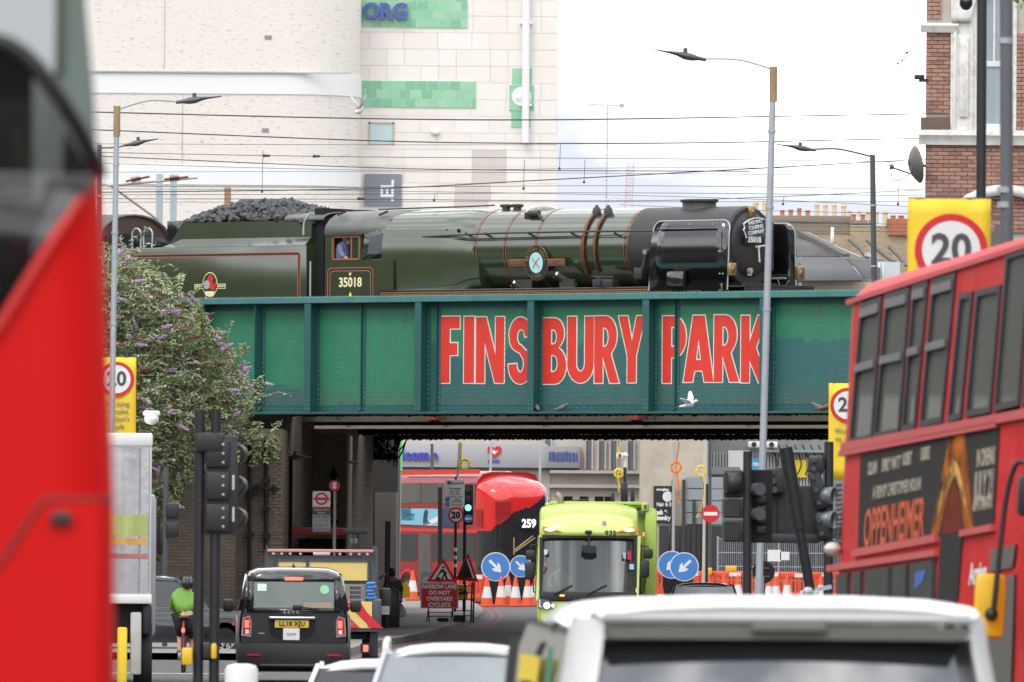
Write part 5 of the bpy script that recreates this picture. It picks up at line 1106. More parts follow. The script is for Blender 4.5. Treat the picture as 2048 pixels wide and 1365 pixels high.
def dropper(u, v0, v1, Y=228, lb=''):
 a = P(u, v0, Y); b_ = P(u-2, v1, Y); q = MB(); q.tube([(0, 0, 0), b_-a], .007, 4); q.box((b_-a).x-.03, (b_-a).x+.03, -.02, .02, (b_-a).z-.04, (b_-a).z+.02); q.build('wire_dropper', WIRE, None, loc=a, label=lb, cat='wire dropper', group='droppers hanging between the wires')
for u, v0, v1, lb in ((1121, 288, 337, 'thin dropper hanging left of the aerial mast'), (1049, 320, 377, 'thin dropper below the white downpipe'), (1170, 320, 364, 'thin dropper in the sky right of the stone building'), (526, 300, 383, 'long thin dropper in front of the cream brick wall'), (870, 388, 400, 'tiny dropper above the firebox'), (1568, 394, 408, 'tiny dropper right of the lamp column'), (1798, 340, 408, 'dropper beside the satellite dish')): dropper(u, v0, v1, 228, lb)
for u, v, lb in ((533, 312, 'small dark clamp on the left wire'), (633, 313, 'small dark clamp further right on the left wire'), (722, 398, 'pulley clamp beside the grey sign board')):
 q = MB(); q.box(-.09, .09, -.03, .03, -.03, .03, .01); q.ball((-.06, 0, 0), .045, 6); q.build('wire_clamp', WIRE, None, loc=P(u, v, 229), label=lb, cat='wire clamp')
# portal with brown insulators at the left
def portal(u0, u1, v0, v1, Y, label, m=STEEL):
 a = P((u0+u1)/2, v0, Y); zb = P(u0, v1, Y).z; w_ = (u1-u0)/F*Y; q = MB(); q.box(-w_/2, w_/2, -.12, .12, zb-a.z, 0); q.box(-w_/2-.02, w_/2+.02, -.13, .13, zb-a.z, zb-a.z+.05); q.build('overhead_line_mast', m, None, loc=a, label=label, cat='mast')
GBM = mat('pale_blue_steel', (.42, .5, .55), .5, .2, var=.08)
portal(313, 326, 349, 470, 236, 'pale blue grey overhead line mast above the tender, left of its twin', GBM); portal(341, 354, 350, 470, 236, 'pale blue grey overhead line mast above the tender, right of its twin', GBM)
portal(449, 462, 376, 420, 240, 'short rusty mast top behind the coal heap', mat('rusty_steel', (.4, .26, .16), .8, var=.2, dirt=.4))
INS = mat('brown_insulator', (.16, .045, .03), .2, var=.2, coat=.5)
for u, v, tl, lb in ((272, 361, -12, 'brown ribbed insulator nearest the lamp post'), (349, 358, -6, 'brown ribbed insulator on top of the twin masts')):
 q = MB(); pr = []
 for k in range(6): pr += [(.045, k*.045), (.11, k*.045+.012), (.11, k*.045+.022), (.045, k*.045+.034)]
 q.lathe([(.03, -.14)]+[(.03, 0)]+pr+[(.03, .28), (.03, .5)], (0, 0, 0), 'x', 14); q.build('insulator', INS, None, loc=P(u-10, v, 234), rz=(0, rad(tl), 0), label=lb, cat='insulator')
def bar(u0, v0, u1, v1, Y, r, m, label, name='cantilever_tube'):
 a, b_ = P(u0, v0, Y), P(u1, v1, Y); q = MB(); q.tube([(0, 0, 0), b_-a], r, 7); q.build(name, m, None, loc=a, label=label, cat='bracket tube')
bar(214, 372, 380, 357, 234.3, .035, mat('pinkish_tube', (.5, .4, .36), .6), 'pinkish cantilever tube carrying the two brown insulators')
bar(222, 372, 318, 442, 234.5, .03, mat('dull_brown_tube', (.3, .26, .22), .7), 'thin diagonal brown stay behind the left lamp post')
bar(380, 357, 395, 356, 234, .03, STEEL, 'short silver rod end right of the insulator')
# ============================================================ vehicles
class Px:
 """frame whose XZ plane faces the viewer: x right, y away, z up from the ground at pixel column u0"""
 def __init__(s, u0, Y, rz=0):
  p = P(u0, 1200, Y); s.u0, s.Y, s.s = u0, Y, F/Y; s.o = Vector((p.x, Y, GZ(Y))); s.rz = rz; s.z0 = s.o.z
 def x(s, u, v=1100): return P(u, v, s.Y).x-s.o.x
 def z(s, v, u=None): return P(u or s.u0, v, s.Y).z-s.z0
 def E(s, name, label, cat, group=None): return E(name, label, cat, s.o, s.rz, group)
TYRE_ = mat('tyre', (.02, .02, .022), .8, var=.2); ALLOY = mat('alloy_rim', (.4, .4, .41), .3, .8, var=.1)
PLATE_Y = mat('yellow_plate', (.75, .5, .06), .5, var=.04)
LAMPR = mat('tail_lamp_red', (.5, .015, .015), .15, var=.1, coat=.5); LAMPLIT = mat('lit_red_lamp', (.9, .12, .08), .3, var=.1, emit=1.2); AMBER = mat('amber_lit', (.95, .35, .03), .3, var=.05, emit=1.4); LEDW = mat('lit_white_lamp', (.95, .93, .9), .3, var=.02, emit=1.6)
def wheel(par, x, y, z, r, w_, ax='x', rim=ALLOY, spokes=10):
 q = MB(); q.lathe([(r*.62, -w_/2), (r*.94, -w_/2), (r, -w_*.35), (r, w_*.35), (r*.94, w_/2), (r*.62, w_/2), (r*.6, 0), (r*.62, -w_/2)], (0, 0, 0), ax, 26, False); t = q.build('wheel', TYRE_, par, loc=(x, y, z))
 q = MB(); q.lathe([(.02, -w_*.3), (r*.18, -w_*.42), (r*.2, -w_*.3), (r*.2, w_*.3), (r*.18, w_*.42), (.02, w_*.3)], (0, 0, 0), ax, 14)
 for k in range(spokes):
  a = 2*PI*k/spokes; d = Vector((0, math.cos(a), math.sin(a))) if ax == 'x' else Vector((math.cos(a), 0, math.sin(a))); n_ = Vector((1, 0, 0)) if ax == 'x' else Vector((0, 1, 0))
  q.obox(d*r*.4, d, n_.cross(d), n_, r*.24, r*.05, w_*.4)
 q.lathe([(r*.58, -w_*.45), (r*.66, -w_*.47), (r*.66, w_*.47), (r*.58, w_*.45), (r*.58, -w_*.45)], (0, 0, 0), ax, 26, False); q.build('rim', rim, t)
 return t
def mirror_sec(half): return [(x, y, z) for x, y, z in half]+[(-x, y, z) for x, y, z in reversed(half)]
# ------------------------------------------------------------ black taxi
T = Px(588, 146, rad(2.0)); tx = T.E('taxi', 'black cab seen from behind with yellow number plate, waiting behind the tipper', 'taxi')
CABK = mat('taxi_black', (.012, .012, .016), .12, var=.1, coat=.9, rvar=.04)
def rear_y(z): return .02+max(0, z-1.15)*.42
def tsec(y, wl, wb, wr, zb, zr_, z0=.32, slant=0):
 h = [(wl*.9, y, z0), (wl, y, z0+.12), (wb+.01, y, .75), (wb, y+slant*0, 1.12)]
 return h
q = MB(); rings = []
for y, k in ((0.06, .93), (0.0, .965), (.1, .995), (.5, 1.0), (3.2, 1.0), (4.4, .97), (4.8, .8)):
 w_ = .925*k; zt = 1.22 if y < 3.3 else 1.22-(y-3.2)*.14
 rings.append(mirror_sec([(w_*.93, y+.03, .34), (w_, y, .5), (w_, y, .85), (w_*.985, y+.01, 1.1), (w_*.955, y+.06, zt)]))
q.loft(rings); q.build('body', CABK, tx, smooth=50)
q = MB(); rings = []
for y, wr, zr_ in ((.22, .62, 1.8), (.3, .7, 1.85), (.6, .72, 1.885), (1.6, .73, 1.9), (2.6, .7, 1.87), (2.9, .62, 1.82)):
 rings.append(mirror_sec([(wr+.05, y, zr_-.13), (wr, y, zr_-.05), (wr-.13, y, zr_), (wr*.4, y, zr_+.015)]))
q.loft(rings); q.build('roof', CABK, tx, smooth=60)
q = MB()
for s in (-1, 1):
 q.add([(s*.9, .06, 1.2), (s*.74, .06, 1.2), (s*.64, .25, 1.74), (s*.76, .27, 1.78), (s*.9, .55, 1.2), (s*.79, .62, 1.8)], [(0, 1, 2, 3), (0, 3, 5, 4)])
 for y in (1.35, 2.3): q.beam((s*.89, y, 1.2), (s*.77, y-.0, 1.8), .1, .03, up=(1, 0, 0))
 q.beam((s*.86, 3.5, 1.2), (s*.7, 2.85, 1.8), .08, .06)
q.build('pillar', CABK, tx, solid=.02)
TG = glass('taxi_rear_glass', (.62, .72, .68), op=.42, opcol=(.36, .42, .39)); SG = glass('car_side_glass', (.25, .28, .28))  # pale diffuse green in the taxi pane stands in for mirrored sky
q = MB(); q.add([(-.74, .05, 1.2), (.74, .05, 1.2), (.64, .235, 1.74), (-.64, .235, 1.74)], [(0, 1, 2, 3)]); rg = q.build('rear_window', TG, tx)
q = MB(); z0, z1 = 1.2, 1.76
def rq(x0, x1, za, zb, d=.012): return [(x0, .05+(za-1.2)*.343-d, za), (x1, .05+(za-1.2)*.343-d, za), (x1, .05+(zb-1.2)*.343-d, zb), (x0, .05+(zb-1.2)*.343-d, zb)]
for a in ((-.76, -.66, 1.19, 1.75), (.66, .76, 1.19, 1.75), (-.76, .76, 1.68, 1.77), (-.76, .76, 1.17, 1.25)): q.add(rq(*a, d=.006), [(0, 1, 2, 3)])
q.build('window_surround', GLOSSK, tx, solid=.008)
q = MB(); q.add(rq(-.15, .15, 1.70, 1.745, .02), [(0, 1, 2, 3)]); q.build('brake_light', LAMPLIT, tx, solid=.02)
for x0, x1, za, zb, m, nm in ((-.6, -.45, 1.52, 1.64, mat('pale_sticker', (.6, .75, .72), .6), 'sticker'), (.16, .62, 1.25, 1.34, mat('brown_sticker', (.28, .22, .15), .6), 'sticker')): q = MB(); q.add(rq(x0, x1, za, zb), [(0, 1, 2, 3)]); q.build(nm, m, tx)
q = MB(); c0 = Vector((.5, .05+.35*.343-.014, 1.55)); q.add([c0+Vector((.075*math.cos(2*PI*k/18), .343*.075*math.sin(2*PI*k/18), .075*math.sin(2*PI*k/18))) for k in range(18)], [tuple(range(18))]); q.build('round_sticker', mat('green_sticker_or_reflection', (.25, .62, .35), .6), tx)
q = MB(); q.beam((.02, .02, 1.27), (.42, .05, 1.225), .03, .025); q.box(-.02, .14, -.0, .06, 1.22, 1.3, .02); q.build('wiper', BLACK, tx)
for s, nm in ((-1, 'side_window'), (1, 'side_window')):
 q = MB(); q.add([(s*.895, .6, 1.2), (s*.895, 3.4, 1.2), (s*.775, 2.85, 1.78), (s*.785, .65, 1.79)], [(0, 1, 2, 3)]); q.build(nm, SG, tx)
q = MB(); q.add([(-.85, 3.5, 1.2), (.85, 3.5, 1.2), (.68, 2.88, 1.8), (-.68, 2.88, 1.8)], [(0, 1, 2, 3)]); q.build('windscreen', glass('clear_screen', (.8, .86, .85)), tx)
SEAT = mat('seat_grey', (.2, .21, .22), .7, var=.15)
for x in (-.42, .42):
 q = MB(); q.box(x-.26, x+.26, 1.9, 2.05, .9, 1.42, .06); q.box(x-.14, x+.14, 1.9, 2.02, 1.43, 1.62, .05); q.build('seat', SEAT, tx)
q = MB(); q.box(-.7, .7, .35, .5, .9, 1.3, .06); q.build('rear_bench', SEAT, tx)
q = MB(); q.box(-.82, .82, -.035, .02, .88, .93, .01); q.box(-.41, .36, -.05, .02, 1.055, 1.115, .012); q.build('chrome_strip', CHROME, tx) if False else None
q = MB(); q.box(-.41, .35, -.06, .0, 1.06, 1.11, .014); q.build('chrome_strip', CHROME, tx)
q = MB(); q.prism([(-.42, 1.06), (.36, 1.06), (.34, .86), (.24, .76), (-.3, .76), (-.4, .86)], 'y', -.012, .02); q.build('plate_recess', BLACKM, tx)
q = MB(); q.box(-.31, .245, -.03, -.012, .925, 1.045); pl = q.build('number_plate', PLATE_Y, tx); TXT('LL18 XJU', .075, INK, pl, (-.03, -.034, .985), bold=.003, sx=1.05)
q = MB(); q.box(-.175, .095, -.03, -.012, .72, .915, .004); pl = q.build('licence_plate', WHITE, tx); TXT('56449', .045, mat('grey_print', (.35, .4, .4), .6), pl, (-.04, -.034, .82), bold=.001)
TXT('L  E  V  C', .045, CHROME, tx, (-.04, -.02, 1.175), bold=.004)
q = MB(); q.box(-.58, -.48, -.02, 0, .82, .84); q.build('badge', CHROME, tx)
for s in (-1, 1):
 q = MB(); pr = [(s*.86, .79), (s*.7, .77), (s*.69, 1.02), (s*.73, 1.12), (s*.84, 1.08)]; q.prism(pr, 'y', -.03, .05); tl = q.build('tail_light', CHROME, tx)
 q = MB(); cx, cz = sum(p[0] for p in pr)/5, sum(p[1] for p in pr)/5; q.prism([(cx+(p[0]-cx)*.76, cz+(p[1]-cz)*.86) for p in pr], 'y', -.042, -.03); q.build('lens', LAMPR, tl)
 q = MB(); q.box(cx-.03*1-.01, cx+.03, -.05, -.042, .92, 1.04, .003); q.build('lit_bar', LAMPLIT, tl); q = MB(); q.box(cx-.03, cx+.03, -.05, -.042, .82, .89); q.build('reverse_lens', WHITE, tl)
 q = MB(); q.box(s*.55, s*.77, -.13, -.1, .465, .495); q.build('reflector', LAMPR, tx)
 wheel(tx, s*.8, .95, .34, .34, .2); wheel(tx, s*.8, 3.9, .34, .34, .2)
 q = MB(); q.box(s*.93, s*1.0, 3.05, 3.12, 1.2, 1.24); q.box(s*.97, s*1.16, 3.0, 3.12, 1.15, 1.36, .05); q.build('wing_mirror', BLACK, tx)
 q = MB(); q.add([(s*.93, .12, .62), (s*.935, .9, .62), (s*.932, .9, 1.08), (s*.925, .14, 1.1)], [(0, 1, 2, 3)]); q.build('quarter_panel_wrap', mat('silver_wrap', (.55, .55, .57), .35, var=.05), tx, solid=.008)
 q = MB(); q.add([(s*.935, 1.0, .45), (s*.935, 3.0, .45), (s*.935, 3.0, 1.12), (s*.935, 1.0, 1.12)], [(0, 1, 2, 3)]); q.build('door_wrap', mat('gold_wrap', (.42, .33, .14), .4, var=.1), tx, solid=.008)
 q = MB(); q.beam((s*.945, .5, .95), (s*.945, .5, 1.02), .12, .02); q.build('pink_lettering', mat('pink_print', (.6, .12, .2), .5), tx)
q = MB(); rings = []
for y, k in ((-.1, .92), (-.12, .97), (.0, .99), (.2, 1.0)): rings.append(mirror_sec([(.93*k*.95, y+.1 if k < .95 else y+.04, .27), (.94*k, y, .38), (.94*k, y, .6), (.92*k, y+.05, .68)]))
q.loft(rings); q.build('bumper', mat('bumper_black', (.02, .02, .022), .4, var=.15), tx, smooth=50)
q = MB(); q.box(-.7, .7, .1, 4.4, .2, .34); q.build('underbody', BLACKM, tx); q = MB(); q.cyl((0, 1.0, 1.9), (0, 1.06, 1.97), .04, .01, n=6); q.build('aerial', BLACK, tx)
q = MB(); q.box(-.55, .55, -.08, .1, .3, .33); q.build('tow_panel', DGREY, tx)
# ------------------------------------------------------------ tipper truck ahead of the taxi
K = Px(637, 166, rad(.5)); tp = K.E('tipper_truck', 'dark grey dropside tipper with yellow headboard panels, ahead of the black cab', 'truck')
SLG = mat('slate_grey_paint', (.07, .078, .09), .55, var=.12, dirt=.4, dcol=(.14, .13, .12)); HIY = mat('faded_yellow_panel', (.78, .6, .2), .6, var=.08, scale=5, dirt=.3, dcol=(.6, .5, .3))
hz0, hz1 = K.z(1196), K.z(1113); x0, x1 = K.x(520), K.x(758)
q = MB(); q.prism([(x0, hz0-.3), (x1, hz0-.3), (x1, hz0), (x1-.14, hz1), (x0+.1, hz1), (x0, hz0)], 'y', 2.6, 2.68); q.build('headboard', SLG, tp)
for u0, u1 in ((552, 608), (615, 733)):
 q = MB(); q.box(K.x(u0), K.x(u1), 2.56, 2.6, K.z(1163), K.z(1125)); q.build('yellow_panel', HIY, tp); q = MB()
 q.box(K.x(u0-4), K.x(u0), 2.54, 2.6, K.z(1163), K.z(1121)); q.box(K.x(u1), K.x(u1+4), 2.54, 2.6, K.z(1163), K.z(1121)); q.box(K.x(u0-4), K.x(u1+4), 2.54, 2.6, K.z(1125), K.z(1121)); q.build('panel_frame', SLG, tp)
q = MB(); q.box(K.x(530), K.x(745), 2.5, 2.66, K.z(1106), K.z(1100), .01); q.build('light_bar', mat('pinkish_lightbar', (.62, .28, .28), .5), tp)
for u in (542, 559, 576, 597, 677, 699, 716, 733): q = MB(); q.ball((K.x(u), 2.55, K.z(1109)), .032, 8); q.build('marker_light', WHITE, tp)
q = MB(); q.box(K.x(622), K.x(657), 2.9, 3.1, hz1, hz1+.09, .03); q.build('beacon', WHITE, tp)
q = MB()
for u, s in ((527, 1), (750, -1)): q.prism([(K.x(u)-.05, hz1-.5), (K.x(u)+.05, hz1-.5), (K.x(u)+.03, hz1+.18), (K.x(u)-.03+s*.03, hz1+.2)], 'y', 2.62, 2.7)
q.build('side_stake', SLG, tp)
q = MB(); q.box(K.x(516), K.x(755), 0, 2.6, K.z(1263), K.z(1255)); q.box(K.x(516), K.x(519), 0, 2.6, K.z(1255), K.z(1197)); q.box(K.x(745), K.x(762), .0, 2.6, K.z(1258), K.z(1200), .02); q.build('load_bed', SLG, tp)
q = MB(); q.box(K.x(540), K.x(745), -.03, .0, K.z(1256), K.z(1203)); tb = q.build('tailboard', HIY, tp);
q = MB()
for k in range(5):
 a = K.x(560+k*46); w_ = .22; q.prism([(a, K.z(1256)), (a+w_, K.z(1256)), (a+w_-.5+.0, K.z(1204)), (a-.5, K.z(1204))], 'y', -.038, -.031)
q.build('red_chevron', SIGNRED, tb)
q = MB(); q.prism([(K.x(712), K.z(1204)), (K.x(722), K.z(1204)), (K.x(745), K.z(1240)), (K.x(745), K.z(1254)), (K.x(738), K.z(1254))], 'y', -.042, -.032); q.build('red_chevron', SIGNRED, tb)
PAL = mat('grey_timber', (.26, .24, .21), .85, var=.2, scale=8)
for k in range(4):
 q = MB(); z = K.z(1200-k*9)
 for x in (K.x(660), K.x(695), K.x(727)): q.box(x-.05, x+.05, .4, 1.4, z-.06, z-.0)
 q.box(K.x(655), K.x(731), .4, 1.4, z, z+.025); q.build('pallet', PAL, None, loc=K.o, label=('lowest grey timber pallet on the tipper bed', 'second grey timber pallet on the tipper bed', 'third grey timber pallet up on the tipper bed', 'topmost grey timber pallet on the tipper bed')[k], cat='pallet', group='pallets on the tipper')
BLUP = mat('blue_plastic', (.05, .22, .62), .45, var=.1)
for k in range(5):
 q = MB(); z = K.z(1199-k*7.2); q.box(K.x(732)+.02*(k % 2), K.x(752)-.02*(k % 3), .3, 1.1, z, z+.055, .02); q.build('blue_tray', BLUP, None, loc=K.o, label=('lowest', 'second lowest', 'middle', 'second highest', 'topmost')[k]+' blue plastic tray stacked beside the pallets', cat='tray', group='blue trays on the tipper')
q = MB(); q.box(-.9, .9, .2, 4.8, .55, K.z(1264)); q.build('chassis', BLACKM, tp)
q = MB(); q.box(-.98, .98, 2.9, 4.8, .6, hz1-.1, .08); q.build('cab', SLG, tp)
q = MB(); q.box(K.x(728), K.x(738), -.06, .02, K.z(1303), K.z(1290), .01); q.build('tail_light', LAMPLIT, tp); q = MB(); q.box(K.x(722), K.x(742), -.04, .04, K.z(1306), K.z(1287)); q.box(K.x(533), K.x(553), -.04, .04, K.z(1306), K.z(1287)); q.build('lamp_cluster', BLACK, tp)
for s in (-1, 1): wheel(tp, s*.95, 1.0, .36, .36, .28, rim=WHITE); wheel(tp, s*.95, 3.9, .36, .36, .28, rim=WHITE)
q = MB(); q.box(K.x(741), K.x(757), .1, .2, K.z(1312), K.z(1264)); q.build('mudflap', BLACK, tp)
q = MB(); q.tube([(1.0, 3.2, 1.6), (1.22, 3.1, 1.75)], .02, 6); q.box(1.12, 1.34, 3.05, 3.15, K.z(1238)+.1, K.z(1178), .06); mr_ = q.build('wing_mirror', BLACK, tp); q = MB(); q.box(1.15, 1.31, 3.02, 3.05, K.z(1232), K.z(1215)); q.build('mirror_glass', CHROME, mr_)
# ------------------------------------------------------------ white box lorry on the left
K = Px(272, 142, rad(2.3)); wl_ = K.E('box_lorry', 'white box lorry with polished silver rear doors beside the red bus', 'lorry')
SILV = mat('polished_steel_door', (.72, .72, .74), .2, .9, var=.15, scale=3, streak=True, bump=.12, bscale=5)
xr = K.x(302); xl = xr-2.4; zt = K.z(868); zf = K.z(1208)
q = MB(); q.box(xl, xr, .02, 6.4, zf, zt, .07); q.build('body', WHITE, wl_)
q = MB(); q.box(xl+.06, K.x(278), -.012, .03, zf+.16, zt-.22, .01); q.build('rear_door', SILV, wl_); q = MB(); q.box(K.x(279), xr-.03, -.012, .03, zf+.16, zt-.22, .01); q.build('rear_door', SILV, wl_)
STR = {'lime': mat('lime_reflection', (.5, .58, .22), .25, .5, var=.3, scale=5, streak=True), 'amber': mat('amber_reflection', (.7, .42, .14), .25, .4, var=.3), 'red': mat('red_reflection', (.5, .2, .19), .25, .4, var=.3)}  # blurred reflections in the polished doors, painted as flat colour bands
for nm, va, vb in (('lime', 1072, 1030), ('amber', 1090, 1076), ('red', 1118, 1108)): q = MB(); q.box(xl+.08, xr-.05, -.02, -.012, K.z(va), K.z(vb)); q.build('painted_reflection', STR[nm], wl_)
q = MB(); q.box(xl, xr+.02, -.04, .06, zf, zf+.15, .02); q.box(xl, xr+.015, -.02, .05, zt-.2, zt+.01, .04); q.build('rear_frame', WHITE, wl_)
q = MB(); q.box(xl+.1, xr-.12, .2, 6.3, .7, zf); q.build('chassis', BLACKM, wl_)
q = MB(); q.box(K.x(236), K.x(256), -.08, .0, K.z(1400), K.z(1255), .03); q.build('yellow_tail_lift', SIGNYEL, wl_); q = MB(); q.box(K.x(262), K.x(284), .0, .12, K.z(1350), K.z(1225), .03); q.build('light_board', mat('dirty_white', (.5, .5, .48), .6, dirt=.4), wl_)
q = MB(); q.box(K.x(285), xr+.02, .1, .9, K.z(1270), zf, .05); q.build('mudguard', BLACK, wl_)
for s in (xl+.3, xr-.12): wheel(wl_, s, .7, .48, .48, .3, rim=WHITE); wheel(wl_, s, 5.4, .48, .48, .3, rim=WHITE)
q = MB(); q.box(xl+.1, xr+.08, 6.5, 8.3, .7, K.z(985), .1); q.build('cab', mat('lorry_cab_grey', (.45, .47, .5), .4), wl_)
q = MB(); q.box(K.x(315), K.x(327), 7.6, 7.75, K.z(1115), K.z(1050), .05); q.box(K.x(313), K.x(324), 7.6, 7.75, K.z(1128), K.z(1117), .03); q.tube([(xr, 7.7, K.z(1040)), (K.x(318), 7.7, K.z(1035)), (K.x(320), 7.7, K.z(1052))], .025, 6); q.build('wing_mirror', BLACK, wl_)
q = MB(); q.ball((0, 0, 0), .12, 12, (1, 1, .8)); q.box(-.14, .14, -.06, .1, .04, .13, .04); q.build('dome_camera', WHITE, None, loc=P(303, 838, 142.5), label='white dome camera hanging in front of the bush above the lorry', cat='security camera')
# ------------------------------------------------------------ generic car, x forward
def car(name, label, o, rz, Lc, Wd, H, paint, belt=.62, hood=.26, tail=.1, screen=.16, backl=.1, rim=ALLOY, roofrails=False, glassm=None):
 t = E(name, label, 'car', o, rz); zb = H*belt; g = glassm or DGLASS
 prof = [(-.49, .2), (-.5, .36), (-.49, .52), (-.485, .585*belt/.62), (.5-hood-screen*.9, belt), (.5-hood, belt*.98), (.46, belt*.8), (.5, belt*.55), (.49, .2)]
 prof = [(-.49, .18), (-.5, .4), (-.485, belt-.02), (-.47, belt), (.5-hood-.02, belt), (.5-hood*.5, belt*.93), (.47, belt*.8), (.5, belt*.6), (.495, .18)]
 rings = []
 for yk, sc, dz in ((-.5, .965, -.02), (-.485, .99, 0), (-.4, 1, .0), (.4, 1, .0), (.485, .99, 0), (.5, .965, -.02)): rings.append([(px*Lc*sc, yk*Wd, max(.16, pz*H+dz*H)) for px, pz in prof])
 q = MB(); q.loft(rings); q.build('body', paint, t, smooth=50)
 x0, x1 = -.5*Lc+tail*Lc*.3, (.5-hood)*Lc; xr0, xr1 = x0+backl*Lc, x1-screen*Lc; wt, wb = Wd*.36, Wd*.455
 q = MB(); q.loft([[(x0, -wb, zb), (xr0, -wt, H-.07), (xr1, -wt, H-.07), (x1, -wb, zb)], [(x0, wb, zb), (xr0, wt, H-.07), (xr1, wt, H-.07), (x1, wb, zb)]], True, True); q.build('window', g, t, smooth=20)
 q = MB(); rg_ = []
 for k in range(7):
  a = -1+2*k/6; z = H-.015-(.09*abs(a)**3); rg_.append([(xr0-.03, a*(wt+.02), z-.04), (xr0+.15*Lc*.5, a*(wt+.02), z), (xr1-.1*Lc, a*(wt+.02), z), (xr1+.03, a*(wt+.02), z-.05)])
 q.loft(rg_, False, False); q.build('roof', paint, t, solid=.05, smooth=60)
 q = MB()
 for s in (-1, 1):
  for xa, xb, w_ in ((x0, xr0, .09), (x1, xr1, .07), ((x0+x1)/2-.1, (xr0+xr1)/2-.1, .07)): q.beam((xa, s*(wb+.004), zb-.01), (xb, s*(wt+.01), H-.06), w_, .04, up=(0, 1, 0))
 q.build('pillar', paint, t)
 for s in (-1, 1):
  for xx in (-.31, .31): wheel(t, xx*Lc, s*(Wd*.5-.1), H*.215, H*.215, .2, 'y', rim)
  q = MB(); q.lathe([(H*.245, -.03), (H*.25, .0), (H*.245, .03), (H*.215, .03), (H*.215, -.03)], (0, 0, 0), 'y', 24, False)
  q.build('wheel_arch', BLACK, t, loc=(.31*Lc, s*Wd*.5, H*.22)); q.build('wheel_arch', BLACK, t, loc=(-.31*Lc, s*Wd*.5, H*.22))
  q = MB(); q.box(x1-.35, x1-.18, s*Wd*.5, s*(Wd*.5+.18), zb-.02, zb+.13, .04); q.build('wing_mirror', BLACK, t)
  q = MB(); q.box(Lc*.47, Lc*.5, s*Wd*.28, s*Wd*.46, H*.42, H*.5, .02); q.build('headlight', WHITE, t); q = MB(); q.box(-Lc*.5-.01, -Lc*.47, s*Wd*.28, s*Wd*.47, H*.42, H*.52, .02); q.build('tail_light', LAMPR, t)
  q = MB(); q.box(x0+.4, x1-.3, s*(Wd*.5-.003), s*(Wd*.5+.003), zb-.025, zb-.005); q.build('trim_strip', CHROME, t)
  if roofrails: q = MB(); q.tube([(xr0+.1, s*(wt+.01), H-.05), (xr0+.3, s*(wt+.01), H+.03), (xr1-.3, s*(wt+.01), H+.03), (xr1-.1, s*(wt+.01), H-.04)], .028, 6); q.build('roof_rail', mat('pale_rail', (.62, .63, .65), .35, .5), t)
 return t
DKBLUE = mat('dark_car_paint', (.014, .016, .022), .14, var=.1, coat=.8, rvar=.04)
p = GP(487, 187); car('car', 'dark sports utility car with alloy wheels crossing behind the cyclist', (p.x-1.82, 187, p.z), 0, 4.75, 1.95, 1.68, DKBLUE, belt=.6, hood=.27, screen=.14, backl=.08, glassm=glass('suv_glass', (.5, .55, .55), op=.3, opcol=(.2, .22, .22)))
p = GP(1411, 207); car('car', 'black car facing the viewer, only its roof showing beyond the white car', (p.x, 209, p.z), -PI/2, 4.4, 1.85, 1.5, DKBLUE, glassm=mat('sky_lit_screen', (.3, .33, .37), .08, var=.35, coat=.6))
SILVC = mat('silver_car_paint', (.5, .51, .53), .25, .3, var=.04, coat=.6)
SILG = mat('pale_rear_glass', (.3, .34, .35), .06, var=.25, scale=1.5, coat=.8, rvar=.03)
p = GP(918, 77); car('car', 'silver estate car with roof rails in front, seen from behind', (p.x, 79.2, p.z), PI/2, 4.5, 1.75, 1.5, SILVC, tail=.05, backl=.1, roofrails=True, glassm=SILG)
p = GP(765, 86); car('car', 'low white car, only a corner of its roof showing left of the silver estate', (p.x, 88, p.z), PI/2, 4.1, 1.72, 1.24, mat('white_car_paint', (.72, .72, .73), .3, var=.03, coat=.5), tail=.05, backl=.14, glassm=DGLASS)
# ------------------------------------------------------------ white near car, rear
K = Px(1570, 40, rad(5.6)); sv = K.E('white_car', 'large white car close in front with dark rear window and roof spoiler', 'car')
CW_ = mat('white_car_gloss', (.8, .8, .8), .25, var=.02, coat=.6); UND = mat('spoiler_underside', (.15, .145, .13), .6, var=.06)  # dark underside colour carries the shade below the white roof lip
WG = mat('privacy_glass', (.05, .055, .065), .05, var=.3, scale=1.2, coat=1, spec=1, rvar=.02, cior=2.1)
zt = K.z(1190);
q = MB(); rings = []
for y, w_, dz in ((-.115, .74, -.085), (-.13, .77, -.065), (-.05, .80, -.04), (.25, .83, -.02), (1.2, .83, -.03), (2.3, .8, -.06), (3.0, .74, -.2)):
 lo_ = .04 if y < 0 else .17; h = [(w_+.075, y, zt+dz-lo_), (w_+.05, y, zt+dz-.05*(lo_/.12)), (w_-.02, y, zt+dz-.018), (w_-.16, y, zt+dz), (w_*.4, y, zt+dz+.012)]; rings.append(mirror_sec(h))
q.loft(rings); q.build('roof', CW_, sv, smooth=60)
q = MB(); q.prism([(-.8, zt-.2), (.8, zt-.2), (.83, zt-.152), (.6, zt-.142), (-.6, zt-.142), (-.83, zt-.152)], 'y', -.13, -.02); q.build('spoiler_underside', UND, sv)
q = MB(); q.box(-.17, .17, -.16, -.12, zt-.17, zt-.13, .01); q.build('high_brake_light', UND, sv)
q = MB(); n_ = 12
for i in (0,): q.loft([[(-.88+1.76*k/n_, y+.05*abs(-1+2*k/n_)**2, z) for k in range(n_+1)] for y, z in ((.02, zt-.2), (-.06, zt-.4), (-.14, zt-.62), (-.2, zt-.78))], False, False)
q.build('rear_window', WG, sv, smooth=80)
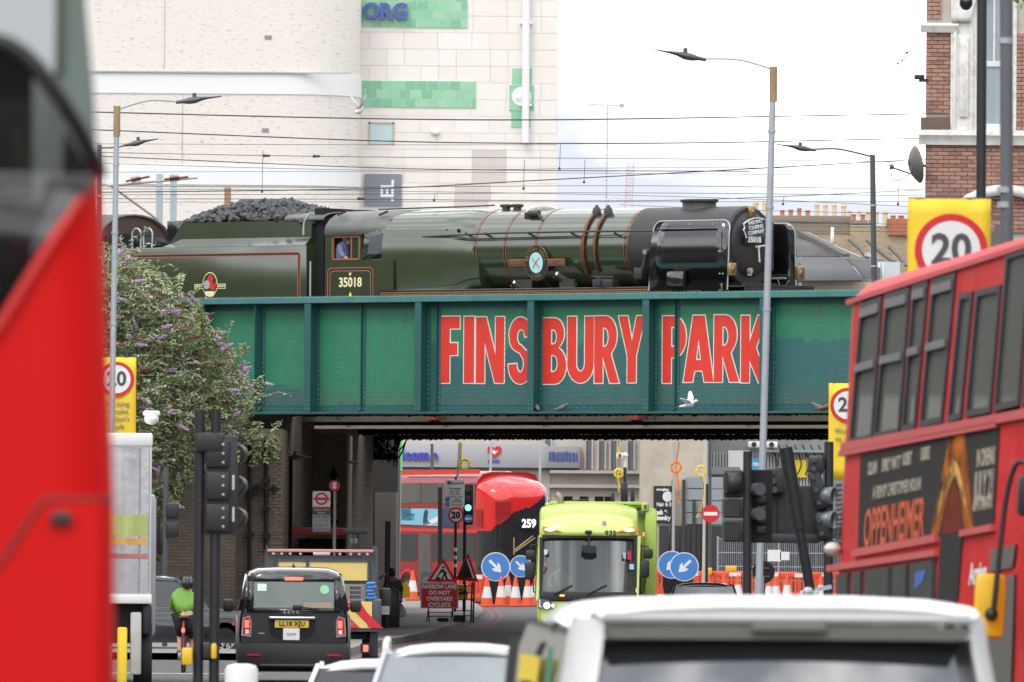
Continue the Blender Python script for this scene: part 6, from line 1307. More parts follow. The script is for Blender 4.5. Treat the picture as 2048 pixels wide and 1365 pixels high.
for s in (-1, 1):
 q = MB(); q.loft([[(s*x, y, z) for x, y, z in r] for r in ([(.82, -.08, zt-.1), (.905, .0, zt-.11), (.93, .35, zt-.1), (.82, .3, zt-.08)], [(.835, -.1, zt-.25), (.925, .0, zt-.25), (.955, .33, zt-.25), (.84, .27, zt-.25)], [(.865, -.14, zt-.42), (.955, -.04, zt-.42), (.985, .28, zt-.42), (.88, .2, zt-.42)], [(.9, -.24, zt-.8), (1.0, -.12, zt-.8), (1.02, .2, zt-.8), (.9, .14, zt-.8)])]); q.build('rear_pillar', CW_, sv, smooth=60)
 q = MB(); q.add([(s*.93, .3, zt-.16), (s*.87, 2.8, zt-.14), (s*1.0, 3.3, zt-.62), (s*1.02, .16, zt-.7)], [(0, 1, 2, 3)]); q.build('side_window', WG, sv)
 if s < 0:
  for ya, yb, za, zb_, mm, nm in ((1.1, 2.0, .3, .42, SIGNYEL, 'yellow_reflection'), (.5, .75, .25, .46, mat('green_sticker_or_reflection', (.03, .25, .13), .5), 'green_sticker_or_reflection'), (2.1, 2.6, .22, .5, BLACKM, 'dark_reflection')): q = MB(); q.add([(-.965-.1*(za if k > 1 else zb_), y, zt-(za if k > 1 else zb_)) for k, y in enumerate((ya, yb, yb, ya))], [(0, 1, 2, 3)]); q.build(nm, mm, sv)  # coloured reflections in the side window, painted as flat patches
 q = MB(); q.beam((s*.95, 1.25, zt-.7), (s*.9, 1.25, zt-.14), .1, .03, up=(1, 0, 0)); q.build('door_pillar', BLACK, sv)
q = MB(); rings = []
for y, w_ in ((-.3, .9), (-.34, .97), (-.1, 1.03), (1, 1.04), (4.2, 1.03), (4.5, .8)): rings.append(mirror_sec([(w_*.95, y, .35), (w_, y, .6), (w_, y, zt-.85), (w_*.97, y+.08, zt-.76)]))
q.loft(rings); q.build('body', CW_, sv, smooth=50)
for s in (-1, 1): wheel(sv, s*.9, .6, .37, .37, .25); wheel(sv, s*.9, 3.5, .37, .37, .25)
# ------------------------------------------------------------ left near bus: rear corner
K = Px(120, 22, rad(4.5)); lb = E('red_bus', 'out of focus red bus corner with a black swooping stair window, close to the viewer', 'bus', (P(238, 1100, 22).x, 22, GZ(22)), rad(4.5))
BR = mat('bus_red', (.66, .006, .005), .45, var=.05, scale=1, spec=.2); BRL = mat('bus_red_edge', (.6, .02, .015), .4, var=.03)
o_ = lb.location; s_ = F/22
def lx(u): return P(u, 800, 22).x-o_.x
def lz(v): return P(100, v, 22).z-o_.z
edge = [(-420, 130), (-200, 155), (0, 172), (150, 187), (300, 196), (330, 199), (450, 206), (700, 219), (860, 228), (1000, 234), (1365, 239), (2600, 240)]
def eu(v):
 for (a, ua), (b_, ub) in zip(edge, edge[1:]):
  if v <= b_: return ua+(ub-ua)*(v-a)/(b_-a)
 return 240
def rowpts(v, ul=-1700, n=7):
 x1 = lx(eu(v)); z = lz(v); r = .16; out = [(lx(ul), 0.0, z)]
 out.append((x1-r-.35, 0, z))
 for k in range(n+1): a = PI/2*k/n; out.append((x1-r+r*math.sin(a), r-r*math.cos(a), z))
 out.append((x1, 10.6, z)); return out
diag = [(330, 201), (360, 184), (400, 158), (450, 124), (500, 92), (560, 55), (610, 25), (650, 0), (760, -80)]
def du_(v):
 if v < 330: return 300
 for (a, ua), (b_, ub) in zip(diag, diag[1:]):
  if v <= b_: return ua+(ub-ua)*(v-a)/(b_-a)
 return -1700
q = MB(); rows = []
for v in list(range(332, 760, 14))+[760, 900, 1000, 1200, 1365, 1800, 2300]:
 base = rowpts(v); ud = max(-1700, du_(v)); xd = lx(ud) if v < 760 else lx(-1700); row = []
 for x, y, z in base:
  if y < 1: row.append((max(x, min(xd, lx(eu(v))-.004)), y if x >= xd else 0.0 if xd < lx(eu(v))-.16 else y, z))
  else: row.append((x, y, z))
 rows.append(row)
q.loft(rows, False, False); q.build('body', BR, lb, smooth=60)
DG2 = glass('swoop_glass', (.16, .17, .17), op=.45, opcol=(.012, .013, .014), rough=.05)
UPG = mat('upper_glass', (.24, .3, .27), .12, var=.3, scale=1.6, coat=.5, streak=True)
q = MB(); rows = [[(x, y+.012, z) for x, y, z in rowpts(v)] for v in (-420, -200, 0, 60, 120, 180, 240, 300, 345)]; q.loft(rows, False, False)
band = [(85, -20), (92, 10), (110, 40), (135, 66), (165, 92), (200, 118), (240, 145), (280, 168), (320, 188), (345, 199)]
q2 = MB(); rr = []
# rear glass below the seal
vs_ = [85, 100, 120, 140, 165, 190, 215, 240, 265, 290, 315, 340, 380, 430, 480, 540, 600, 650, 760]
def bu(v):
 if v <= 85: return -30
 for (a, ua), (b_, ub) in zip(band, band[1:]):
  if v <= b_: return ua+(ub-ua)*(v-a)/(b_-a)
 return 199
for v in vs_: ur = bu(v) if v < 340 else min(eu(v)-2, du_(v)+4); rr.append([(lx(-1700), -.003, lz(v)), (lx(min(ur, -200)), -.003, lz(v)), (lx(ur), -.003 if ur < 130 else .0+(max(0, ur-100)/100)**3*.08, lz(v))])
q2.loft(rr, False, False); q2.build('stair_window', DG2, lb, smooth=60)
rows = []
for v in (-420, -200, 0, 85, 100, 120, 140, 165, 190, 215, 240, 265, 290, 315, 345):
 ul = bu(v) if v >= 85 else -1700; base = rowpts(v); xl_ = lx(ul); rows.append([(max(x, xl_) if y < 1 else x, y+.004, z) for x, y, z in base])
q = MB(); q.loft(rows, False, False); q.build('upper_window', UPG, lb, smooth=60)
def ytrim(u, v): return -.012+(max(0, u-(eu(v)-140))/140)**3*.13
q = MB(); q.tube([(lx(u), ytrim(u, v), lz(v)) for v, u in [(40, -160), (70, -60)]+band], [.022]*12, 8); q.tube([(lx(198), .1, lz(336)), (lx(192), .12, lz(300))], .012, 6); q.build('window_seal', BLACK, lb)
q = MB(); q.tube([(lx(u), ytrim(u, v)+.005, lz(v)) for v, u in diag], .014, 8); q.build('edge_trim', BRL, lb)
q = MB(); q.box(lx(104), lx(124), -.01, .02, lz(150), lz(-400), .01); q.build('window_pillar', mat('olive_pillar', (.09, .1, .07), .4), lb)
q = MB(); q.prism([(lx(-300), lz(-400)), (lx(104), lz(-400)), (lx(104), lz(172)), (lx(60), lz(115)), (lx(0), lz(72)), (lx(-300), lz(-40))], 'y', -.004, .0); q.build('upper_pane', mat('painted_reflection_glass', (.56, .6, .6), .1, var=.25, scale=1.3, coat=.6, streak=True), lb)  # whitish reflection put into the pane's own colour
q = MB(); q.tube(smooth_path([(lx(38), .5, lz(240)), (lx(50), .5, lz(300)), (lx(62), .5, lz(420))], 6), .018, 8); q.build('grab_pole', mat('mustard_pole', (.5, .34, .08), .4), lb)
q = MB(); q.tube([(lx(30), .35, lz(520)), (lx(118), .35, lz(345))], .016, 8); q.build('stair_rail', RED, lb)
q = MB(); q.prism([(lx(-60), lz(620)), (lx(45), lz(560)), (lx(18), lz(420)), (lx(-60), lz(330))], 'y', .6, .7); q.build('stair_panel', mat('grey_moquette', (.22, .23, .25), .6, var=.4, scale=3), lb); q = MB(); q.prism([(lx(125), lz(370)), (lx(165), lz(380)), (lx(180), lz(330)), (lx(130), lz(250))], 'y', .25, .3); q.build('seat_shell', mat('grey_seat', (.25, .25, .27), .5), lb)
q = MB(); q.box(lx(-1700), -.2, .9, 1.0, lz(1300), lz(-400)); q.build('stair_well', BLACKM, lb)
# lower engine cover with its crease and the small dark slot
q = MB(); q.prism([(lx(-1700), lz(2300)), (lx(-1700), lz(1140)), (lx(0), lz(1140)), (lx(84), lz(1012)), (lx(95), lz(1003)), (lx(200), lz(1003)), (lx(200), lz(2300))], 'y', -.014, .01); q.build('engine_cover', BR, lb)
q = MB(); q.tube([(lx(-200), -.004, lz(1400)), (lx(0), -.01, lz(1136)), (lx(84), -.01, lz(1008)), (lx(96), -.01, lz(999)), (lx(226), .0, lz(999))], .0085, 6); q.build('panel_gap', mat('dark_red_gap', (.16, .006, .006), .6), lb)
q = MB(); q.box(lx(100), lx(148), -.03, .0, lz(1053), lz(1023), .012); q.build('latch_slot', mat('dark_slot', (.03, .03, .03), .5), lb)
q = MB(); q.box(lx(96), lx(152), -.02, .0, lz(1060), lz(1054), .004); q.build('latch_lip', BRL, lb)
q = MB(); q.box(-2.4, -.1, .3, 10.4, .35, lz(780)); q.build('interior', BLACKM, lb)
for x in (-2.2, -.16):
 wheel(lb, x, 2.8, .48, .48, .28); wheel(lb, x, 8.4, .48, .48, .28)
# ------------------------------------------------------------ red bus on the right, side on
class Fr3:
 def __init__(s, o, f, up):
  s.o = Vector(o); s.x = f.normalized(); s.y = up.cross(s.x).normalized(); s.z = s.x.cross(s.y)
  s.M = Matrix((s.x, s.y, s.z)).transposed().to_4x4(); s.M.translation = s.o
 def on_y(s, u, v, lat):
  d = RC @ Vector(((u-1024)/F, (682.5-v)/F, -1.0)); n = s.y
  t = (s.o+n*lat-EYE).dot(n)/d.dot(n); p = EYE+d*t-s.o; return p.dot(s.x), p.dot(s.z)
T0 = P(1700, 553, 71); away = Vector((-.1656, 1, -.0356)).normalized(); upv = Vector((math.sin(rad(3.1)), 0, math.cos(rad(3.1))))
H_ = 4.35
fr0 = Fr3(T0, -away, upv); O = T0-fr0.z*H_+fr0.y*1.27           # centre of the rear at road level
RBF = Fr3(O, -away, upv); SD = -1.27
rbus = bpy.data.objects.new('red_bus', None); COL.objects.link(rbus); rbus.matrix_world = RBF.M; tag(rbus, 'red double decker bus with a dark film advert and big yellow mirrors along its side', 'bus')
def S(u, v, lat=SD): return RBF.on_y(u, v, lat)
BUSR = mat('weathered_bus_red', (.54, .014, .016), .5, var=.08, scale=2, spec=.22, dirt=.25, dcol=(.6, .2, .2), dscale=2); BUSR2 = mat('bus_red_trim', (.56, .08, .085), .35, var=.08)
Lb = 10.6
zw0, zw1 = 3.0, 3.0
def ring_bus(x, k=1.0, dx=0):
 w_ = 1.27; return [(x+dx, -w_*k, .3), (x+dx*.8, -w_*k, 1.2), (x+dx*.5, -w_*k, 2.97), (x+dx*.1, -w_*k, 4.13), (x+.02, -w_*k+.03, 4.2), (x+.04, -w_*k+.12, 4.29), (x+.05, -w_*k+.36, 4.36), (x+.05, w_*k-.36, 4.36), (x+.04, w_*k-.12, 4.29), (x+.02, w_*k-.03, 4.2), (x, w_*k, 4.13), (x+dx*.5, w_*k, 2.97), (x+dx, w_*k, .3)]
q = MB(); q.loft([ring_bus(.0, .9), ring_bus(.03, .96), ring_bus(.14, .995), ring_bus(.3, 1), ring_bus(Lb-.3, 1), ring_bus(Lb, .9)]); q.f = [f for j, f in enumerate(q.f) if j not in (3*13+2, 3*13+10)]; q.mi = q.mi[:len(q.f)]; q.build('body', BUSR, rbus, smooth=50)
BWG = mat('bus_window_glass', (.06, .066, .055), .1, var=.6, scale=2.2, con=.24, coat=1, cior=1.9, streak=True, rvar=.04, crough=.05); BWF = mat('window_rubber', (.035, .03, .035), .5, var=.1)
GREYF = mat('window_vent_frame', (.16, .15, .16), .5, var=.1)
def quadside(px, d0, d1, m, name, par, inset=0):
 pts = [S(u, v) for u, v in px]; cx = sum(p[0] for p in pts)/len(pts); cz = sum(p[1] for p in pts)/len(pts)
 if inset: pts = [(x+(cx-x)*inset*.7, z+(cz-z)*inset*.16) for x, z in pts]
 q = MB(); q.add([(x, SD-d0, z) for x, z in pts]+[(x, SD-d1, z) for x, z in pts], [tuple(range(len(pts))), tuple(range(2*len(pts)-1, len(pts)-1, -1))]+[(k, (k+1) % len(pts), len(pts)+(k+1) % len(pts), len(pts)+k) for k in range(len(pts))])
 return q.build(name, m, par)
wins = [((1727, 608), (1770, 593), (1750, 881), (1704, 892), 1), ((1778, 588), (1826, 575), (1804, 870), (1753, 880), 1), ((1832, 570), (1863, 562), (1836, 858), (1809, 866), 1), ((1871, 560), (1918, 546), (1890, 846), (1845, 856), 1), ((1925, 588), (1952, 583), (1928, 838), (1901, 846), 0), ((1959, 582), (2008, 570), (1987, 826), (1937, 836), 0), ((2019, 507), (2066, 492), (2044, 812), (1994, 824), 0), ((2074, 490), (2120, 476), (2096, 798), (2050, 811), 0)]
BPANE = glass('bus_pane', (.66, .7, .66), rough=.04, op=.3, opcol=(.4, .44, .4))
def ql(pts, d0, d1, m, name, par):
 q = MB(); q.prism(pts, 'y', SD-d0, SD-d1); return q.build(name, m, par)
W4 = [[S(*k) for k in w_[:4]] for w_ in wins]; prev = ((.28, 4.14), (.28, 2.96))
for (a, b_, c, d), w_ in zip(W4, wins):
 ql([prev[0], (a[0], 4.14), (d[0], 2.96), prev[1]], -.01, .012, BUSR, 'window_pillar', rbus); prev = ((b_[0], 4.14), (c[0], 2.96))
 if a[1] < 4.08: ql([(a[0], 4.14), (b_[0], 4.14), b_, a], -.01, .012, BUSR, 'cove_panel', rbus)
 mx_, mz_ = sum(k[0] for k in (a, b_, c, d))/4, sum(k[1] for k in (a, b_, c, d))/4
 inn = [(x-math.copysign(.065, x-mx_), z-math.copysign(.05, z-mz_)) for x, z in (a, b_, c, d)]; out = [a, b_, c, d]; q = MB()
 for y in (SD-.03,): q.loft([[(x, y, z) for x, z in out], [(x, y, z) for x, z in inn], [(x, y+.06, z) for x, z in inn], [(x, y+.06, z) for x, z in out], [(x, y, z) for x, z in out]], True, False)
 fr_w = q.build('window', BWF, rbus); ql(inn, .005, .0, BPANE, 'pane', fr_w)
 if w_[4]:
  e = lambda r, t, k: (r[0]+(t[0]-r[0])*k, r[1]+(t[1]-r[1])*k)
  ql([e(inn[0], inn[3], .43), e(inn[1], inn[2], .43), e(inn[1], inn[2], .49), e(inn[0], inn[3], .49)], .02, .05, GREYF, 'vent_bar', fr_w); ql([inn[0], inn[1], e(inn[1], inn[2], .07), e(inn[0], inn[3], .07)], .02, .045, GREYF, 'vent_rail', fr_w)
ql([prev[0], (Lb-.28, 4.14), (Lb-.28, 2.96), prev[1]], -.01, .012, BUSR, 'window_pillar', rbus)
q = MB(); q.box(.2, Lb-.2, -1.2, 1.2, .5, 2.55); q.build('upper_floor', BLACKM, rbus); q = MB(); q.box(.3, Lb-.3, -1.1, 1.1, 4.16, 4.19); q.build('ceiling', mat('bus_ceiling', (.55, .55, .52), .6), rbus)
BSEAT = mat('bus_seat', (.05, .06, .12), .7, var=.3)
for k in range(11):
 for y in (-.62, .62): q = MB(); q.box(.7+k*.85, .82+k*.85, y-.45, y+.45, 2.55, 3.42, .05); q.box(.82+k*.85, 1.2+k*.85, y-.45, y+.45, 2.9, 3.02, .04); q.build('seat', BSEAT, rbus)
 q = MB(); q.cyl((.76+k*.85, -.15, 3.4), (.76+k*.85, -.15, 4.16), .02, n=6); q.build('grab_pole', SIGNYEL, rbus)
 q = MB(); q.box(.3+k*.97, .4+k*.97, 1.25, 1.28, 2.96, 4.14); q.build('window_pillar', BUSR, rbus)
q = MB(); q.box(.3, Lb-.3, 1.262, 1.268, 2.97, 4.13); q.build('offside_glazing', BPANE, rbus)
def railside(p0, p1, r, m, name, d=.02):
 (xa, za), (xb, zb) = S(*p0), S(*p1); q = MB(); q.beam((xa, SD-d, za), (xb, SD-d, zb), .05, r*2, up=(0, 1, 0)) if False else q.box(0, 0, 0, 0, 0, 0) if False else q.add([(xa, SD-d-.02, za-r), (xb, SD-d-.02, zb-r), (xb, SD-d-.02, zb+r), (xa, SD-d-.02, za+r), (xa, SD, za-r), (xb, SD, zb-r), (xb, SD, zb+r), (xa, SD, za+r)], [(0, 1, 2, 3), (0, 4, 5, 1), (3, 2, 6, 7), (0, 3, 7, 4), (1, 5, 6, 2)])
 return q.build(name, m, rbus)
railside((1690, 896), (2090, 822), .035, BUSR2, 'trim_rail'); railside((1686, 909), (2001, 850), .02, BUSR2, 'trim_rail'); railside((1712, 1108), (1880, 1077), .03, BUSR2, 'trim_rail'); railside((1662, 1138), (1878, 1107), .025, BUSR2, 'trim_rail'); railside((1928, 1068), (1992, 1056), .025, BUSR2, 'trim_rail'); railside((1701, 606), (2090, 482), .02, BUSR2, 'gutter')
# film advert: dark sheet, tongue of flame colours, lines of lettering
ADK = mat('advert_dark', (.03, .028, .026), .7, var=.3, scale=1.5, spec=.15)
ad = quadside(((1723, 911), (2001, 852), (1989, 1056), (1718, 1096)), 0, .012, ADK, 'advert_panel', rbus); quadside(((1884, 1072), (1928, 1065), (1916, 1215), (1876, 1220)), .0, .013, ADK, 'advert_tail', rbus)
FL1 = mat('flame_orange', (.34, .095, .015), .8, spec=.1, var=.6, scale=3.5, con=.16); FL2 = mat('flame_yellow', (.62, .34, .08), .8, spec=.1, var=.6, scale=4, con=.16); FL3 = mat('flame_red', (.16, .03, .015), .8, spec=.1, var=.5, scale=4)
quadside(((1902, 874), (1932, 868), (1942, 960), (1950, 1060), (1932, 1064), (1924, 980), (1915, 940), (1898, 990), (1880, 1072), (1864, 1076), (1880, 990), (1892, 930)), .013, .0145, FL1, 'flame_print', ad)
quadside(((1910, 920), (1918, 926), (1934, 990), (1940, 1040), (1928, 990), (1914, 950), (1896, 985), (1876, 1045), (1886, 985)), .0146, .0155, FL2, 'flame_print', ad)
quadside(((1912, 960), (1922, 985), (1928, 1060), (1906, 1068), (1890, 1070), (1896, 1000)), .0146, .0155, FL3, 'flame_print', ad)
def adtext(s, u, v, h, m, bold, u1, par=ad, sh=0):
 xa, za = S(u, v); xb, zb = S(u1, v-(u1-u)*.2); o = TXT(s, h, m, par, (0, SD-.017, 0), bold=bold, align='LEFT', ex=.001); L_ = max(p[0] for p in o.bound_box)
 o.scale = (abs(xb-xa)/max(.01, L_), 1, 1); o.location = (xa, SD-.017, za); o.rotation_euler = (PI/2, -math.atan2(zb-za, abs(xb-xa)) if xb > xa else 0, 0)
 return o
ORP = mat('orange_print', (.62, .1, .03), .5, var=.2); CRP = mat('cream_print', (.42, .38, .3), .5, var=.1)
adtext('OPPENHEIMER', 1732, 1062, .3, ORP, .006, 1853); adtext('A FILM BY CHRISTOPHER NOLAN', 1750, 988, .1, CRP, .002, 1846)
for u, v, s in ((1740, 945, 'CILLIAN'), (1768, 938, 'EMILY'), (1788, 934, 'MATT'), (1810, 926, 'ROBERT'), (1846, 916, 'FLORENCE')): adtext(s, u, v-5, .1, CRP, .003, u+18);
adtext('IN CINEMAS', 1958, 920, .13, CRP, .004, 1994); adtext('JULY 21', 1953, 978, .22, CRP, .006, 1990); adtext('IN IMAX', 1953, 1012, .1, CRP, .003, 1990)
# lower deck
for a in (((1678, 1150), (1702, 1146), (1700, 1260), (1676, 1264)), ((1709, 1146), (1728, 1143), (1727, 1260), (1708, 1262)), ((1735, 1141), (1786, 1134), (1784, 1254), (1733, 1260)), ((1789, 1134), (1820, 1129), (1818, 1252), (1788, 1254)), ((1824, 1128), (1874, 1118), (1872, 1246), (1823, 1252))):
 f_ = quadside(a, 0, .02, BWF, 'window', rbus); quadside(a, .021, .026, mat('dark_bus_glass', (.012, .016, .02), .25, var=.4, spec=.25), 'pane', f_, .14)
quadside(((1838, 1146), (1860, 1139), (1852, 1165), (1836, 1180)), .027, .03, mat('blue_notice', (.05, .12, .4), .5), 'blue_notice', rbus)
adtext('Arriva', 1943, 1152, .16, WHITE, .006, 1978, rbus)
cab = quadside(((1986, 1100), (2036, 1090), (2030, 1135), (1984, 1145)), 0, .02, DGLASS, 'driver_window', rbus); quadside(((1990, 1160), (2034, 1150), (2026, 1400), (1974, 1400)), 0, .02, DGLASS, 'cab_door_window', rbus)
# engine vent slots
for k in range(13):
 v = 970+k*9.7; quadside(((1673, v), (1684, v-2), (1684, v+3), (1673, v+5)), .0, .008, BLACKM, 'vent_slot', rbus)
x, z = S(1680, 1100); q = MB(); q.ball((x, SD-.06, z), .07, 10, (1.3, 1, .8)); q.build('side_camera', mat('weathered_white', (.62, .58, .52), .5, dirt=.4), rbus)
# yellow mirrors on a black arm
for z0, z1 in ((2.95, 4.05), (1.15, 2.45)): q = MB(); q.box(Lb-.02, Lb+.07, -1.08, 1.08, z0, z1, .03); q.build('windscreen', DGLASS, rbus)
q = MB(); q.box(Lb-.02, Lb+.075, -.8, .8, 2.55, 2.85, .02); q.build('destination_blind', BLACK, rbus)
for y in (-.85, .85): q = MB(); q.box(Lb-.02, Lb+.08, y-.16, y+.16, .6, .82, .03); q.build('headlight', CHROME, rbus)
x, z0 = S(1980, 1279, SD-.2); x1, z1 = S(1980, 1151, SD-.2); q = MB(); xx = RBF.on_y(1980, 1200, SD-.25)[0]
hw = (2009-1951)/2/255; zc_ = (z0+z1)/2; q.box(xx-.05, xx+.05, SD-.25-hw, SD-.25+hw, z0, z1, .05); ym = q.build('mirror', YELLOW, rbus)
q = MB(); xx2 = xx+.05; q.tube(smooth_path([(xx+.25, SD-.02, z1+.75), (xx+.18, SD-.14, z1+.8), (xx+.12, SD-.2, z1+.5), (xx+.1, SD-.24, zc_), (xx+.06, SD-.25, zc_-.05)], 5), .02, 7); q.ball((xx+.07, SD-.25, zc_-.06), .05, 8); q.box(xx+.1, xx+.3, SD-.12, SD-.0, z1+.42, z1+.72, .04); q.build('mirror_arm', BLACK, ym)
q = MB(); q.box(xx+.7, xx+.8, SD-.1, SD+.35, z0-.05, z1, .04); q.build('mirror', YELLOW, rbus)
for s in (-1, 1): wheel(rbus, 2.9, s*1.1, .48, .48, .28, 'y'); wheel(rbus, Lb-2.2, s*1.1, .48, .48, .28, 'y')
# ------------------------------------------------------------ bus 259, rounded rear with swooping window
YB2 = 297; al = rad(62); rp = GP(1046, YB2)
BF = Fr(rp, PI-al)                                    # x forward, away and to the left
b9 = E('red_bus', 'red double decker bus on route 259 seen from its rounded rear under the bridge', 'bus', rp, PI-al)
W9 = 1.25; L9 = 11.0; H9 = 4.42
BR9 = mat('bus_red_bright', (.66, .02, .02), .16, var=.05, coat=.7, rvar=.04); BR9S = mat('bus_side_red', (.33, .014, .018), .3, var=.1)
GL9 = mat('dark_rear_glass', (.02, .022, .025), .07, var=.4, coat=.6); SG9 = mat('grey_bus_glass', (.11, .115, .11), .1, var=.5, scale=1, coat=.5, streak=True)
def shell(th, z):
 """plan outline, th 0..1 from the left flank round the rear to the right flank"""
 ins = 0.0
 if z > 3.3: t = (z-3.3)/(H9-3.3); ins = 1.5*t**3.2
 if z < 1.2: ins = .05
 sidein = 0 if z < 3.7 else .75*((z-3.7)/(H9-3.7))**2.6
 w_ = W9-sidein; r = .85; a = th*PI                     # squarish rear
 c, s = math.cos(a), math.sin(a); e = 2/3.0
 y = w_*math.copysign(abs(c)**e, c); x = ins+1.05*(1-abs(s)**e)
 return x, y
NT, NZ = 64, 74
def grid9(test):
 q = MB(); idx = {}
 def vid(i, j):
  if (i, j) not in idx:
   z = .32+(H9-.32)*j/NZ
   if i <= NT: x, y = shell(i/NT, z)
   idx[(i, j)] = len(q.v); q.v.append((x, y, z))
  return idx[(i, j)]
 for i in range(NT):
  for j in range(NZ):
   z = .32+(H9-.32)*(j+.5)/NZ
   if test((i+.5)/NT, z): q.f.append((vid(i, j), vid(i+1, j), vid(i+1, j+1), vid(i, j+1))); q.mi.append(0)
 return q
# th runs y=+W (left flank, far side) -> -W; the flank the camera sees is y = +W when forward points left/away
def swoop(th):                                        # lower edge of the red dome
 return 2.42 if th > .8 else min(4.2, 2.42+(.8-th)/.6*1.5)
def isred(th, z): return z > swoop(th) if z > 2.38 else z < .95 and th > .75
VIS = BF.n.dot(Vector((0, -1, 0))) > 0
def tv(th): return th if not VIS else 1-th
grid9(lambda th, z: isred(tv(th), z) and z > 2).build('dome', BR9, b9, smooth=70); grid9(lambda th, z: isred(tv(th), z) and z < 2).build('rear_skirt', BR9, b9, smooth=70)
grid9(lambda th, z: not isred(tv(th), z)).build('rear_window', GL9, b9, smooth=70)
sy = 1 if VIS else -1; yv = sy*W9                     # visible flank
def S9(u, v): return BF.on_y(u, v, yv)
q = MB(); rings = []
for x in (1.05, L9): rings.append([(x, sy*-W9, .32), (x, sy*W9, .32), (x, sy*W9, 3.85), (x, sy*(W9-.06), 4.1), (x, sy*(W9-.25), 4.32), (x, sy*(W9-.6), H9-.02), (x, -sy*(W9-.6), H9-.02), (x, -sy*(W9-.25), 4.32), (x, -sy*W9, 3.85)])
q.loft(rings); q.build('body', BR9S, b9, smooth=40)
def q9(px, d0, d1, m, name, par=b9):
 pts = [S9(u, v) for u, v in px]; q = MB(); q.prism(pts, 'y', yv+sy*d0, yv+sy*d1); return q.build(name, m, par)
for u0, u1 in ((800, 842), (844, 884), (886, 926), (928, 950)): q9(((u0, 967), (u1, 966), (u1, 1005), (u0, 1008)), 0, .015, SG9, 'window')
q9(((790, 941), (960, 939), (960, 948), (790, 951)), 0, .02, BR9, 'cove_panel')
SWB = mat('poster_sky_blue', (.25, .55, .68), .5, var=.12, scale=1); SWD = mat('poster_navy', (.03, .05, .1), .5)
q9(((800, 1015), (918, 1017), (918, 1056), (800, 1050)), 0, .02, SWD, 'poster_frame')
pa = q9(((802, 1017), (885, 1018), (885, 1053), (802, 1049)), .021, .03, SWB, 'advert_poster'); q9(((886, 1019), (915, 1020), (915, 1055), (886, 1053)), .021, .03, SWD, 'advert_poster')
for u, v, s, h, u1 in ((829, 1024, 'SWANSEA', .22, 829), (829, 1035, 'UNIVERSITY', .22, 829)):
 xa, za = S9(804, v); xb, zb = S9(824 if s == 'SWANSEA' else 831, v); o = TXT(s, h, mat('teal_print', (.02, .14, .2), .5), pa, (0, 0, 0), bold=.012, align='CENTER'); w0 = o.bound_box[6][0]-o.bound_box[0][0]
 o.location = ((xa+xb)/2, yv+sy*.034, za); o.rotation_euler = (PI/2, 0, PI if sy > 0 else 0); o.scale = (abs(xb-xa)/w0, 1, 1)
q9(((850, 1024), (854, 1018), (858, 1024), (856, 1040), (864, 1048), (848, 1050), (848, 1036)), .031, .036, SWD, 'diver_figure', pa); q9(((846, 1048), (884, 1030), (884, 1040), (862, 1051)), .031, .036, WHITE, 'surfboard', pa)
for u0, u1, m in ((790, 835, GL9), (838, 862, SG9), (864, 905, GL9), (907, 950, GL9)): q9(((u0, 1068), (u1, 1068), (u1, 1122 if m is GL9 else 1175), (u0, 1122 if m is GL9 else 1175)), 0, .012, m, 'window')
q9(((790, 1056), (955, 1060), (955, 1066), (790, 1063)), 0, .018, BR9, 'waist_panel')
x, z = S9(815, 1185); wheel(b9, x, yv-sy*.1, .48, .48, .3, 'y')
q = MB(); q.lathe([(.52, -.04), (.62, 0), (.62, .03), (.52, .03)], (x, yv, .5), 'y', 24, False); q.build('wheel_arch', BR9, b9)
# louvres on the dome
def louvre(us, vs, n, rows, thmin):
 pass
def ray9(u, v):
 """first point of the dome seen at a pixel, in bus coordinates"""
 d = RC @ Vector(((u-1024)/F, (682.5-v)/F, -1.0)); best = None
 lo_d = Vector((d.dot(BF.a), d.dot(BF.n), d.z)); lo_o = Vector(((EYE-BF.o).dot(BF.a), (EYE-BF.o).dot(BF.n), (EYE-BF.o).z))
 t = 285.0
 while t < 305:
  p = lo_o+lo_d*t; z = p.z
  if .3 < z < H9:
   a = None
   sidein = 0 if z < 3.7 else .75*((z-3.7)/(H9-3.7))**2.6; ins = 1.5*max(0, (z-3.3)/(H9-3.3))**3.2; w_ = W9-sidein
   if abs(p.y) <= w_:
    c = (abs(p.y)/w_)**1.5; s = math.sqrt(max(0, 1-c*c)); xs = ins+1.05*(1-s**(2/3))
    if p.x >= xs: return p
  t += .01
 return None
vdir = Vector(((EYE-BF.o).dot(BF.a), (EYE-BF.o).dot(BF.n), 0)).normalized()
def vents(u0, u1, v0, v1, n, cut=0):
 q = MB(); q2 = MB()
 for k in range(n):
  v = v0+(v1-v0)*(k+.5)/n; ua = u0; ub = u1-(cut*max(0, (k-n*.6))/(n*.4) if cut else 0); a, b_ = ray9(ua, v), ray9(ub, v)
  if a and b_:
   q.beam(a+vdir*.05, b_+vdir*.05, .03, .02); q2.beam(a+vdir*.03+Vector((0, 0, .028)), b_+vdir*.03+Vector((0, 0, .028)), .03, .036)
 g = q.build('engine_louvre', BR9, b9); q2.build('louvre_gap', mat('dark_red_gap', (.14, .01, .012), .6), g)
vents(991, 1021, 1005, 1050, 13, 22); vents(953, 965, 1021, 1056, 12)
a = ray9(1058, 1048)
if a:
 yawc = math.atan2(vdir.y, vdir.x)+PI/2
 q = MB(); q.box(-.26, .26, -.02, .02, -.19, .19, .01); bl = q.build('route_blind', BLACKM, b9, loc=a+vdir*.16, rz=yawc)
 TXT('259', .27, mat('lit_blind_text', (.85, .95, .9), .5, emit=.7), bl, (0, -.024, 0), bold=.012, sx=.85)
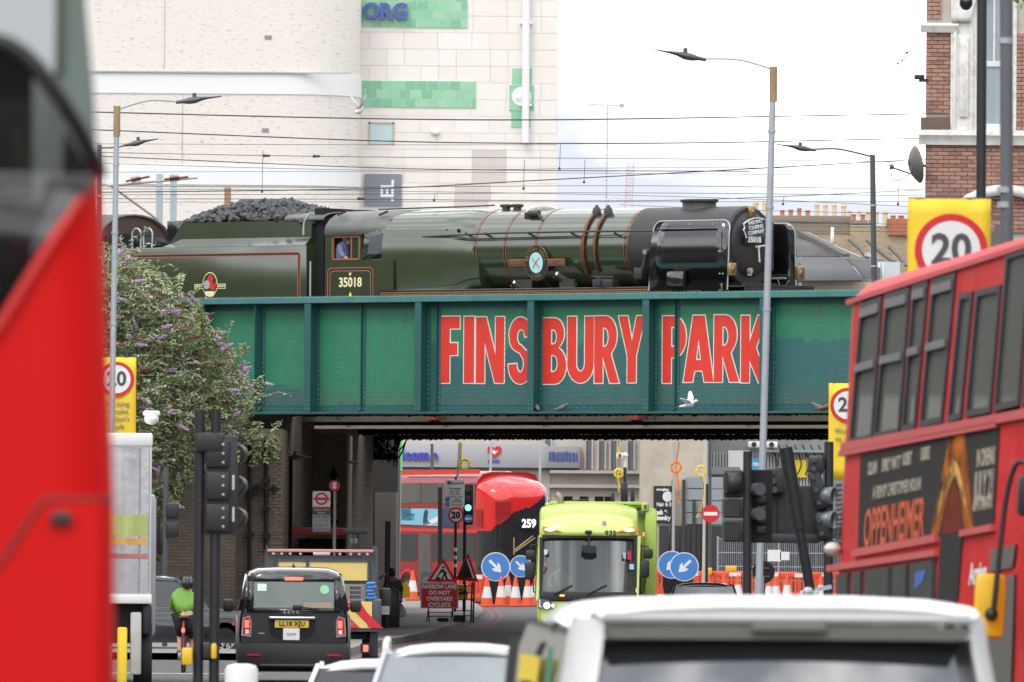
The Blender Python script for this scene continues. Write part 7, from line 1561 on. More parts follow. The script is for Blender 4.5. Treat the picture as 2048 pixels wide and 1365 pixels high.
for (p0, p1) in (((1028, 1075), (1028, 1110)), ((1030, 1100), (1066, 1072)), ((1030, 1104), (1070, 1076))):
 a, b_ = ray9(*p0), ray9(*p1)
 if a and b_: q = MB(); q.tube([a+vdir*.02, b_+vdir*.02], .025, 6); q.build('stair_handrail', mat('brass_rail', (.4, .3, .14), .4), b9)
q = MB(); q.loft([[(1.3+dx, sy*(W9-.45+dy), 4.28-dz) for dx, dy, dz in ((0, -.3, -.125), (5, -.3, -.125))], [(1.3+dx, sy*(W9-.15), 4.24) for dx in (0, 5)]], False, False); q.build('pale_roof_panel', mat('cream_roof', (.68, .62, .56), .4), b9, solid=.02)
# ------------------------------------------------------------ lime refuse lorry coming out of the underpass
K = Px(1177, 203, rad(0)); rf = K.E('refuse_lorry', 'lime green refuse lorry facing the viewer with headlights and orange beacons lit', 'lorry')
LIME = mat('lime_paint', (.6, .74, .2), .3, var=.05, coat=.5, dirt=.12, dcol=(.35, .45, .1)); LIMED = mat('lime_body', (.45, .62, .12), .4, var=.08, dirt=.2, dcol=(.3, .4, .08))
def fx(u): return K.x(u)
def fz(v): return K.z(v)
zb = .35
# cab shell as vertical sections front to back, windscreen opening left free
def cabring(y, w0, w1, z0, z1, r=.12): return [(x, y, z) for x, z in rrect(-w1, w1, z0, z1, r, 4)]
q = MB(); low = [[(x*k, y, z) for x, z in rrect(-1.17, 1.17, zb, fz(1202), .06, 3)] for y, k in ((-.06, .93), (-.1, .97), (-.02, 1.0), (1.7, 1.0))]; q.loft(low); q.build('front_panel', LIME, rf, smooth=40)
q = MB(); rows = []
zr0, zr1 = fz(1072), fz(1018)
for t in range(9):
 a = t/8; z = zr0+(fz(1008)-zr0)*a; yy = .0+.75*a**2.2; wv = (1.12-.05*a); rows.append([(wv*(-1+2*k/12), yy+.16*abs(-1+2*k/12)**4, z-.1*a*abs(-1+2*k/12)**3) for k in range(13)])
q.loft(rows, False, False); q.build('roof_dome', LIME, rf, solid=.05, smooth=70)
q = MB(); q.box(-1.13, 1.13, .3, 1.7, zr0-.1, fz(1016), .12); q.build('cab_roof', LIME, rf)
q = MB()
for s, ut, ub in ((-1, 1081, 1075), (1, 1278, 1274)):
 q.add([(fx(ut)-.035, -.01, zr0), (fx(ut)+.035, -.01, zr0), (fx(ub)+.035, -.06, fz(1202)), (fx(ub)-.035, -.06, fz(1202)), (fx(ut)-.035+s*.03, .5, zr0), (fx(ut)+.035+s*.03, .5, zr0), (fx(ub)+.035+s*.03, .5, fz(1202)), (fx(ub)-.035+s*.03, .5, fz(1202))], [(0, 1, 2, 3), (0, 4, 5, 1), (1, 5, 6, 2), (2, 6, 7, 3), (3, 7, 4, 0)])
q.build('pillar', LIME, rf)
WSG = mat('cloud_reflecting_glass', (.07, .085, .1), .04, var=.5, scale=1.0, coat=1, spec=1, rvar=.02)
WSG = glass('lorry_windscreen', (.5, .55, .56), rough=.03, refl=2.8, op=.3, opcol=(.05, .062, .075))
q = MB(); rows = []
for t in range(7):
 a = t/6; z = fz(1192)+(fz(1073)-fz(1192))*a; w_ = (fx(1270)-fx(1083))/2; cx = (fx(1270)+fx(1083))/2; rows.append([(cx+w_*(-1+2*k/12), -.07+.26*a+.05*abs(-1+2*k/12)**3, z) for k in range(13)])
q.loft(rows, False, False); ws = q.build('windscreen', WSG, rf, smooth=80)
q = MB(); q.box(fx(1080), fx(1274), -.075, -.02, fz(1204), fz(1184), .02); q.box(fx(1081), fx(1276), -.0, .05, fz(1076), fz(1071)); q.box(fx(1079), fx(1084), -.05, .1, fz(1190), fz(1075)); q.box(fx(1269), fx(1274), -.05, .1, fz(1190), fz(1075)); q.build('window_surround', BLACK, rf)
q = MB(); q.box(fx(1085), fx(1270), .1, .55, fz(1205), fz(1178), .04); q.build('dashboard', mat('dash_grey', (.06, .065, .07), .7), rf); q = MB(); q.box(fx(1085), fx(1270), 1.5, 1.6, fz(1205), fz(1075)); q.build('cab_rear_wall', mat('cab_wall_dark', (.05, .055, .06), .8), rf)
for u, lb_, sd2 in ((1122, 'refuse lorry passenger in green high visibility vest, left seat', -1), (1240, 'refuse lorry driver in green high visibility vest, right seat', 1)):
 pr = E('person', lb_, 'person', K.o); x = fx(u); zs = fz(1150); q = MB(); q.loft([[(x+w_*math.cos(2*PI*k/12), .95+d_*math.sin(2*PI*k/12), zs+z) for k in range(12)] for z, w_, d_ in ((-.5, .22, .15), (-.2, .24, .16), (0, .22, .14), (.08, .1, .09), (.14, .06, .06))]); q.build('vest', mat('hi_vis_vest', (.35, .75, .12), .7, var=.15), pr, smooth=60)
 q = MB(); q.ball((x, .93, zs+.26), .105, 12, (.85, 1, 1.2)); q.ball((x, .82, zs+.25), .025, 6); q.cyl((x, .95, zs+.1), (x, .94, zs+.2), .055, n=8); q.tube(smooth_path([(x-.2, .9, zs-.02), (x-.24, .75, zs-.25), (x-.08, .5, zs-.3)], 4), .05, 8); q.tube(smooth_path([(x+.2, .9, zs-.02), (x+.24, .75, zs-.25), (x+.08, .5, zs-.3)], 4), .05, 8); q.build('body', SKIN, pr, smooth=60)
 q = MB(); q.ball((x, .96, zs+.3), .11, 10, (.9, .95, 1)); q.build('hair', mat('dark_hair', (.03, .025, .02), .7), pr)
for u0, u1, v0, v1, m in ((1088, 1095, 1110, 1100, mat('pale_permit', (.55, .7, .75), .6)), (1246, 1252, 1117, 1105, mat('blue_permit', (.35, .5, .62), .6)), (1255, 1262, 1119, 1103, SIGNRED), (1259, 1268, 1139, 1128, mat('disc_permit', (.4, .6, .72), .6))): q = MB(); q.box(fx(u0), fx(u1), -.05, -.04, fz(v0), fz(v1)); q.build('permit_sticker', m, rf)
for s, u0, u1, up_ in ((-1, 1085, 1122, 1), (1, 1233, 1275, 1)):
 xo, xi = (fx(u0), fx(u1)) if s < 0 else (fx(u1), fx(u0)); q = MB(); q.prism([(xo, fz(1062)), (xo, fz(1054)), (xo+(xi-xo)*.4, fz(1055)), (xi, fz(1064))], 'y', -.04, .1); bc_ = q.build('beacon_lens', mat('beacon_amber', (.8, .3, .08), .3, var=.2, scale=6), rf); q = MB(); q.ball(((xo+xi)/2-(xi-xo)*.1, -.03, fz(1060)), .08, 10, (1.7, .5, .5)); q.build('lit_bulb', mat('lit_beacon', (1, .6, .25), .4, emit=2.5), bc_)
TXT('935', .115, INK, rf, (fx(1221), -.02, fz(1067)), bold=.004, sx=1.15)
q = MB(); q.cyl((fx(1208), .1, fz(1046)), (fx(1208), .02, fz(1046)), .05, n=12); q.build('roof_badge', STEEL, rf)
q = MB(); q.box(fx(1169), fx(1184), -.3, -.12, fz(1069), fz(1061), .04); q.tube([(fx(1177), -.16, fz(1068)), (fx(1178), -.22, fz(1090))], .02, 6); q.prism([(fx(1162), fz(1100)), (fx(1164), fz(1091)), (fx(1192), fz(1092)), (fx(1194), fz(1102)), (fx(1186), fz(1107)), (fx(1170), fz(1106))], 'y', -.3, -.18); q.build('kerb_mirror', BLACK, rf)
q = MB(); q.beam((fx(1108), -.1, fz(1190)), (fx(1145), -.07, fz(1171)), .03, .03); q.beam((fx(1173), -.1, fz(1190)), (fx(1214), -.07, fz(1170)), .03, .03); q.build('wiper', BLACK, rf)
for s, u0, u1 in ((-1, 1077, 1112), (1, 1240, 1275)):
 q = MB(); a, b_ = (fx(u0), fx(u1)); o_, i_ = (a, b_) if s < 0 else (b_, a); q.prism([(o_, fz(1198)), (o_, fz(1217)), (o_+(i_-o_)*.8, fz(1219)), (i_, fz(1210)), (o_+(i_-o_)*.6, fz(1201))], 'y', -.12, -.05); hl = q.build('headlight', mat('headlight_shell', (.12, .12, .14), .2, coat=.6), rf)
 q = MB(); q.ball((o_+(i_-o_)*.5, -.12, fz(1212)), .075, 10, (1, .5, 1)); q.ball((o_+(i_-o_)*.85, -.12, fz(1212)), .04, 8, (1, .5, 1)); q.build('lit_lamp', LEDW, hl); q = MB(); q.prism([(o_+(i_-o_)*.05, fz(1200)), (o_+(i_-o_)*.05, fz(1215)), (o_+(i_-o_)*.25, fz(1216)), (o_+(i_-o_)*.12, fz(1212)), (o_+(i_-o_)*.12, fz(1200))], 'y', -.13, -.12); q.build('day_lamp', WHITE, hl)
 q = MB()
 xm = fx(1061) if s < 0 else fx(1296); q.box(xm-.11, xm+.11, -.1, .05, fz(1121) if s < 0 else fz(1117), fz(1102) if s < 0 else fz(1097), .05); q.box(xm-.12 if s < 0 else fx(1290)-.11, xm+.1 if s < 0 else fx(1290)+.1, -.1, .05, fz(1161) if s < 0 else fz(1155), fz(1126) if s < 0 else fz(1120), .05)
 q.tube([(s*1.1, .1, fz(1090)), (xm-s*.0, .0, fz(1092)), (xm, .0, fz(1104))], .018, 6); q.tube([(xm-s*.05, .0, fz(1155)), (xm-s*.08, .0, fz(1185)), (s*1.13, .1, fz(1188))], .018, 6); q.build('wing_mirror', BLACK, rf)
q = MB(); q.ball((fx(1125), -.1, fz(1192)), .04, 8, (1.6, .5, .6)); q.build('indicator', AMBER, rf)
q = MB(); q.tube(smooth_path([(fx(1088), .04, fz(1128)), (fx(1092), .02, fz(1136)), (fx(1088), .04, fz(1148))], 4), .02, 6); q.build('grab_handle', BRASS, rf)
xr = fx(1316); q = MB(); q.box(-1.1, xr, 2.2, 8.5, .9, fz(1016), .06); q.box(fx(1090), fx(1300), 2.0, 2.3, fz(1016), fz(1006), .03); q.box(fx(1100), fx(1285), 1.9, 2.1, fz(1010), fz(1003), .02); q.build('hopper_body', LIMED, rf)
q = MB(); q.box(xr-.28, xr+.0, 1.9, 2.2, fz(1190), fz(1022), .04); q.box(xr-.36, xr-.2, 1.85, 2.0, fz(1022), fz(1004), .03); q.box(xr-.05, xr+.02, 2, 8, fz(1080), fz(1070)); q.build('body_pillar', LIMED, rf)
q = MB(); q.box(xr-.3, xr-.24, 1.82, 1.86, fz(1017), fz(1009)); q.box(xr-.5, xr-.28, 1.86, 1.96, fz(1032), fz(1021), .02); q.build('lifting_lug', DGREY, rf)
q = MB(); q.box(fx(1276), fx(1284), .5, 1.8, fz(1190), fz(1085)); q.build('side_window', DGLASS, rf); q = MB(); q.box(fx(1285), fx(1289), .1, .3, fz(1072), fz(1064)); q.build('side_repeater', LAMPLIT, rf)
q = MB(); q.tube(smooth_path([(fx(1122), 1.9, fz(1040)), (fx(1122), 1.9, fz(1010)), (fx(1120), 1.9, fz(995)), (fx(1112), 1.9, fz(988))], 5), .07, 10); q.build('exhaust_stack', mat('heat_stained_pipe', (.4, .33, .27), .4, .6, var=.2), rf)
q = MB()
for k in range(5): q.cyl((fx(1128+k*3), 2.0, fz(1012)), (fx(1128+k*3), 2.0, fz(1004)), .016, n=6)
q.tube(smooth_path([(fx(1100), 2.1, fz(1010)), (fx(1150), 2.1, fz(1002)), (fx(1175), 2.2, fz(1000))], 5), .03, 6); q.tube(smooth_path([(fx(1250), 1.8, fz(1010)), (fx(1256), 1.7, fz(1012)), (fx(1258), 1.6, fz(1022))], 5), .035, 6); q.build('hydraulic_hose', BLACK, rf)
for s in (-1, 1): wheel(rf, s*1.0, .9, .5, .5, .3); wheel(rf, s*1.0, 5.5, .5, .5, .3)
# ============================================================ lamp columns
def lamp_col(u_top, v_top, u_bot, v_bot, Y, arm, m, collar, label, wpx):
 a = P(u_top, v_top, Y); b_ = P(u_bot, v_bot, Y); d = (b_-a)/(b_.z-a.z); g = a+d*(GZ(Y)-a.z)
 t = E('street_lamp', label, 'street lamp', g); r = wpx/2/F*Y; top = a-g
 q = MB(); q.cyl((0, 0, 0), top*.2, r*1.5, r*1.5, 14); q.cyl(top*.2, top, r*1.15, r, 14); q.build('column', m, t)
 if collar: q = MB(); q.cyl(top-d*-0-Vector((0, 0, .5)), top+Vector((0, 0, .02)), r*1.25, n=12); q.build('collar', collar, t)
 q = MB()
 for k in (.62, .78, .9): q.cyl(top*k-Vector((0, 0, .02)), top*k+Vector((0, 0, .02)), r*1.3, n=12)
 q.build('band', STEEL, t)
 pts = [P(u, v, Y)-g for u, v in arm[:-2]]; q = MB(); q.tube(smooth_path(pts, 4), r*.36, 7); q.build('arm', m, t)
 h0, h1 = P(*arm[-2], Y)-g, P(*arm[-1], Y)-g; dd = (h1-h0); L_ = dd.length; ax = dd.normalized(); q = MB(); rings = []
 for k, (w_, hh, dz) in enumerate(((.04, .03, 0), (.06, .035, .0), (.08, .06, .0), (.09, .06, .0), (.1, .035, .012), (.1, .02, .012), (.08, .014, .01), (.04, .01, .01))):
  c = h0+dd*(k/7); rings.append([(c.x, c.y+w_*math.cos(2*PI*j/10), c.z+hh*math.sin(2*PI*j/10)+dz) for j in range(10)])
 q.loft(rings); c = h0+dd*.4; q.cyl(c+Vector((0, 0, .04)), c+Vector((0, 0, .12)), .035, n=8); q.build('lantern', DGREY, t)
OCH = mat('rusty_collar', (.36, .25, .14), .7, .2, var=.2, scale=6)
lamp_col(1547, 136, 1525, 930, 132, [(1544, 139), (1510, 128), (1470, 119), (1405, 118), (1412, 120), (1309, 101)], STEEL, OCH, 'tall galvanised street lamp column crossing in front of the lettered girder', 13)
lamp_col(1745, 310, 1748, 550, 183, [(1741, 313), (1700, 303), (1670, 298), (1625, 299), (1632, 301), (1553, 290)], DGREY, None, 'dark grey street lamp beyond the galvanised one at right', 11)
lamp_col(234, 215, 226, 700, 152, [(238, 219), (270, 208), (303, 201), (350, 203), (352, 205), (444, 194)], STEEL, OCH, 'pale galvanised street lamp beside the left red bus', 11)
lamp_col(199, 290, 199, 700, 183, [(203, 296), (220, 296), (240, 294), (249, 291), (249, 291), (317, 279)], DGREY, None, 'dark street lamp mostly hidden behind the left red bus', 9)
def pole(u0, v0, u1, v1, Y, wpx, m, label, name='post', cat='post', bands=()):
 a, b_ = P(u0, v0, Y), P(u1, v1, Y); d = (b_-a)/(b_.z-a.z); g = a+d*(GZ(Y)-a.z); t = E(name, label, cat, g); q = MB(); r = wpx/2/F*Y; q.cyl((0, 0, 0), a-g, r, n=14); q.build('tube', m, t)
 for v in bands: k = (P(u0, v, Y)-a).z; q = MB(); q.cyl((a-g)+Vector((0, 0, k-.025)), (a-g)+Vector((0, 0, k+.025)), r*1.15, n=14); q.build('clamp', STEEL, t)
 return t, g
DKP = mat('pole_grey', (.11, .12, .135), .45, var=.1); BKP = mat('pole_black', (.022, .022, .025), .4, var=.15)
pole(2012, -60, 2014, 560, 77, 26, DKP, 'dark grey pole holding the large yellow banner', bands=(82, 380, 410)); pole(1964, -60, 1962, 400, 96, 20, BKP, 'black pole standing behind the large yellow banner')
BANY = mat('banner_yellow', (.86, .6, .03), .6, var=.04, scale=2); BINK = mat('banner_ink', (.07, .075, .09), .6)
def banner(u0, u1, v0, v1, Y, cu, cv, rpx, lines, label, s=1):
 c = P((u0+u1)/2, (v0+v1)/2, Y); t = E('speed_banner', label, 'banner', c); k = Y/F; w2, h2 = (u1-u0)/2*k, (v1-v0)/2*k
 q = MB(); rows = [[(-w2+2*w2*i/8, .012*math.sin(i*1.3+j*.7), h2-2*h2*j/8) for i in range(9)] for j in range(9)]; q.loft(rows, False, False); q.build('sheet', BANY, t, solid=.006)
 x, z, r = (cu-(u0+u1)/2)*k, -(cv-(v0+v1)/2)*k, rpx*k
 q = MB(); q.prism(circ(x, z, r, 40), 'y', -.03, -.02); q.build('red_ring', SIGNRED, t); q = MB(); q.prism(circ(x, z, r*.8, 40), 'y', -.034, -.03); q.build('white_disc', WHITE, t)
 TXT('20', r*.82, BINK, t, (x, -.037, z), bold=r*.03, sx=.98)
 for i, (ln, v, u) in enumerate(lines): TXT(ln, 10.5*k*s, mat('banner_text', (.2, .2, .24), .6) if i == 0 else bpy.data.materials['banner_text'], t, ((u-(u0+u1)/2)*k, -.03, -(v-(v0+v1)/2)*k), bold=.0)
 q = MB(); q.tube([(-w2, .02, h2), (w2+.12, .02, h2)], .015, 6); q.build('banner_arm', BKP, t)
 return t
banner(1815, 1981, 398, 640, 77.5, 1902, 501, 73, [], 'largest yellow banner with a red ringed 20, above the film advert bus')
banner(195, 272, 715, 905, 153, 233, 759, 35, [('Working', 808, 233), ('to make', 823, 233), ("London's", 838, 233), ('roads', 853, 233), ('safer', 868, 233)], 'small yellow 20 banner on the galvanised lamp post beside the bush')
banner(1657, 1734, 767, 960, 154, 1695, 811, 35, [('Working', 862, 1695), ('to make', 878, 1695)], 'small yellow 20 banner mostly hidden behind the film advert bus')
# ============================================================ traffic signals
def box_px(q, u0, u1, v0, v1, Y, g, y0, y1, bev=.02): a, b_ = P(u0, v1, Y)-g, P(u1, v0, Y)-g; q.box(a.x, b_.x, y0, y1, a.z, b_.z, bev)
Y = 94; g = GP(415, Y); tl = E('traffic_light', 'pair of tall black signal poles with a signal head seen from behind, beside the cyclist', 'traffic light', g)
for u, v in ((400, 820), (432, 825)): a = P(u, v, Y)-g; b_ = P(u-4, 1365, Y)-g; q = MB(); q.cyl((b_.x, 0, -.02), (a.x, 0, a.z), .055, n=14); q.build('pole', BKP, tl)
q = MB(); box_px(q, 410, 474, 872, 1070, Y, g, -.06, .1, .02); box_px(q, 392, 448, 866, 905, Y, g, -.12, .02, .03); q.build('signal_back', BLACK, tl)
for k in range(3):
 q = MB(); box_px(q, 412, 460, 880+k*64, 936+k*64, Y, g, -.11, -.06, .025); hb = q.build('signal_section', BLACK, tl); q = MB()
 for j in range(3): c = P(447, 890+k*64+j*18, Y)-g; q.ball((c.x, -.115, c.z), .016, 8)
 q.build('bolt', STEEL, hb); q = MB(); c = P(470, 908+k*64, Y)-g; q.cyl((c.x-.02, .1, c.z), (c.x+.03, .32, c.z), .11, .1, n=14, caps=False); q.build('visor', BLACK, hb, solid=.008)
 if k: q = MB(); c = P(467, 898+k*64, Y)-g; q.box(c.x-.012, c.x+.012, -.075, -.06, c.z-.1, c.z+.06, .008); q.build('reflector', mat('pale_reflector', (.6, .62, .65), .3), hb)
for u0, u1, v0, v1 in ((364, 386, 1296, 1330), (423, 434, 1287, 1318)): q = MB(); box_px(q, u0, u1, v0, v1, Y, g, -.16, -.04, .02); q.build('push_button_box', YELLOW, tl)
q = MB(); box_px(q, 406, 424, 1286, 1318, Y, g, -.1, .06, .02); q.build('button_back', BLACK, tl)
Y = 111; g = GP(1495, Y); tr_ = E('traffic_light', 'black signal pole with a wide round visor and louvred heads seen side on', 'traffic light', g)
q = MB(); a = P(1495, 903, Y)-g; q.cyl((0, 0, 0), (a.x, 0, a.z), .056, n=14); q.build('pole', BKP, tr_)
q = MB(); c = P(1478, 968, Y)-g; e = P(1452, 966, Y)-g; q.cyl((c.x, -.02, c.z), (e.x, -.06, e.z), .13, .12, 18, caps=False); q.build('visor', BLACK, tr_, solid=.012); q = MB(); box_px(q, 1448, 1486, 940, 996, Y, g, -.02, .2, .03); q.build('signal_section', BLACK, tr_)
for v0, v1 in ((998, 1036), (1042, 1084)):
 q = MB(); box_px(q, 1448, 1488, v0, v1, Y, g, -.02, .22, .015); s_ = q.build('signal_section', BLACK, tr_); q = MB()
 for k in range(8): v = v0+2+k*(v1-v0-4)/8; box_px(q, 1443, 1477, v, v+2.4, Y, g, -.05, -.02, 0)
 q.build('louvre', mat('louvre_grey', (.05, .05, .055), .4), s_)
q = MB(); box_px(q, 1486, 1502, 935, 1090, Y, g, .06, .1); box_px(q, 1500, 1546, 940, 1086, Y, g, .12, .16, .01); q.build('backing_board', BLACKM, tr_)
for v in (980, 1030): q = MB(); c = P(1504, v, Y)-g; q.cyl((c.x, .1, c.z), (c.x+.1, -.12, c.z+.01), .075, .08, 14); q.build('visor', mat('visor_grey', (.07, .075, .08), .4), tr_)
q = MB();
for v in (1000, 1020, 1040, 1060): c = P(1523, v, Y)-g; q.box(c.x-.06, c.x+.06, .08, .12, c.z-.05, c.z+.05, .03)
q.build('section_rib', BLACK, tr_)
Y = 113; g = GP(1590, Y); t2 = E('traffic_light', 'wide black signal board with tilted heads beside the right hand bus', 'traffic light', g)
q = MB(); a = P(1658, 884, Y)-g; q.cyl((a.x, 0, 0), (a.x, 0, a.z), .06, n=14); q.build('pole', BKP, t2)
q = MB(); box_px(q, 1528, 1650, 972, 1082, Y, g, .1, .15, .02); box_px(q, 1520, 1640, 1068, 1086, Y, g, .0, .14, .03); q.build('sign_back', mat('sign_back_black', (.028, .03, .034), .6, var=.1), t2); q = MB(); box_px(q, 1550, 1553, 976, 1068, Y, g, .06, .1, 0); box_px(q, 1600, 1603, 976, 1068, Y, g, .06, .1, 0); q.build('channel', BLACK, t2)
def tilted(u, v, w_, h_, ang, n, lens=False):
 c = P(u, v, Y)-g; o = bpy.data.objects.new('signal_head', None); k = Y/F
 q = MB(); q.box(-w_*k/2, w_*k/2, -.12, .1, -h_*k/2, h_*k/2, .04); hd = q.build('signal_head', BLACK, t2, loc=c, rz=(0, rad(ang), 0)); q = MB()
 for i in range(n): z = h_*k*(.5-(i+.5)/n); q.cyl((-.03, -.12, z), (-.03, -.17, z), w_*k*.2, w_*k*.17, 10)
 q.build('section_knob', mat('knob_grey', (.05, .052, .058), .5), hd); bpy.data.objects.remove(o); return hd
tilted(1551, 962, 34, 54, -8, 3); tilted(1636, 980, 26, 78, -14, 3); tilted(1645, 1054, 26, 52, -12, 2); tilted(1632, 930, 30, 36, 2, 2)
for v in (992, 1040): q = MB(); c = P(1646, v, Y)-g; q.cyl((c.x-.05, .0, c.z), (c.x+.14, -.1, c.z), .1, .11, 14, caps=False); q.build('visor', mat('visor_steel', (.16, .18, .2), .35, .3), t2, solid=.01)
q = MB(); c = P(1531, 972, Y)-g; q.prism(circ(0, 0, .06, 20, .17), 'y', -.02, 0); rs = q.build('round_sign_edge', SIGNRED, t2, loc=(c.x, -.05, c.z)); q = MB(); q.prism(circ(.01, 0, .035, 20, .13), 'y', -.026, -.02); q.build('sign_white', WHITE, rs)
lp = E('leaning_pole', 'thick black pole leaning on a hinged foot before the signal board', 'pole', P(1622, 1190, 108)); a = P(1571, 896, 108)-P(1622, 1190, 108); q = MB(); q.cyl((0, 0, 0), a*.45, .062, n=14); q.cyl(a*.45, a, .085, n=14); q.build('tube', mat('leaning_pole_black', (.025, .027, .03), .25, .2), lp)
q = MB(); q.box(-.14, .1, -.1, .1, -.12, .05, .03); q.ball((-.04, -.1, .03), .07, 8); q.beam((0, 0, .05), (.25, 0, .1), .05, .05); q.build('hinge_foot', STEEL, lp); q = MB(); q.tube([(.02, 0, -.1), (.02, 0, GZ(108)-lp.location.z)], .09, 10); q.build('base', BKP, lp)
ds = E('road_sign', 'round black back of a road sign on the lamp column base above the barriers', 'road sign', P(1527, 1145, 150)); q = MB(); q.prism(circ(0, 0, .19, 28), 'y', 0, .015); q.build('disc', BLACKM, ds); q = MB(); q.box(-.1, .1, -.02, 0, .06, .08); q.box(-.1, .1, -.02, 0, -.08, -.06); q.box(-.1, -.08, -.02, 0, -.08, .08); q.build('fixing', mat('clip_grey', (.07, .07, .07), .5), ds); q = MB(); q.cyl((0, .03, .1), (0, .03, GZ(150)-ds.location.z), .03, n=8); q.build('post', DGREY, ds)
q = MB(); a, b_ = P(1512, 960, 132.3), P(1540, 960, 132.3)
# near white bollard
bo_ = E('bollard', 'white topped bollard at the bottom edge in front of the taxi', 'bollard', GP(484, 82)); z1 = P(484, 1328, 82).z-GZ(82); q = MB(); q.lathe([(.15, .1), (.152, z1-.05), (.13, z1-.015), (.06, z1), (.01, z1)], (0, 0, 0), 'z', 24); q.build('shell', mat('bollard_white', (.72, .72, .7), .35, var=.05), bo_); q = MB(); q.box(.06, .153, -.05, .05, .3, z1-.12, .01); q.build('yellow_strip', mat('pale_yellow', (.75, .68, .35), .5), bo_); q = MB(); q.box(-.2, .2, -.2, .2, -.02, .12, .03); q.build('base', BLACK, bo_)
# small signal behind the lorry
tl3 = E('traffic_light', 'dark signal with round visors against the pier, right of the white lorry', 'traffic light', GP(330, 190)); q = MB(); a = P(331, 935, 190)-tl3.location; q.cyl((0, 0, 0), (0, 0, a.z), .06, n=10); q.build('pole', DGREY, tl3); q = MB()
for v in (1022, 1060): c = P(343, v, 190)-tl3.location; q.box(c.x-.12, c.x+.16, -.1, .1, c.z-.17, c.z+.17, .05)
q.build('signal_head', BLACK, tl3)
# ============================================================ bus stop, shelter, lamps under the bridge
Y = 218; g = GP(668, Y); bs_ = E('bus_stop', 'bus stop flag with red roundel and red S disc on a pole', 'bus stop', g); k = Y/F
def q_px(q, u0, u1, v0, v1, y0, y1, bev=0): a, b_ = P(u0, v1, Y)-g, P(u1, v0, Y)-g; q.box(a.x, b_.x, y0, y1, a.z, b_.z, bev)
q = MB(); a = P(668, 968, Y)-g; q.cyl((0, 0, .1), (0, 0, a.z), .04, n=10); q.build('pole', mat('pinkish_grey_pole', (.4, .33, .32), .5), bs_)
c = P(669, 972, Y)-g; q = MB(); q.prism(circ(c.x, c.z, .135, 26), 'y', -.07, -.05); sd_ = q.build('stop_disc', SIGNRED, bs_); TXT('S', .15, WHITE, sd_, (c.x, -.075, c.z), bold=.012)
q = MB(); q_px(q, 625, 661, 983, 1014, -.03, 0); fp = q.build('flag_panel', WHITE, bs_); c = P(643, 998, Y)-g
q = MB(); o_, i_ = circ(c.x, c.z, .155, 30), circ(c.x, c.z, .11, 30); q.loft([[(x, -.036, z) for x, z in o_], [(x, -.036, z) for x, z in i_]], True, False); q.box(c.x-.19, c.x+.19, -.042, -.036, c.z-.03, c.z+.03); q.build('roundel', SIGNRED, fp)
q = MB(); q_px(q, 625, 661, 1014, 1017, -.03, 0); q.build('red_strip', SIGNRED, bs_); q = MB(); q_px(q, 625, 661, 1017, 1030, -.03, 0); dk = q.build('name_plate', DGREY, bs_); c = P(643, 1023, Y)-g; TXT('Finsbury Park\nStation', .05, WHITE, dk, (c.x, -.034, c.z))
GRT = mat('route_tile_grey', (.42, .42, .42), .5)
for v0, v1, tt in ((1030, 1037, 'towards Highbury'), (1037, 1046, '4   19   153'), (1046, 1056, '210 236 253')): q = MB(); q_px(q, 625, 661, v0, v1-.6, -.03, 0); rt = q.build('route_tile', GRT, bs_); c = P(643, (v0+v1)/2, Y)-g; TXT(tt, .05, INK, rt, (c.x, -.034, c.z))
q = MB(); q_px(q, 625, 661, 1056, 1064, -.03, 0); tb_ = q.build('notice_strip', mat('blue_grey_tile', (.25, .28, .36), .5), bs_)
Y = 228; g = GP(640, Y); sh_ = E('bus_shelter', 'bus shelter with a red rounded roof edge under the bridge', 'bus shelter', g)
q = MB(); a, b_ = P(568, 1063, Y)-g, P(694, 1063, Y)-g; h = 6*Y/F; pr = [(a.x, a.z), (a.x+.12, a.z+h), (b_.x-.12, a.z+h*1.1), (b_.x, a.z), (b_.x-.12, a.z-h), (a.x+.12, a.z-h)]; q.prism(pr, 'y', -.05, .02); q.build('roof_edge', mat('shelter_red', (.48, .02, .02), .4), sh_)
q = MB(); a, b_ = P(600, 1066, Y)-g, P(734, 1060, Y)-g; q.box(a.x, b_.x, .0, 2.2, a.z-.02, b_.z+.04, .03); q.box(b_.x-.6, b_.x, -.06, 0, a.z+.0, a.z+.05); q.build('roof', mat('shelter_roof', (.2, .2, .2), .5), sh_)
for u in (572, 693, 716): q = MB(); c = P(u, 1100, Y)-g; q.cyl((c.x, .1, .1), (c.x, .1, 2.7), .035, n=8); q.build('post', mat('shelter_post', (.3, .3, .3), .4, .4), sh_)
q = MB(); c = P(593, 1078, Y)-g; e = P(690, 1090, Y)-g; q.box(c.x, e.x, 1.6, 1.66, e.z-.9, c.z); q.build('back_panel', BLACKM, sh_); q = MB()
for u in (703, 712): c = P(u, 1082, Y)-g; q.box(c.x-.04, c.x+.04, -.02, .02, c.z-.07, c.z+.07)
q.build('notice', WHITE, sh_)
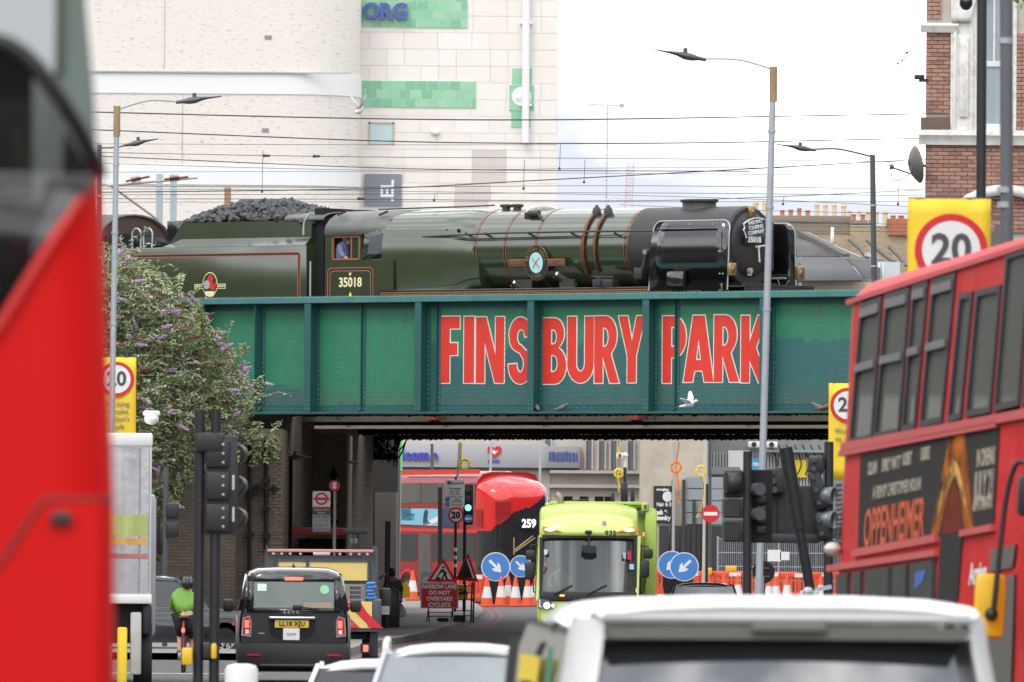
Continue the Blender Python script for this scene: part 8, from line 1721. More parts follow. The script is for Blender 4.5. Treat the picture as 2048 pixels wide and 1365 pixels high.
for u0, u1, v, Yl, lb in ((582, 621, 915, 226, 'slim street lantern under the bridge, left of the two'), (676, 718, 925, 240, 'slim street lantern under the bridge above the bus stop')):
 a = P(u0, v, Yl); b_ = P(u1, v+2, Yl); t = E('street_lamp', lb, 'street lamp', (a.x, Yl, GZ(Yl)+.14)); q = MB(); zz_ = a.z-t.location.z; q.cyl((0, 0, 0), (0, 0, zz_), .05, n=8); q.build('column', BLACKM, t); q = MB(); q.loft([[(x, w_*math.cos(2*PI*j/8), zz_+dz+h_*math.sin(2*PI*j/8)) for j in range(8)] for x, w_, h_, dz in ((-.05, .04, .03, 0), (.1, .1, .08, 0), (.25, .12, .05, .01), (b_.x-a.x, .06, .02, .0))]); q.cyl((.1, 0, zz_+.06), (.1, 0, zz_+.15), .04, n=8); q.build('lantern', mat('lamp_grey', (.2, .21, .22), .5), t)
# ============================================================ road works signs on the nose of the pavement
Y = 243; g = GP(880, Y, .14); k = Y/F
rw = E('road_works_sign', 'red sign reading narrow lane do not overtake cyclists on a frame', 'sign', g)
def P_(u, v): return P(u, v, Y)-g
a, b_ = P_(841, 1217), P_(917, 1166); q = MB(); q.box(a.x, b_.x, -.02, 0, a.z, b_.z, .012); q.build('sign_edge', STEEL, rw); q = MB(); q.box(a.x+.03, b_.x-.03, -.026, -.02, a.z+.03, b_.z-.03); rp_ = q.build('sign_plate', SIGNRED, rw)
cx = (a.x+b_.x)/2
for i, ln in enumerate(('NARROW LANE', 'DO NOT', 'OVERTAKE', 'CYCLISTS')): TXT(ln, .112, WHITE, rp_, (cx, -.03, b_.z-.115-.165*i), bold=.006, sx=.84 if i == 0 else .92)
def tri_sign(t, pts, y, border=.2):
 q = MB(); q.prism(pts, 'y', y-.015, y); tr = q.build('triangle', SIGNRED, t); cx, cz = sum(p[0] for p in pts)/3, sum(p[1] for p in pts)/3; q = MB(); q.prism([(cx+(x-cx)*(1-border*1.6), cz+(z-cz)*(1-border*1.6)) for x, z in pts], 'y', y-.02, y-.015); q.build('white_field', WHITE, tr); return tr, cx, cz
p0, p1, p2 = P_(886, 1116), P_(853, 1164), P_(914, 1164); tr, cx, cz = tri_sign(rw, [(p0.x, p0.z), (p1.x, p1.z), (p2.x, p2.z)], 0)
q = MB(); q.prism([(cx-.2, cz-.16), (cx-.12, cz-.06), (cx-.02, cz-.16)], 'y', -.027, -.021); q.prism(circ(cx+.03, cz+.17, .035, 12), 'y', -.027, -.021); q.prism([(cx-.03, cz+.13), (cx+.06, cz+.1), (cx+.13, cz+.02), (cx+.11, cz-.03), (cx+.17, cz-.15), (cx+.12, cz-.16), (cx+.06, cz-.05), (cx+.02, cz-.16), (cx-.03, cz-.16), (cx+.03, cz-.02), (cx+.04, cz+.05), (cx-.04, cz+.02), (cx-.12, cz-.08), (cx-.14, cz-.06), (cx-.06, cz+.06)], 'y', -.026, -.021); q.build('digging_figure', INK, tr)
q = MB()
for u in (857, 905): c = P_(u, 1217); q.beam((c.x, .0, c.z), (c.x-.05, -.05, 0), .03, .03); q.beam((c.x, .05, c.z), (c.x+.02, .4, 0), .03, .03)
for v in (1225, 1233): c, e = P_(856, v), P_(906, v); q.beam((c.x, -.03, c.z), (e.x, -.03, e.z), .025, .025)
q.build('frame', BLACKM, rw); q = MB(); c = P_(885, 1238); q.box(c.x-.15, c.x+.18, -.1, .25, .02, .13, .05); q.build('sandbag', BLACKM, None, loc=g, label='black sandbag lying on the foot of the red sign frame', cat='sandbag')
t = E('tunnel_sign', 'triangular red edged low tunnel sign turned edge on beside the road works sign', 'sign', g, rad(-28)); off = P_(928, 1200).x
p0, p1, p2 = P_(932, 1106), P_(903, 1160), P_(955, 1164); tr, cx, cz = tri_sign(t, [(p0.x, p0.z), (p1.x, p1.z), (p2.x, p2.z)], .3)
q = MB(); q.prism([(cx-.26, cz-.17), (cx+.18, cz-.17), (cx+.0, cz+.3), (cx-.1, cz+.28)], 'y', .26, .279); q.build('cover_sheet', mat('dark_brown_cover', (.035, .022, .02), .6, var=.2), tr); q = MB(); q.prism([(cx-.07, cz-.15), (cx+.08, cz-.15)]+arc(cx+.005, cz+.0, .075, .09, 0, 180, 8), 'y', .25, .26); q.build('tunnel_symbol', INK, tr)
q = MB()
for u in (925, 941, 946): c = P_(u, 1164); q.beam((c.x, .3, c.z), (c.x, .25, 0), .035, .035)
for v in (1172, 1186, 1200, 1222, 1232): c, e = P_(905, v), P_(944, v); q.beam((c.x, .3, c.z), (e.x, .3, e.z), .025, .025)
q.build('frame', BLACKM, t)
q = MB(); c = P_(918, 1226); q.box(c.x-.14, c.x+.18, .2, .6, .02, .2, .03); q.build('green_crate', mat('dark_green_crate', (.01, .06, .045), .5), None, loc=g, label='dark green crate weighing down the tunnel sign frame', cat='crate')
q = MB(); c, e = P(914, 1200, 262), P(936, 1170, 262); q.box(0, e.x-c.x, 0, .35, 0, e.z-c.z, .03); yb = q.build('salt_box', YELLOW, None, loc=c, label='yellow box with black letters behind the tunnel sign', cat='box'); TXT('GA', .16, INK, yb, ((e.x-c.x)*.45, -.01, (e.z-c.z)*.5), bold=.01)
q = MB(); c, e = P(805, 1196, 270), P(820, 1166, 270); w_ = e.x-c.x; q.prism([(0, 0), (w_, 0), (w_, .3), (w_*.6, e.z-c.z), (0, e.z-c.z)], 'y', 0, .4); q.build('salt_bin', YELLOW, None, loc=c, label='yellow grit bin beside the pedestrian', cat='bin')
q = MB(); q.prism([(0, 0), (.05, .85), (.42, .85), (.5, 0), (.42, 0), (.36, .7), (.12, .7), (.08, 0)], 'y', 0, .06); q.build('sign_frame', mat('pale_sign_back', (.35, .36, .36), .5), None, loc=P(838, 1200, 268), label='grey back of an A frame sign beside the first traffic cone', cat='sign')
# ============================================================ cones
t = E('traffic_cone', 'orange and white traffic cone alone left of the road works sign', 'traffic cone', (0, 0, 0)); CWH = mat('cone_white', (.72, .72, .7), .5)
q = MB(); q.box(-.24, .24, -.24, .24, 0, .06, .02); q.build('base', mat('cone_base', (.5, .07, .02), .6), t); q = MB(); q.lathe([(.2, .05), (.165, .3)], (0, 0, 0), 'z', 16); CO = mat('cone_orange', (.82, .1, .03), .5, var=.1, dirt=.2); q.build('cone_body', CO, t); q = MB(); q.lathe([(.098, .66), (.04, .97), (.02, .985)], (0, 0, 0), 'z', 16); q.build('cone_tip', CO, t); q = MB(); q.lathe([(.167, .3), (.1, .66)], (0, 0, 0), 'z', 16); q.build('white_sleeve', CWH, t); t['group'] = 'traffic cones round the road works'
spots = [(974, 288, 'left of and nearest the blue arrow disc'), (1002, 290, 'directly below the larger left blue arrow disc'), (1016, 293, 'set back between two others under the blue arrow disc'), (1031, 289, 'just right of the set back cone near the kerb line'), (1046, 292.5, 'under the smaller blue arrow disc'), (1055, 290, 'in front below the smaller blue arrow disc'), (1069, 292, 'at the end of the row beside the refuse lorry mirror'), (1322, 270, 'right of the refuse lorry body'), (1365, 300, 'in front of the right hand blue arrow discs'), (1476, 300, 'left of the black signal pole'), (1447, 304, 'behind the parked black car, second from the signal pole'), (1417, 305, 'over the roof of the black car'), (1538, 296, 'right of the lamp column base'), (1552, 297, 'second right of the lamp column base'), (1574, 300, 'standing clear before the orange barriers'), (1642, 301, 'beside the right hand bus behind the leaning pole foot')]
t.location = GP(825, 292, .14)
for u, Y, lb in spots: dup(t, GP(u, Y), random.uniform(0, 3), 'orange and white traffic cone '+lb)
# ============================================================ blue discs
def disc(u, v, rpx, Y, right, label):
 g = GP(u, Y); c = P(u, v, Y); t = E('keep_side_sign', label, 'road sign', g, 0, 'blue arrow signs at the road works'); z = c.z-g.z; r = rpx*Y/F
 q = MB(); q.prism(circ(0, z, r, 32), 'y', -.02, 0); q.build('white_rim', WHITE, t); q = MB(); q.prism(circ(0, z, r*.94, 32), 'y', -.026, -.02); d_ = q.build('blue_disc', SIGNBLUE, t)
 pr = [(-.09, .62), (.09, .62), (.09, -.05), (.3, .12), (.3, -.14), (0, -.55), (-.3, -.14), (-.3, .12), (-.09, -.05)]; a = rad(45 if right else -45); q = MB(); q.prism([(r*(x*math.cos(a)-y*math.sin(a)), z+r*(x*math.sin(a)+y*math.cos(a))) for x, y in pr], 'y', -.032, -.026); q.build('white_arrow', WHITE, d_)
 q = MB(); q.box(-.3, .3, .0, .05, 0, z-r*.6); q.box(-.35, .35, -.2, .3, 0, .06); q.build('stand', BLACKM, t); return t
disc(991, 1134, 29, 292, True, 'blue disc with white arrow pointing down right, larger left one'); disc(1041, 1133, 22, 290.5, True, 'smaller blue down right arrow disc partly behind the lorry mirror'); disc(1343, 1130, 28, 302, False, 'blue down left arrow disc partly hidden behind another disc'); disc(1368, 1134, 29, 297, False, 'blue down left arrow disc in full view right of the lorry')
# ============================================================ orange barriers
b0 = E('barrier', 'x', 'barrier', (0, 0, 0), 0, 'orange plastic barriers round the road works'); q = MB()
OB = mat('barrier_orange', (.8, .09, .025), .5, var=.12, scale=3)
q.box(-.75, .75, -.03, .03, .82, 1.0, .02); q.box(-.75, .75, -.03, .03, .12, .3, .02); q.box(-.75, -.68, -.03, .03, 0, 1, .01); q.box(.68, .75, -.03, .03, 0, 1, .01); q.build('frame', OB, b0); q = MB()
for k in range(9): q.box(-.6+k*.15-.035, -.6+k*.15+.035, -.02, .02, .3, .82)
q.build('upright', OB, b0); q = MB(); q.box(-.2, .2, -.04, -.03, .84, .97); q.build('reflective_plate', WHITE, b0)
bl = [(952, 294, .2, 'turned barrier beside the pavement nose left of the cones'), (1340, 312, .1, 'barrier behind the right hand blue discs'), (1385, 311, -.1, 'barrier right of the blue discs under the yellow lamp'), (1430, 313, .15, 'barrier behind the black car roof'), (1470, 311, -.2, 'barrier under the yellow sign plate'), (1512, 314, .1, 'barrier behind the lamp column base'), (1556, 312, 0, 'barrier right of the lamp column below the mesh fence'), (1600, 309, .05, 'barrier facing square on before the mesh fence'), (1646, 312, .3, 'barrier at the far right beside the bus')]
for i, (u, Y, rz, lb) in enumerate(bl):
 o = b0 if i == 0 else dup(b0); o.location = GP(u, Y); o.rotation_euler = (0, 0, rz); o['label'] = 'orange plastic '+lb
for u, v, w_, h_, lb in ((1462, 1138, 22, 12, 'yellow rectangular plate on the orange barriers'), (1415, 1143, 18, 14, 'yellow hazard lamp unit on the barriers by the pale post')): q = MB(); k = 306/F; q.box(-w_*k/2, w_*k/2, -.05, .05, -h_*k/2, h_*k/2, .03); q.build('warning_plate', YELLOW, None, loc=P(u, v, 306), label=lb, cat='plate')
# ============================================================ posts, coils and signs by the junction
def gpost(u, v0, Y, wpx, m, label, tilt=0): return pole(u+tilt, v0, u, 1190, Y, wpx, m, label)
PALEP = mat('pale_post', (.45, .46, .46), .5, .2, var=.08)
gpost(1346, 884, 306, 6, PALEP, 'grey post with an orange cable coil', 2); gpost(1407, 884, 305, 7, mat('cream_post', (.55, .53, .45), .6), 'pale post with a yellow cable coil', 4); gpost(1420, 880, 308, 6, DGREY, 'dark post behind the no entry sign')
gpost(795, 945, 280, 8, PALEP, 'pale grey post carrying the green and orange banners', 4); pole(776, 1043, 774, 1180, 232, 11, BKP, 'black post beside the pedestrian'); pole(864, 888, 864, 940, 320, 6, DGREY, 'dark post in front of the welcome lettering'); pole(880, 975, 880, 1170, 284, 9, BLACKM, 'dark post in front of the bus 259 flank'); pole(1080, 884, 1080, 960, 325, 5, PALEP, 'slim grey pole in front of the faded sign'); pole(983, 884, 981, 940, 326, 5, PALEP, 'slim grey pole left of the heart logo')
def coil(u, v, rpx, Y, m, tail, label):
 c = P(u, v, Y); t = E('cable_coil', label, 'cable coil', c); k = Y/F; rc_ = random.Random(int(u)); q = MB()
 for j in range(6):
  rr = rpx*k*rc_.uniform(.75, 1.05); ph = rc_.uniform(0, 6); q.tube([(rr*math.cos(2*PI*i/22)+rc_.uniform(-.02, .02), rc_.uniform(-.06, .02)+.0, rr*1.08*math.sin(2*PI*i/22)) for i in range(23)], .02, 5)
 q.build('loops', m, t); q = MB()
 for j in range(3): q.tube(smooth_path([((x-u)*k+rc_.uniform(-.05, .05), -.03, -(y-v)*k) for x, y in tail], 4), .016, 5)
 q.build('tail', m, t)
ORC = mat('orange_cable', (.85, .28, .04), .5, var=.1); YEC = mat('yellow_cable', (.82, .62, .05), .5, var=.1)
coil(1352, 934, 11, 304, ORC, [(1358, 885), (1354, 930), (1356, 975), (1352, 990), (1358, 1005)], 'orange cable coil hanging on the grey post'); coil(1402, 942, 10, 303, YEC, [(1402, 950), (1408, 975), (1404, 1010), (1396, 1035)], 'yellow cable coil hanging on the pale post'); coil(930, 929, 10, 266, YEC, [(924, 886), (922, 920), (922, 940)], 'yellow cable coil above the red route sign'); coil(1237, 947, 9, 300, YEC, [(1238, 885), (1236, 920), (1236, 960), (1238, 985)], 'yellow cable coil on the camera post');
cp = E('camera_post', 'dark post with white camera housings above the refuse lorry', 'camera post', GP(1247, 305)); z = lambda v: P(1247, v, 305).z-cp.location.z; q = MB(); q.cyl((0, 0, 0), (.02, 0, z(935)), .055, n=8); q.box(-.12, .12, -.1, .1, z(1005), z(965), .04); q.box(-.45, -.33, -.05, .05, z(1010), z(985), .03); q.box(.22, .36, -.05, .05, z(1010), z(975), .03); q.build('post', BKP, cp); q = MB(); q.cyl((.02, 0, z(935)), (.02, 0, z(905)), .04, n=8); q.box(-.28, -.06, -.15, .1, z(918), z(906), .02); q.box(-.06, .12, -.12, .1, z(914), z(907), .03); q.build('camera_housing', WHITE, cp); q = MB(); q.box(-.22, -.12, -.16, -.15, z(916), z(908)); q.build('lens', BLACK, cp)
Y = 300; c = P(1420, 1028, Y); ne = E('no_entry_sign', 'round red no entry sign with white bar', 'road sign', GP(1420, Y)); z = c.z-ne.location.z; r = 18*Y/F; q = MB(); q.prism(circ(0, z, r, 28), 'y', -.02, 0); nd = q.build('disc', SIGNRED, ne); q = MB(); q.box(-r*.75, r*.75, -.026, -.02, z-r*.2, z+r*.2); q.build('white_bar', WHITE, nd); q = MB(); q.cyl((-.12, .03, 0), (-.12, .03, z+r+.7), .05, n=8); q.build('post', BKP, ne)
Y = 266; g = GP(910, Y); k = Y/F; z = lambda v: P(910, v, Y).z-g.z; x = lambda u: P(u, 1000, Y).x-g.x
rr_ = E('red_route_sign', 'white red route parking sign above a 20 disc on a banded pole', 'road sign', g); q = MB(); q.cyl((0, 0, 0), (.0, 0, z(955)), .045, n=10); q.build('pole', BKP, rr_); q = MB(); q.cyl((.05, .02, z(955)), (.1, .02, z(884)), .035, n=8); q.build('upper_pole', PALEP, rr_); q = MB()
for v in (1096, 1112, 1128): q.cyl((0, 0, z(v+7)), (0, 0, z(v)), .049, n=10)
q.build('white_band', WHITE, rr_)
q = MB(); q.box(x(890), x(929), -.05, -.03, z(1015), z(960), .005); sp_ = q.build('panel', WHITE, rr_)
q = MB(); q.prism(circ(x(898), z(966), .06, 16), 'y', -.056, -.05); q.build('purple_dot', mat('purple_print', (.2, .06, .35), .5), sp_)
for tt, v, h in (('RED ROUTE', 967, .055), ('No stopping', 977, .05), ('Mon - Sat', 983, .05), ('7am - 7pm', 988, .05), ('Except 10am - 4pm', 994, .042), ('loading', 999, .045), ('max 20 mins', 1003.5, .045), ('max 3 hours', 1010, .045)): TXT(tt, h, INK, sp_, (x(914 if v < 970 or v > 996 else 909.5), -.054, z(v)))
q = MB(); q.box(x(891), x(899), -.056, -.05, z(1004), z(996)); q.box(x(891), x(899), -.056, -.05, z(1013.5), z(1006)); q.build('blue_symbol', SIGNBLUE, sp_)
def sign20(par, x_, z_, r): q = MB(); q.prism(circ(x_, z_, r, 28), 'y', -.07, -.05); d_ = q.build('ring', SIGNRED, par); q = MB(); q.prism(circ(x_, z_, r*.78, 28), 'y', -.076, -.07); q.build('disc', WHITE, d_); TXT('20', r*.82, INK, d_, (x_, -.08, z_), bold=.012)
sign20(rr_, x(912), z(1031), 15.5*k)
t3 = E('traffic_light', 'signal showing green above a blue left arrow disc by the red route sign', 'traffic light', GP(935, 267)); g2 = t3.location; zt_ = lambda v: P(935, v, 267).z-g2.z; q = MB(); q.box(-.15, .15, -.05, .12, zt_(1050), zt_(969), .04); q.cyl((-.1, .05, 0), (-.1, .05, zt_(1040)), .05, n=8); q.build('housing', BLACKM, t3)
for v, m, nm in ((980, mat('dim_lens', (.05, .05, .055), .2, coat=.5), 'lens'), (998, mat('dim_lens', (.04, .04, .045), .2, coat=.5), 'lens'), (1016, mat('green_lit', (.15, .85, .65), .3, emit=1.6), 'lit_lens')): q = MB(); q.lathe([(.095, 0), (.08, -.03), (.01, -.045)], (0, -.05, zt_(v)), 'y', 16); q.build(nm, m, t3)
q = MB(); q.prism(circ(.01, zt_(1038), .125, 20), 'y', -.07, -.05); bd = q.build('arrow_disc', SIGNBLUE, t3); q = MB(); a = zt_(1038); q.prism([(-.09, a), (-.02, a+.06), (-.02, a+.02), (.1, a+.02), (.1, a-.02), (-.02, a-.02), (-.02, a-.06)], 'y', -.076, -.07); q.build('arrow', WHITE, bd)
for u0, u1, v0, v1, m, lb in ((788, 805, 878, 942, mat('lime_banner', (.12, .75, .22), .6, var=.05), 'bright green hanging banner under the bridge end'), (786, 795, 942, 1001, mat('orange_banner', (.82, .2, .06), .6, var=.05), 'orange red hanging banner below the green one'), (785, 792, 1003, 1040, mat('navy_banner', (.04, .04, .1), .6), 'narrow dark banner below the orange one')): a, b_ = P(u0, v1, 279), P(u1, v0, 279); q = MB(); q.box(0, b_.x-a.x, 0, .02, 0, b_.z-a.z, .004); q.build('banner', m, None, loc=a, label=lb, cat='banner')
for u, v, lb in ((1330, 956, 'street lantern on the beige wall, left of two'), (1285, 958, 'street lantern on the beige wall beside the drainpipe')):
 pass
# litter bin by the pedestrian
lb_ = E('litter_bin', 'black litter bin with arched hood beside the pedestrian', 'bin', GP(783, 233, .14)); q = MB(); q.box(-.3, .22, -.2, .2, 0, .78, .04); q.prism([(-.3, .78), (.22, .78)]+arc(-.04, .78, .26, .28, 0, 180, 8)[1:-1], 'y', -.2, .2); q.build('body', mat('bin_black', (.02, .022, .024), .5), lb_); q = MB(); q.prism([(-.2, .62), (.12, .62)]+arc(-.04, .8, .16, .2, 0, 180, 8), 'y', -.215, -.2); q.build('aperture', mat('bin_grey', (.05, .055, .055), .4), lb_)
# ============================================================ people
def skin(name, pts, edges, m, par, lv=2):
 keys = list(pts); me = bpy.data.meshes.new(name); me.from_pydata([pts[k][0] for k in keys], [(keys.index(a), keys.index(b)) for a, b in edges], []); me.materials.append(m)
 o = bpy.data.objects.new(name, me); COL.objects.link(o); o.parent = par; sk = o.modifiers.new('skin', 'SKIN'); sk.use_smooth_shade = True
 for i, k in enumerate(keys): r = pts[k][1]; me.skin_vertices[0].data[i].radius = r if hasattr(r, '__len__') else (r, r)
 me.skin_vertices[0].data[0].use_root = True
 s = o.modifiers.new('sub', 'SUBSURF'); s.levels = s.render_levels = lv; return o
# cyclist, back view
g = GP(368, 159); cy = E('person', 'cyclist in a bright green jacket and black helmet riding away', 'person', g)
def V(u, v, y=0): p = P(u, v, 159)-g; return Vector((p.x, y, p.z))
J = mat('green_cycle_jacket', (.13, .29, .035), .65, var=.15, scale=8)
pel, ch, nk = V(371, 1240, .0), V(367, 1195, .22), V(372, 1182, .34)
lk, la, rk, ra = V(362, 1272, .28), V(359, 1302, .02), V(386, 1275, .3), V(384, 1300, .08)
bp = {'pel': (pel, .12), 'ch': (ch, .13), 'nk': (nk, .07), 'hd': (V(374, 1172, .4), (.085, .1)), 'lh': (V(363, 1243, .02), .12), 'rh': (V(380, 1243, .02), .12), 'lk': (lk, .085), 'rk': (rk, .085), 'la': (la, .045), 'ra': (ra, .045), 'lf': (la+Vector((0, .2, -.05)), .045), 'rf': (ra+Vector((0, .2, -.05)), .045), 'ls': (V(350, 1192, .28), .07), 'rs': (V(386, 1192, .28), .07), 'le': (V(344, 1216, .42), .05), 're': (V(392, 1216, .42), .05), 'lw': (V(354, 1222, .68), .035), 'rw': (V(382, 1222, .68), .035)}
be = [('pel', 'ch'), ('ch', 'nk'), ('nk', 'hd'), ('pel', 'lh'), ('pel', 'rh'), ('lh', 'lk'), ('lk', 'la'), ('la', 'lf'), ('rh', 'rk'), ('rk', 'ra'), ('ra', 'rf'), ('ch', 'ls'), ('ls', 'le'), ('le', 'lw'), ('ch', 'rs'), ('rs', 're'), ('re', 'rw')]
skin('body', bp, be, SKIN, cy)
ex = lambda ks, d: {k: (bp[k][0], (bp[k][1][0] if hasattr(bp[k][1], '__len__') else bp[k][1])+d) for k in ks}
jk = ex(['ch', 'pel', 'ls', 'rs', 'le', 're', 'lw', 'rw', 'nk'], .03); jk['pel'] = (V(368, 1236, .0), .2); jk['ch'] = (V(367, 1200, .2), .2); skin('jacket', jk, [e for e in be if e[0] in jk and e[1] in jk], J, cy)
st = ex(['pel', 'lh', 'rh', 'lk', 'rk'], .03); st['pel'] = (pel, .175); skin('shorts', st, [e for e in be if e[0] in st and e[1] in st], BLACKM, cy)
sh_2 = ex(['la', 'lf'], .018); skin('shoe', sh_2, [('la', 'lf')], BLACKM, cy, 1); sh_3 = ex(['ra', 'rf'], .018); skin('shoe', sh_3, [('ra', 'rf')], BLACKM, cy, 1)
q = MB(); c = V(374, 1167, .3); q.ball(c, .13, 14, (.9, 1.2, .85)); hm = q.build('helmet', BLACK, cy); q = MB()
for k in (-1, 0, 1): q.tube(smooth_path([c+Vector((k*.06, -.14, .0)), c+Vector((k*.06, -.05, .1)), c+Vector((k*.05, .1, .09))], 4), .018, 6)
q.build('helmet_rib', DGREY, hm)
q = MB(); c = V(366, 1226, -.14); q.prism([(-.02, -.1), (.05, -.08), (.0, .06)], 'y', -.21, -.19); q.xf(Matrix.Translation((c.x, 0, c.z))); q.build('orange_tail', SIGNYEL, cy)
bk = E('bicycle', 'black bicycle ridden by the cyclist in green', 'bicycle', g); R = .34
for y, nm in ((-.42, 'wheel'), (.6, 'wheel')):
 q = MB();
 for rr, r2 in ((R, .02), (R-.025, .012)): q.tube([(.0, y+rr*math.cos(2*PI*i/28), R+.01+rr*math.sin(2*PI*i/28)) for i in range(29)], r2, 6)
 w_ = q.build(nm, RUBBER, bk); q = MB()
 for i in range(12): a = 2*PI*i/12; q.cyl((0, y, R), (0, y+R*math.cos(a), R+R*math.sin(a)), .003, n=4)
 q.cyl((-.05, y, R), (.05, y, R), .025, n=8); q.build('spokes', STEEL, w_)
q = MB();
for a, b_ in (((0, -.42, R), (0, -.12, .95)), ((0, .1, .3), (0, -.14, .95)), ((0, -.42, R), (0, .1, .3)), ((0, -.13, .88), (0, .48, .92)), ((0, .1, .3), (0, .48, .88)), ((0, .6, R), (0, .47, 1.02))): q.cyl(a, b_, .02, n=8)
q.build('frame', mat('bike_red_frame', (.35, .04, .03), .3), bk); q = MB(); q.tube([(-.22, .55, 1.04), (-.1, .5, 1.05), (.1, .5, 1.05), (.22, .55, 1.04)], .018, 7); q.build('handlebar', BLACK, bk); q = MB(); q.ball((0, -.14, .99), .12, 10, (.7, 1.1, .35)); q.build('saddle', BLACK, bk); q = MB(); q.box(-.03, .03, -.3, -.26, .72, .8, .01); q.build('rear_light', LAMPLIT, bk); q = MB(); q.cyl((-.1, .1, .3), (.1, .1, .3), .09, n=14); q.build('chainset', STEEL, bk)
# pedestrian walking away with a white carrier bag
g = GP(786, 236, .14); pd = E('person', 'pedestrian in dark grey top seen from behind with white carrier bag', 'person', g)
def V(u, v, y=0): p = P(u, v, 236)-g; return Vector((p.x, y, p.z))
bp = {'pel': (V(786, 1202), .17), 'ch': (V(787, 1170), .17), 'nk': (V(784, 1155), .06), 'hd': (V(783, 1146), (.09, .11)), 'lh': (V(780, 1208), .12), 'rh': (V(792, 1208), .12), 'lk': (V(780, 1232, .08), .08), 'rk': (V(793, 1232, -.05), .08), 'la': (V(780, 1258, -.05), .045), 'ra': (V(793, 1258, -.1), .045), 'lf': (V(780, 1261, .12), .04), 'rf': (V(794, 1261, .1), .04), 'ls': (V(773, 1165), .07), 'rs': (V(798, 1165), .07), 're': (V(803, 1185), .05), 'rw': (V(802, 1204), .035), 'le': (V(770, 1185, .05), .05), 'lw': (V(772, 1200, .2), .035)}
skin('body', bp, be, SKIN, pd); tp_ = ex(['ch', 'pel', 'ls', 'rs', 're', 'le'], .03); skin('top', tp_, [e for e in be if e[0] in tp_ and e[1] in tp_], mat('dark_grey_top', (.13, .13, .14), .8, var=.15, scale=10), pd)
tr_2 = ex(['pel', 'lh', 'rh', 'lk', 'rk', 'la', 'ra'], .025); skin('trousers', tr_2, [e for e in be if e[0] in tr_2 and e[1] in tr_2], BLACKM, pd)
for a, b_ in (('la', 'lf'), ('ra', 'rf')): skin('shoe', ex([a, b_], .02), [(a, b_)], BLACK, pd, 1)
q = MB(); c = V(783, 1145, -.02); q.ball(c, .125, 12, (.95, 1, 1.05)); q.build('hair', mat('brown_hair', (.09, .05, .03), .6, var=.3, scale=25), pd)
q = MB(); a, b_ = V(776, 1163, -.2), V(796, 1192, -.2); q.tube(smooth_path([a, (a+b_)/2+Vector((0, -.03, 0)), b_], 4), .015, 5); q.build('bag_strap', BLACK, pd)
q = MB(); c = V(802, 1206); q.loft([[(c.x+w_*math.cos(2*PI*k/12), d_*math.sin(2*PI*k/12), c.z+z) for k in range(12)] for z, w_, d_ in ((-.38, .1, .06), (-.34, .15, .09), (-.2, .14, .08), (-.1, .08, .05), (-.03, .03, .02))]); q.build('carrier_bag', mat('white_carrier', (.7, .7, .72), .4), None, loc=g, label='white plastic carrier bag hanging from the pedestrian hand', cat='bag')
# ============================================================ birds
def bird(loc, rz, label, m, fly=None, s=1):
 t = E('bird', label, 'pigeon' if not fly or fly != 'gull' else 'gull', loc, rz); q = MB(); q.loft([[(x*s, w_*s*math.cos(2*PI*k/10), (z+h_*math.sin(2*PI*k/10))*s) for k in range(10)] for x, w_, h_, z in ((-.19, .012, .008, .06), (-.1, .045, .04, .08), (0, .07, .07, .1), (.08, .06, .06, .12), (.12, .035, .04, .16), (.15, .035, .036, .18), (.18, .015, .015, .18), (.205, .004, .004, .175))])
 q.tube([(-.08*s, 0, .07*s), (-.26*s, 0, .05*s)], [.04*s, .025*s], 6); q.build('body', m, t, smooth=60)
 if not fly:
  q = MB()
  for y in (-.025, .025): q.cyl((0, y*s, 0), (0, y*s, .05*s), .006, n=5); q.tube([(-.02*s, y*s, .004), (.04*s, y*s, .004)], .005, 4)
  q.build('legs', mat('pink_legs', (.4, .14, .12), .6), t)
 else:
  for sg, ang in ((1, fly[0]), (-1, fly[1])):
   q = MB(); L_ = .36*s; q.add([(.07*s, 0, 0), (-.1*s, 0, 0), (.05*s, sg*L_*.5, .01), (-.1*s, sg*L_*.5, .01), (-.06*s, sg*L_, .0), (-.12*s, sg*L_*.97, 0)], [(0, 2, 3, 1), (2, 4, 5, 3)]); q.build('wing', m, t, loc=(0, 0, .11*s), rz=(rad(ang)*sg, 0, 0), solid=.012)
 return t
PG = mat('pigeon_grey', (.16, .165, .19), .6, var=.35, scale=20); PW_ = mat('pale_pigeon', (.68, .69, .71), .6, var=.1, scale=12); GL = mat('gull_grey', (.5, .5, .52), .6, var=.15, scale=8)
def on_flange(u, y): x = B.on_y(u, 820, y)[0]; p = B.o+B.a*x+B.n*y; return Vector((p.x, p.y, ZB+.05))
bird(on_flange(1074, .15), rad(100), 'grey pigeon perched upright on the girder foot under the S', PG, s=1.05); bird(on_flange(1124, .15), rad(-40), 'grey pigeon crouching on the girder foot below the U', PG, s=.95); bird(on_flange(1638, .15), rad(160), 'dark pigeon on the girder foot beside the right hand bus, left one', PG); bird(on_flange(1652, .16), rad(10), 'brownish pigeon on the girder foot, nearest the right hand bus', mat('brown_pigeon', (.2, .1, .07), .6, var=.3, scale=20))
bird(P(1380, 818, 203), rad(-25), 'white pigeon in flight with raised wings below the lettering', PW_, (55, 20)); b_ = bird(P(718, 232, 300), rad(70), 'grey gull in flight against the corner of the cream building', GL, (62, 58), 1.7)
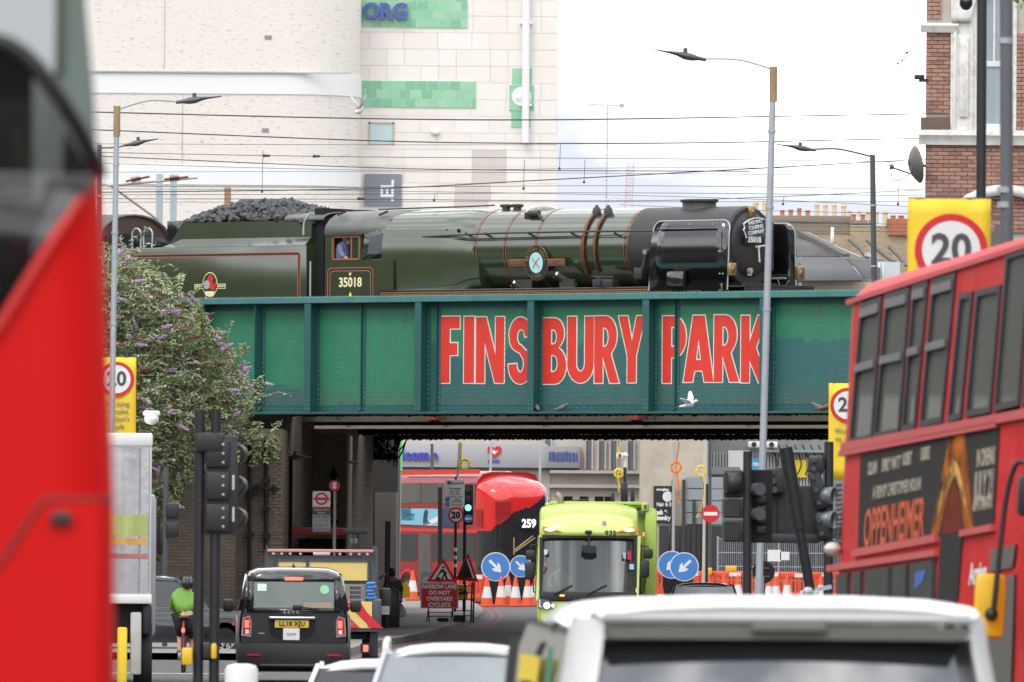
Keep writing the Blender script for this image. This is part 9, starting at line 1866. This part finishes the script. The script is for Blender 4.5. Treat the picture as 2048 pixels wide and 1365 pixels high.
# ============================================================ buddleia bush on the left bank
t = E('buddleia_bush', 'large buddleia bush with purple flower spikes spilling over the bridge end', 'bush', P(300, 1000, 204)); o = t.location; rg = random.Random(21)
GREENS = [mat('leaf_green', c, .6, var=.25, scale=3) for c in ((.25, .32, .135), (.34, .4, .2), (.17, .225, .1), (.43, .47, .3))]; BROWN = mat('dead_spike', (.2, .085, .045), .8, var=.2); STEM = mat('bush_stem', (.12, .09, .055), .8)
poly = [(150, 470), (232, 478), (262, 500), (300, 512), (342, 548), (385, 580), (412, 615), (440, 650), (470, 690), (492, 728), (520, 752), (526, 778), (500, 798), (494, 822), (474, 850), (462, 880), (440, 905), (410, 930), (372, 960), (345, 1010), (300, 1040), (150, 1060)]
def inside(u, v):
 r = False; j = len(poly)-1
 for i in range(len(poly)):
  if (poly[i][1] > v) != (poly[j][1] > v) and u < (poly[j][0]-poly[i][0])*(v-poly[i][1])/(poly[j][1]-poly[i][1])+poly[i][0]: r = not r
  j = i
 return r
lv = MB(); stem = MB(); tips = []
def leaf(p, d, L_, w_, mi):
 d = d.normalized(); sd = d.cross(Vector((rg.uniform(-.6, .6), -1, rg.uniform(-.3, .9)))).normalized()*w_; up_ = d.cross(sd).normalized()*(.12*L_)
 lv.m = mi; lv.add([p, p+d*L_*.45+sd+up_*.5, p+d*L_-up_, p+d*L_*.45-sd+up_*.5], [(0, 1, 2, 3)])
def shoot(tip, L_, dirv, n, back=0):
 p = tip-dirv*L_; pts = [p+dirv*L_*(k/n)+Vector((0, 0, -.42*L_*(k/n)**2+.22*L_*(k/n))) for k in range(n+1)]
 stem.tube(pts[::2]+[pts[-1]], .008, 3, False); nv = noise.noise(Vector((tip.x*1.1, tip.z*1.1, tip.y*.7)))+rg.uniform(-.12, .12); base = 2 if nv < -.16 else 0 if nv < .04 else 1 if nv < .22 else 3
 for k in range(1, n+1):
  for s in (-1, 1):
   a = (pts[k]-pts[k-1]).normalized(); sdv = a.cross(Vector((rg.uniform(-.4, .4), rg.uniform(-1, 1), 1))).normalized()*s; dd = a*.55+sdv*.8+Vector((0, -.15, rg.uniform(-.5, .15)))
   leaf(pts[k], dd, rg.uniform(.1, .19)*(1.15-.45*k/n), rg.uniform(.016, .026)*(1.7 if back else 1), 2 if back else (base if rg.random() < .82 else rg.randrange(4)))
 return pts[-1], (pts[-1]-pts[-2]).normalized()
cnt_ = 0
while cnt_ < 1900:
 u, v = rg.uniform(150, 530), rg.uniform(470, 1055)
 if not inside(u, v): continue
 back = cnt_ % 4 == 0; bul = 1.6*math.sin(min(1, max(0, (v-470)/500))*PI)*.7+1.2*max(0, 1-abs(u-300)/220); Y = 206.2-bul*(0.4 if back else 1)+rg.uniform(-.5, .5)+(.9 if back else 0); tip = P(u, v, Y)-o
 dv = Vector((rg.uniform(-.3, 1.0), rg.uniform(-.8, .0), rg.uniform(-.15, .9))).normalized()
 e, d = shoot(tip, rg.uniform(.5, 1.25), dv, rg.randint(7, 11), back); cnt_ += 1
 if not back and rg.random() < .17: tips.append((e, d))
for k in range(520):
 u, v = rg.uniform(150, 500), rg.uniform(490, 1040)
 if inside(u+18, v-18) and inside(u, v): shoot(P(u, v, 207.5+rg.uniform(-.4, .8))-o, .7, Vector((rg.uniform(-.6, .8), -.3, rg.uniform(-.5, .8))).normalized(), 8, 1)
for u, v, uu, vv in ((447, 690, 462, 632), (455, 700, 448, 660), (478, 715, 492, 690), (500, 770, 524, 755), (505, 775, 530, 762), (488, 720, 486, 680), (240, 500, 238, 470), (262, 510, 275, 498), (500, 850, 520, 842)):
 a, b_ = P(u, v, 204.3)-o, P(uu, vv, 204.2)-o; e, d = shoot(b_, (b_-a).length, (b_-a).normalized(), 10);
 if rg.random() < .4: tips.append((e, d))
for k in range(42):                          # trailing growth on the pier
 u, v = rg.uniform(500, 562), rg.uniform(855, 940);
 if rg.random() > (1-(v-855)/110): continue
 shoot(P(u, v, 210.5)-o, .4, Vector((rg.uniform(-.5, .5), -.5, rg.uniform(-.6, .2))).normalized(), 6, rg.random() < .5)
lv.build('foliage', GREENS, t, smooth=0, kind='stuff'); stem.build('branch', STEM, t, smooth=0, kind='stuff')
PUR = [mat('purple_floret', c, .6, var=.25, scale=10) for c in ((.42, .25, .46), (.5, .32, .5), (.52, .38, .5))]; prot = []
for k, m in enumerate(PUR+[BROWN]):
 q = MB(); q.cyl((0, 0, 0), (0, 0, .22), .03, .012, 6)
 for j in range(46): z = rg.random(); r = .045*(1-z)**.7+.006; a = rg.uniform(0, 6.3); q.ball((r*math.cos(a), r*math.sin(a), z*.24), .014, 4)
 prot.append(q.mesh('flower_spike', m, 0))
for i, (e, d) in enumerate(tips[:290]):
 f = bpy.data.objects.new('flower_spike', prot[rg.choice((0, 1, 1, 2, 3, 3))]); COL.objects.link(f); f.parent = t; f.location = e; dd = (d+Vector((0, 0, rg.uniform(-.2, .5)))).normalized(); f.rotation_euler = dd.to_track_quat('Z', 'Y').to_euler(); s = rg.uniform(.7, 1.25); f.scale = (s, s, s)
# abutment face behind the bush
q = MB(); a, b_ = P(90, 1200, 209.5), P(470, 1200, 210.3); q.box(a.x, b_.x, 209.6, 214, 0, 5.5); q.build('abutment_wall', SOOTBRICK, None, label='sooty brick abutment wall hidden behind the buddleia bush', cat='wall')
# leaves of a near tree in the top right corner
t = E('tree_branch', 'green leafy twig hanging into the top right corner', 'tree branch', P(2045, 2, 90)); q = MB()
for k in range(60):
 c = Vector((rg.uniform(-.08, .15), rg.uniform(-.1, .1), rg.uniform(-.06, .25))); d = Vector((rg.uniform(-1, 1), rg.uniform(-1, 1), rg.uniform(-1, .3))).normalized(); sd = d.orthogonal().normalized(); q.m = rg.randrange(2); q.add([c, c+d*.05+sd*.022, c+d*.1, c+d*.05-sd*.022], [(0, 1, 2, 3)])
q.build('foliage', [mat('fresh_leaf', (.08, .2, .04), .5), mat('fresh_leaf', (.14, .26, .06), .5)], t, smooth=0, kind='stuff'); q = MB(); q.tube([(.4, 0, .5), (.1, 0, .1), (0, 0, .0)], .008, 4); q.build('twig', STEM, t)
# ============================================================ the street's own buildings outside the frame, mirrored in paint and glass
TB = brickmat('street_brick', ((.09, .075, .065), (.11, .09, .075), (.06, .05, .045)), (.13, .12, .11), .3, .1, streaky=.4)
def terrace(name_label, p0, p1, depth, h0, seed):
 p0, p1 = Vector(p0), Vector(p1); d = p1-p0; L_ = d.length; t = E('street_terrace', name_label, 'building', p0, math.atan2(d.y, d.x)); rr = random.Random(seed); x = 0; W_ = MB(); R_ = MB(); N_ = MB()
 while x < L_:
  w_ = rr.uniform(9, 14); h = h0*rr.uniform(.85, 1.15); W_.m = 0; W_.box(x, x+w_-.02, 0, depth, 7.5, h); W_.m = rr.choice((1, 1, 2)) if seed == 1 else 0; W_.box(x, x+w_-.02, 0, depth, -.5, 7.49); R_.prism([(-.3, h+.01), (depth+.3, h+.01), (depth/2, h+3)], 'x', x, x+w_-.02)
  for r in range(int(h/3.2)):
   for c in range(int(w_/2.6)): N_.box(x+.8+c*2.6, x+2.0+c*2.6, -.06, .05, 1.2+r*3.2, 3.0+r*3.2)
  x += w_
 W_.build('wall', [TB, mat('cream_stucco', (.5, .48, .42), .8, var=.1, dirt=.3, streak=True), mat('sage_stucco', (.3, .34, .26), .8, var=.1, dirt=.3, streak=True)], t); R_.build('roof', SLATE, t); N_.build('window', DGLASS, t, kind='stuff')
terrace('long brick terrace along the left side of the street', (-42, 330, 0), (-42, -80, 0), 10, 13, 1)
terrace('long brick terrace along the right side of the street', (36, -80, 0), (36, 300, 0), 10, 12, 2)
terrace('brick terrace closing the street behind the viewer', (-60, -70, 0), (60, -70, 0), -10, 13, 3)
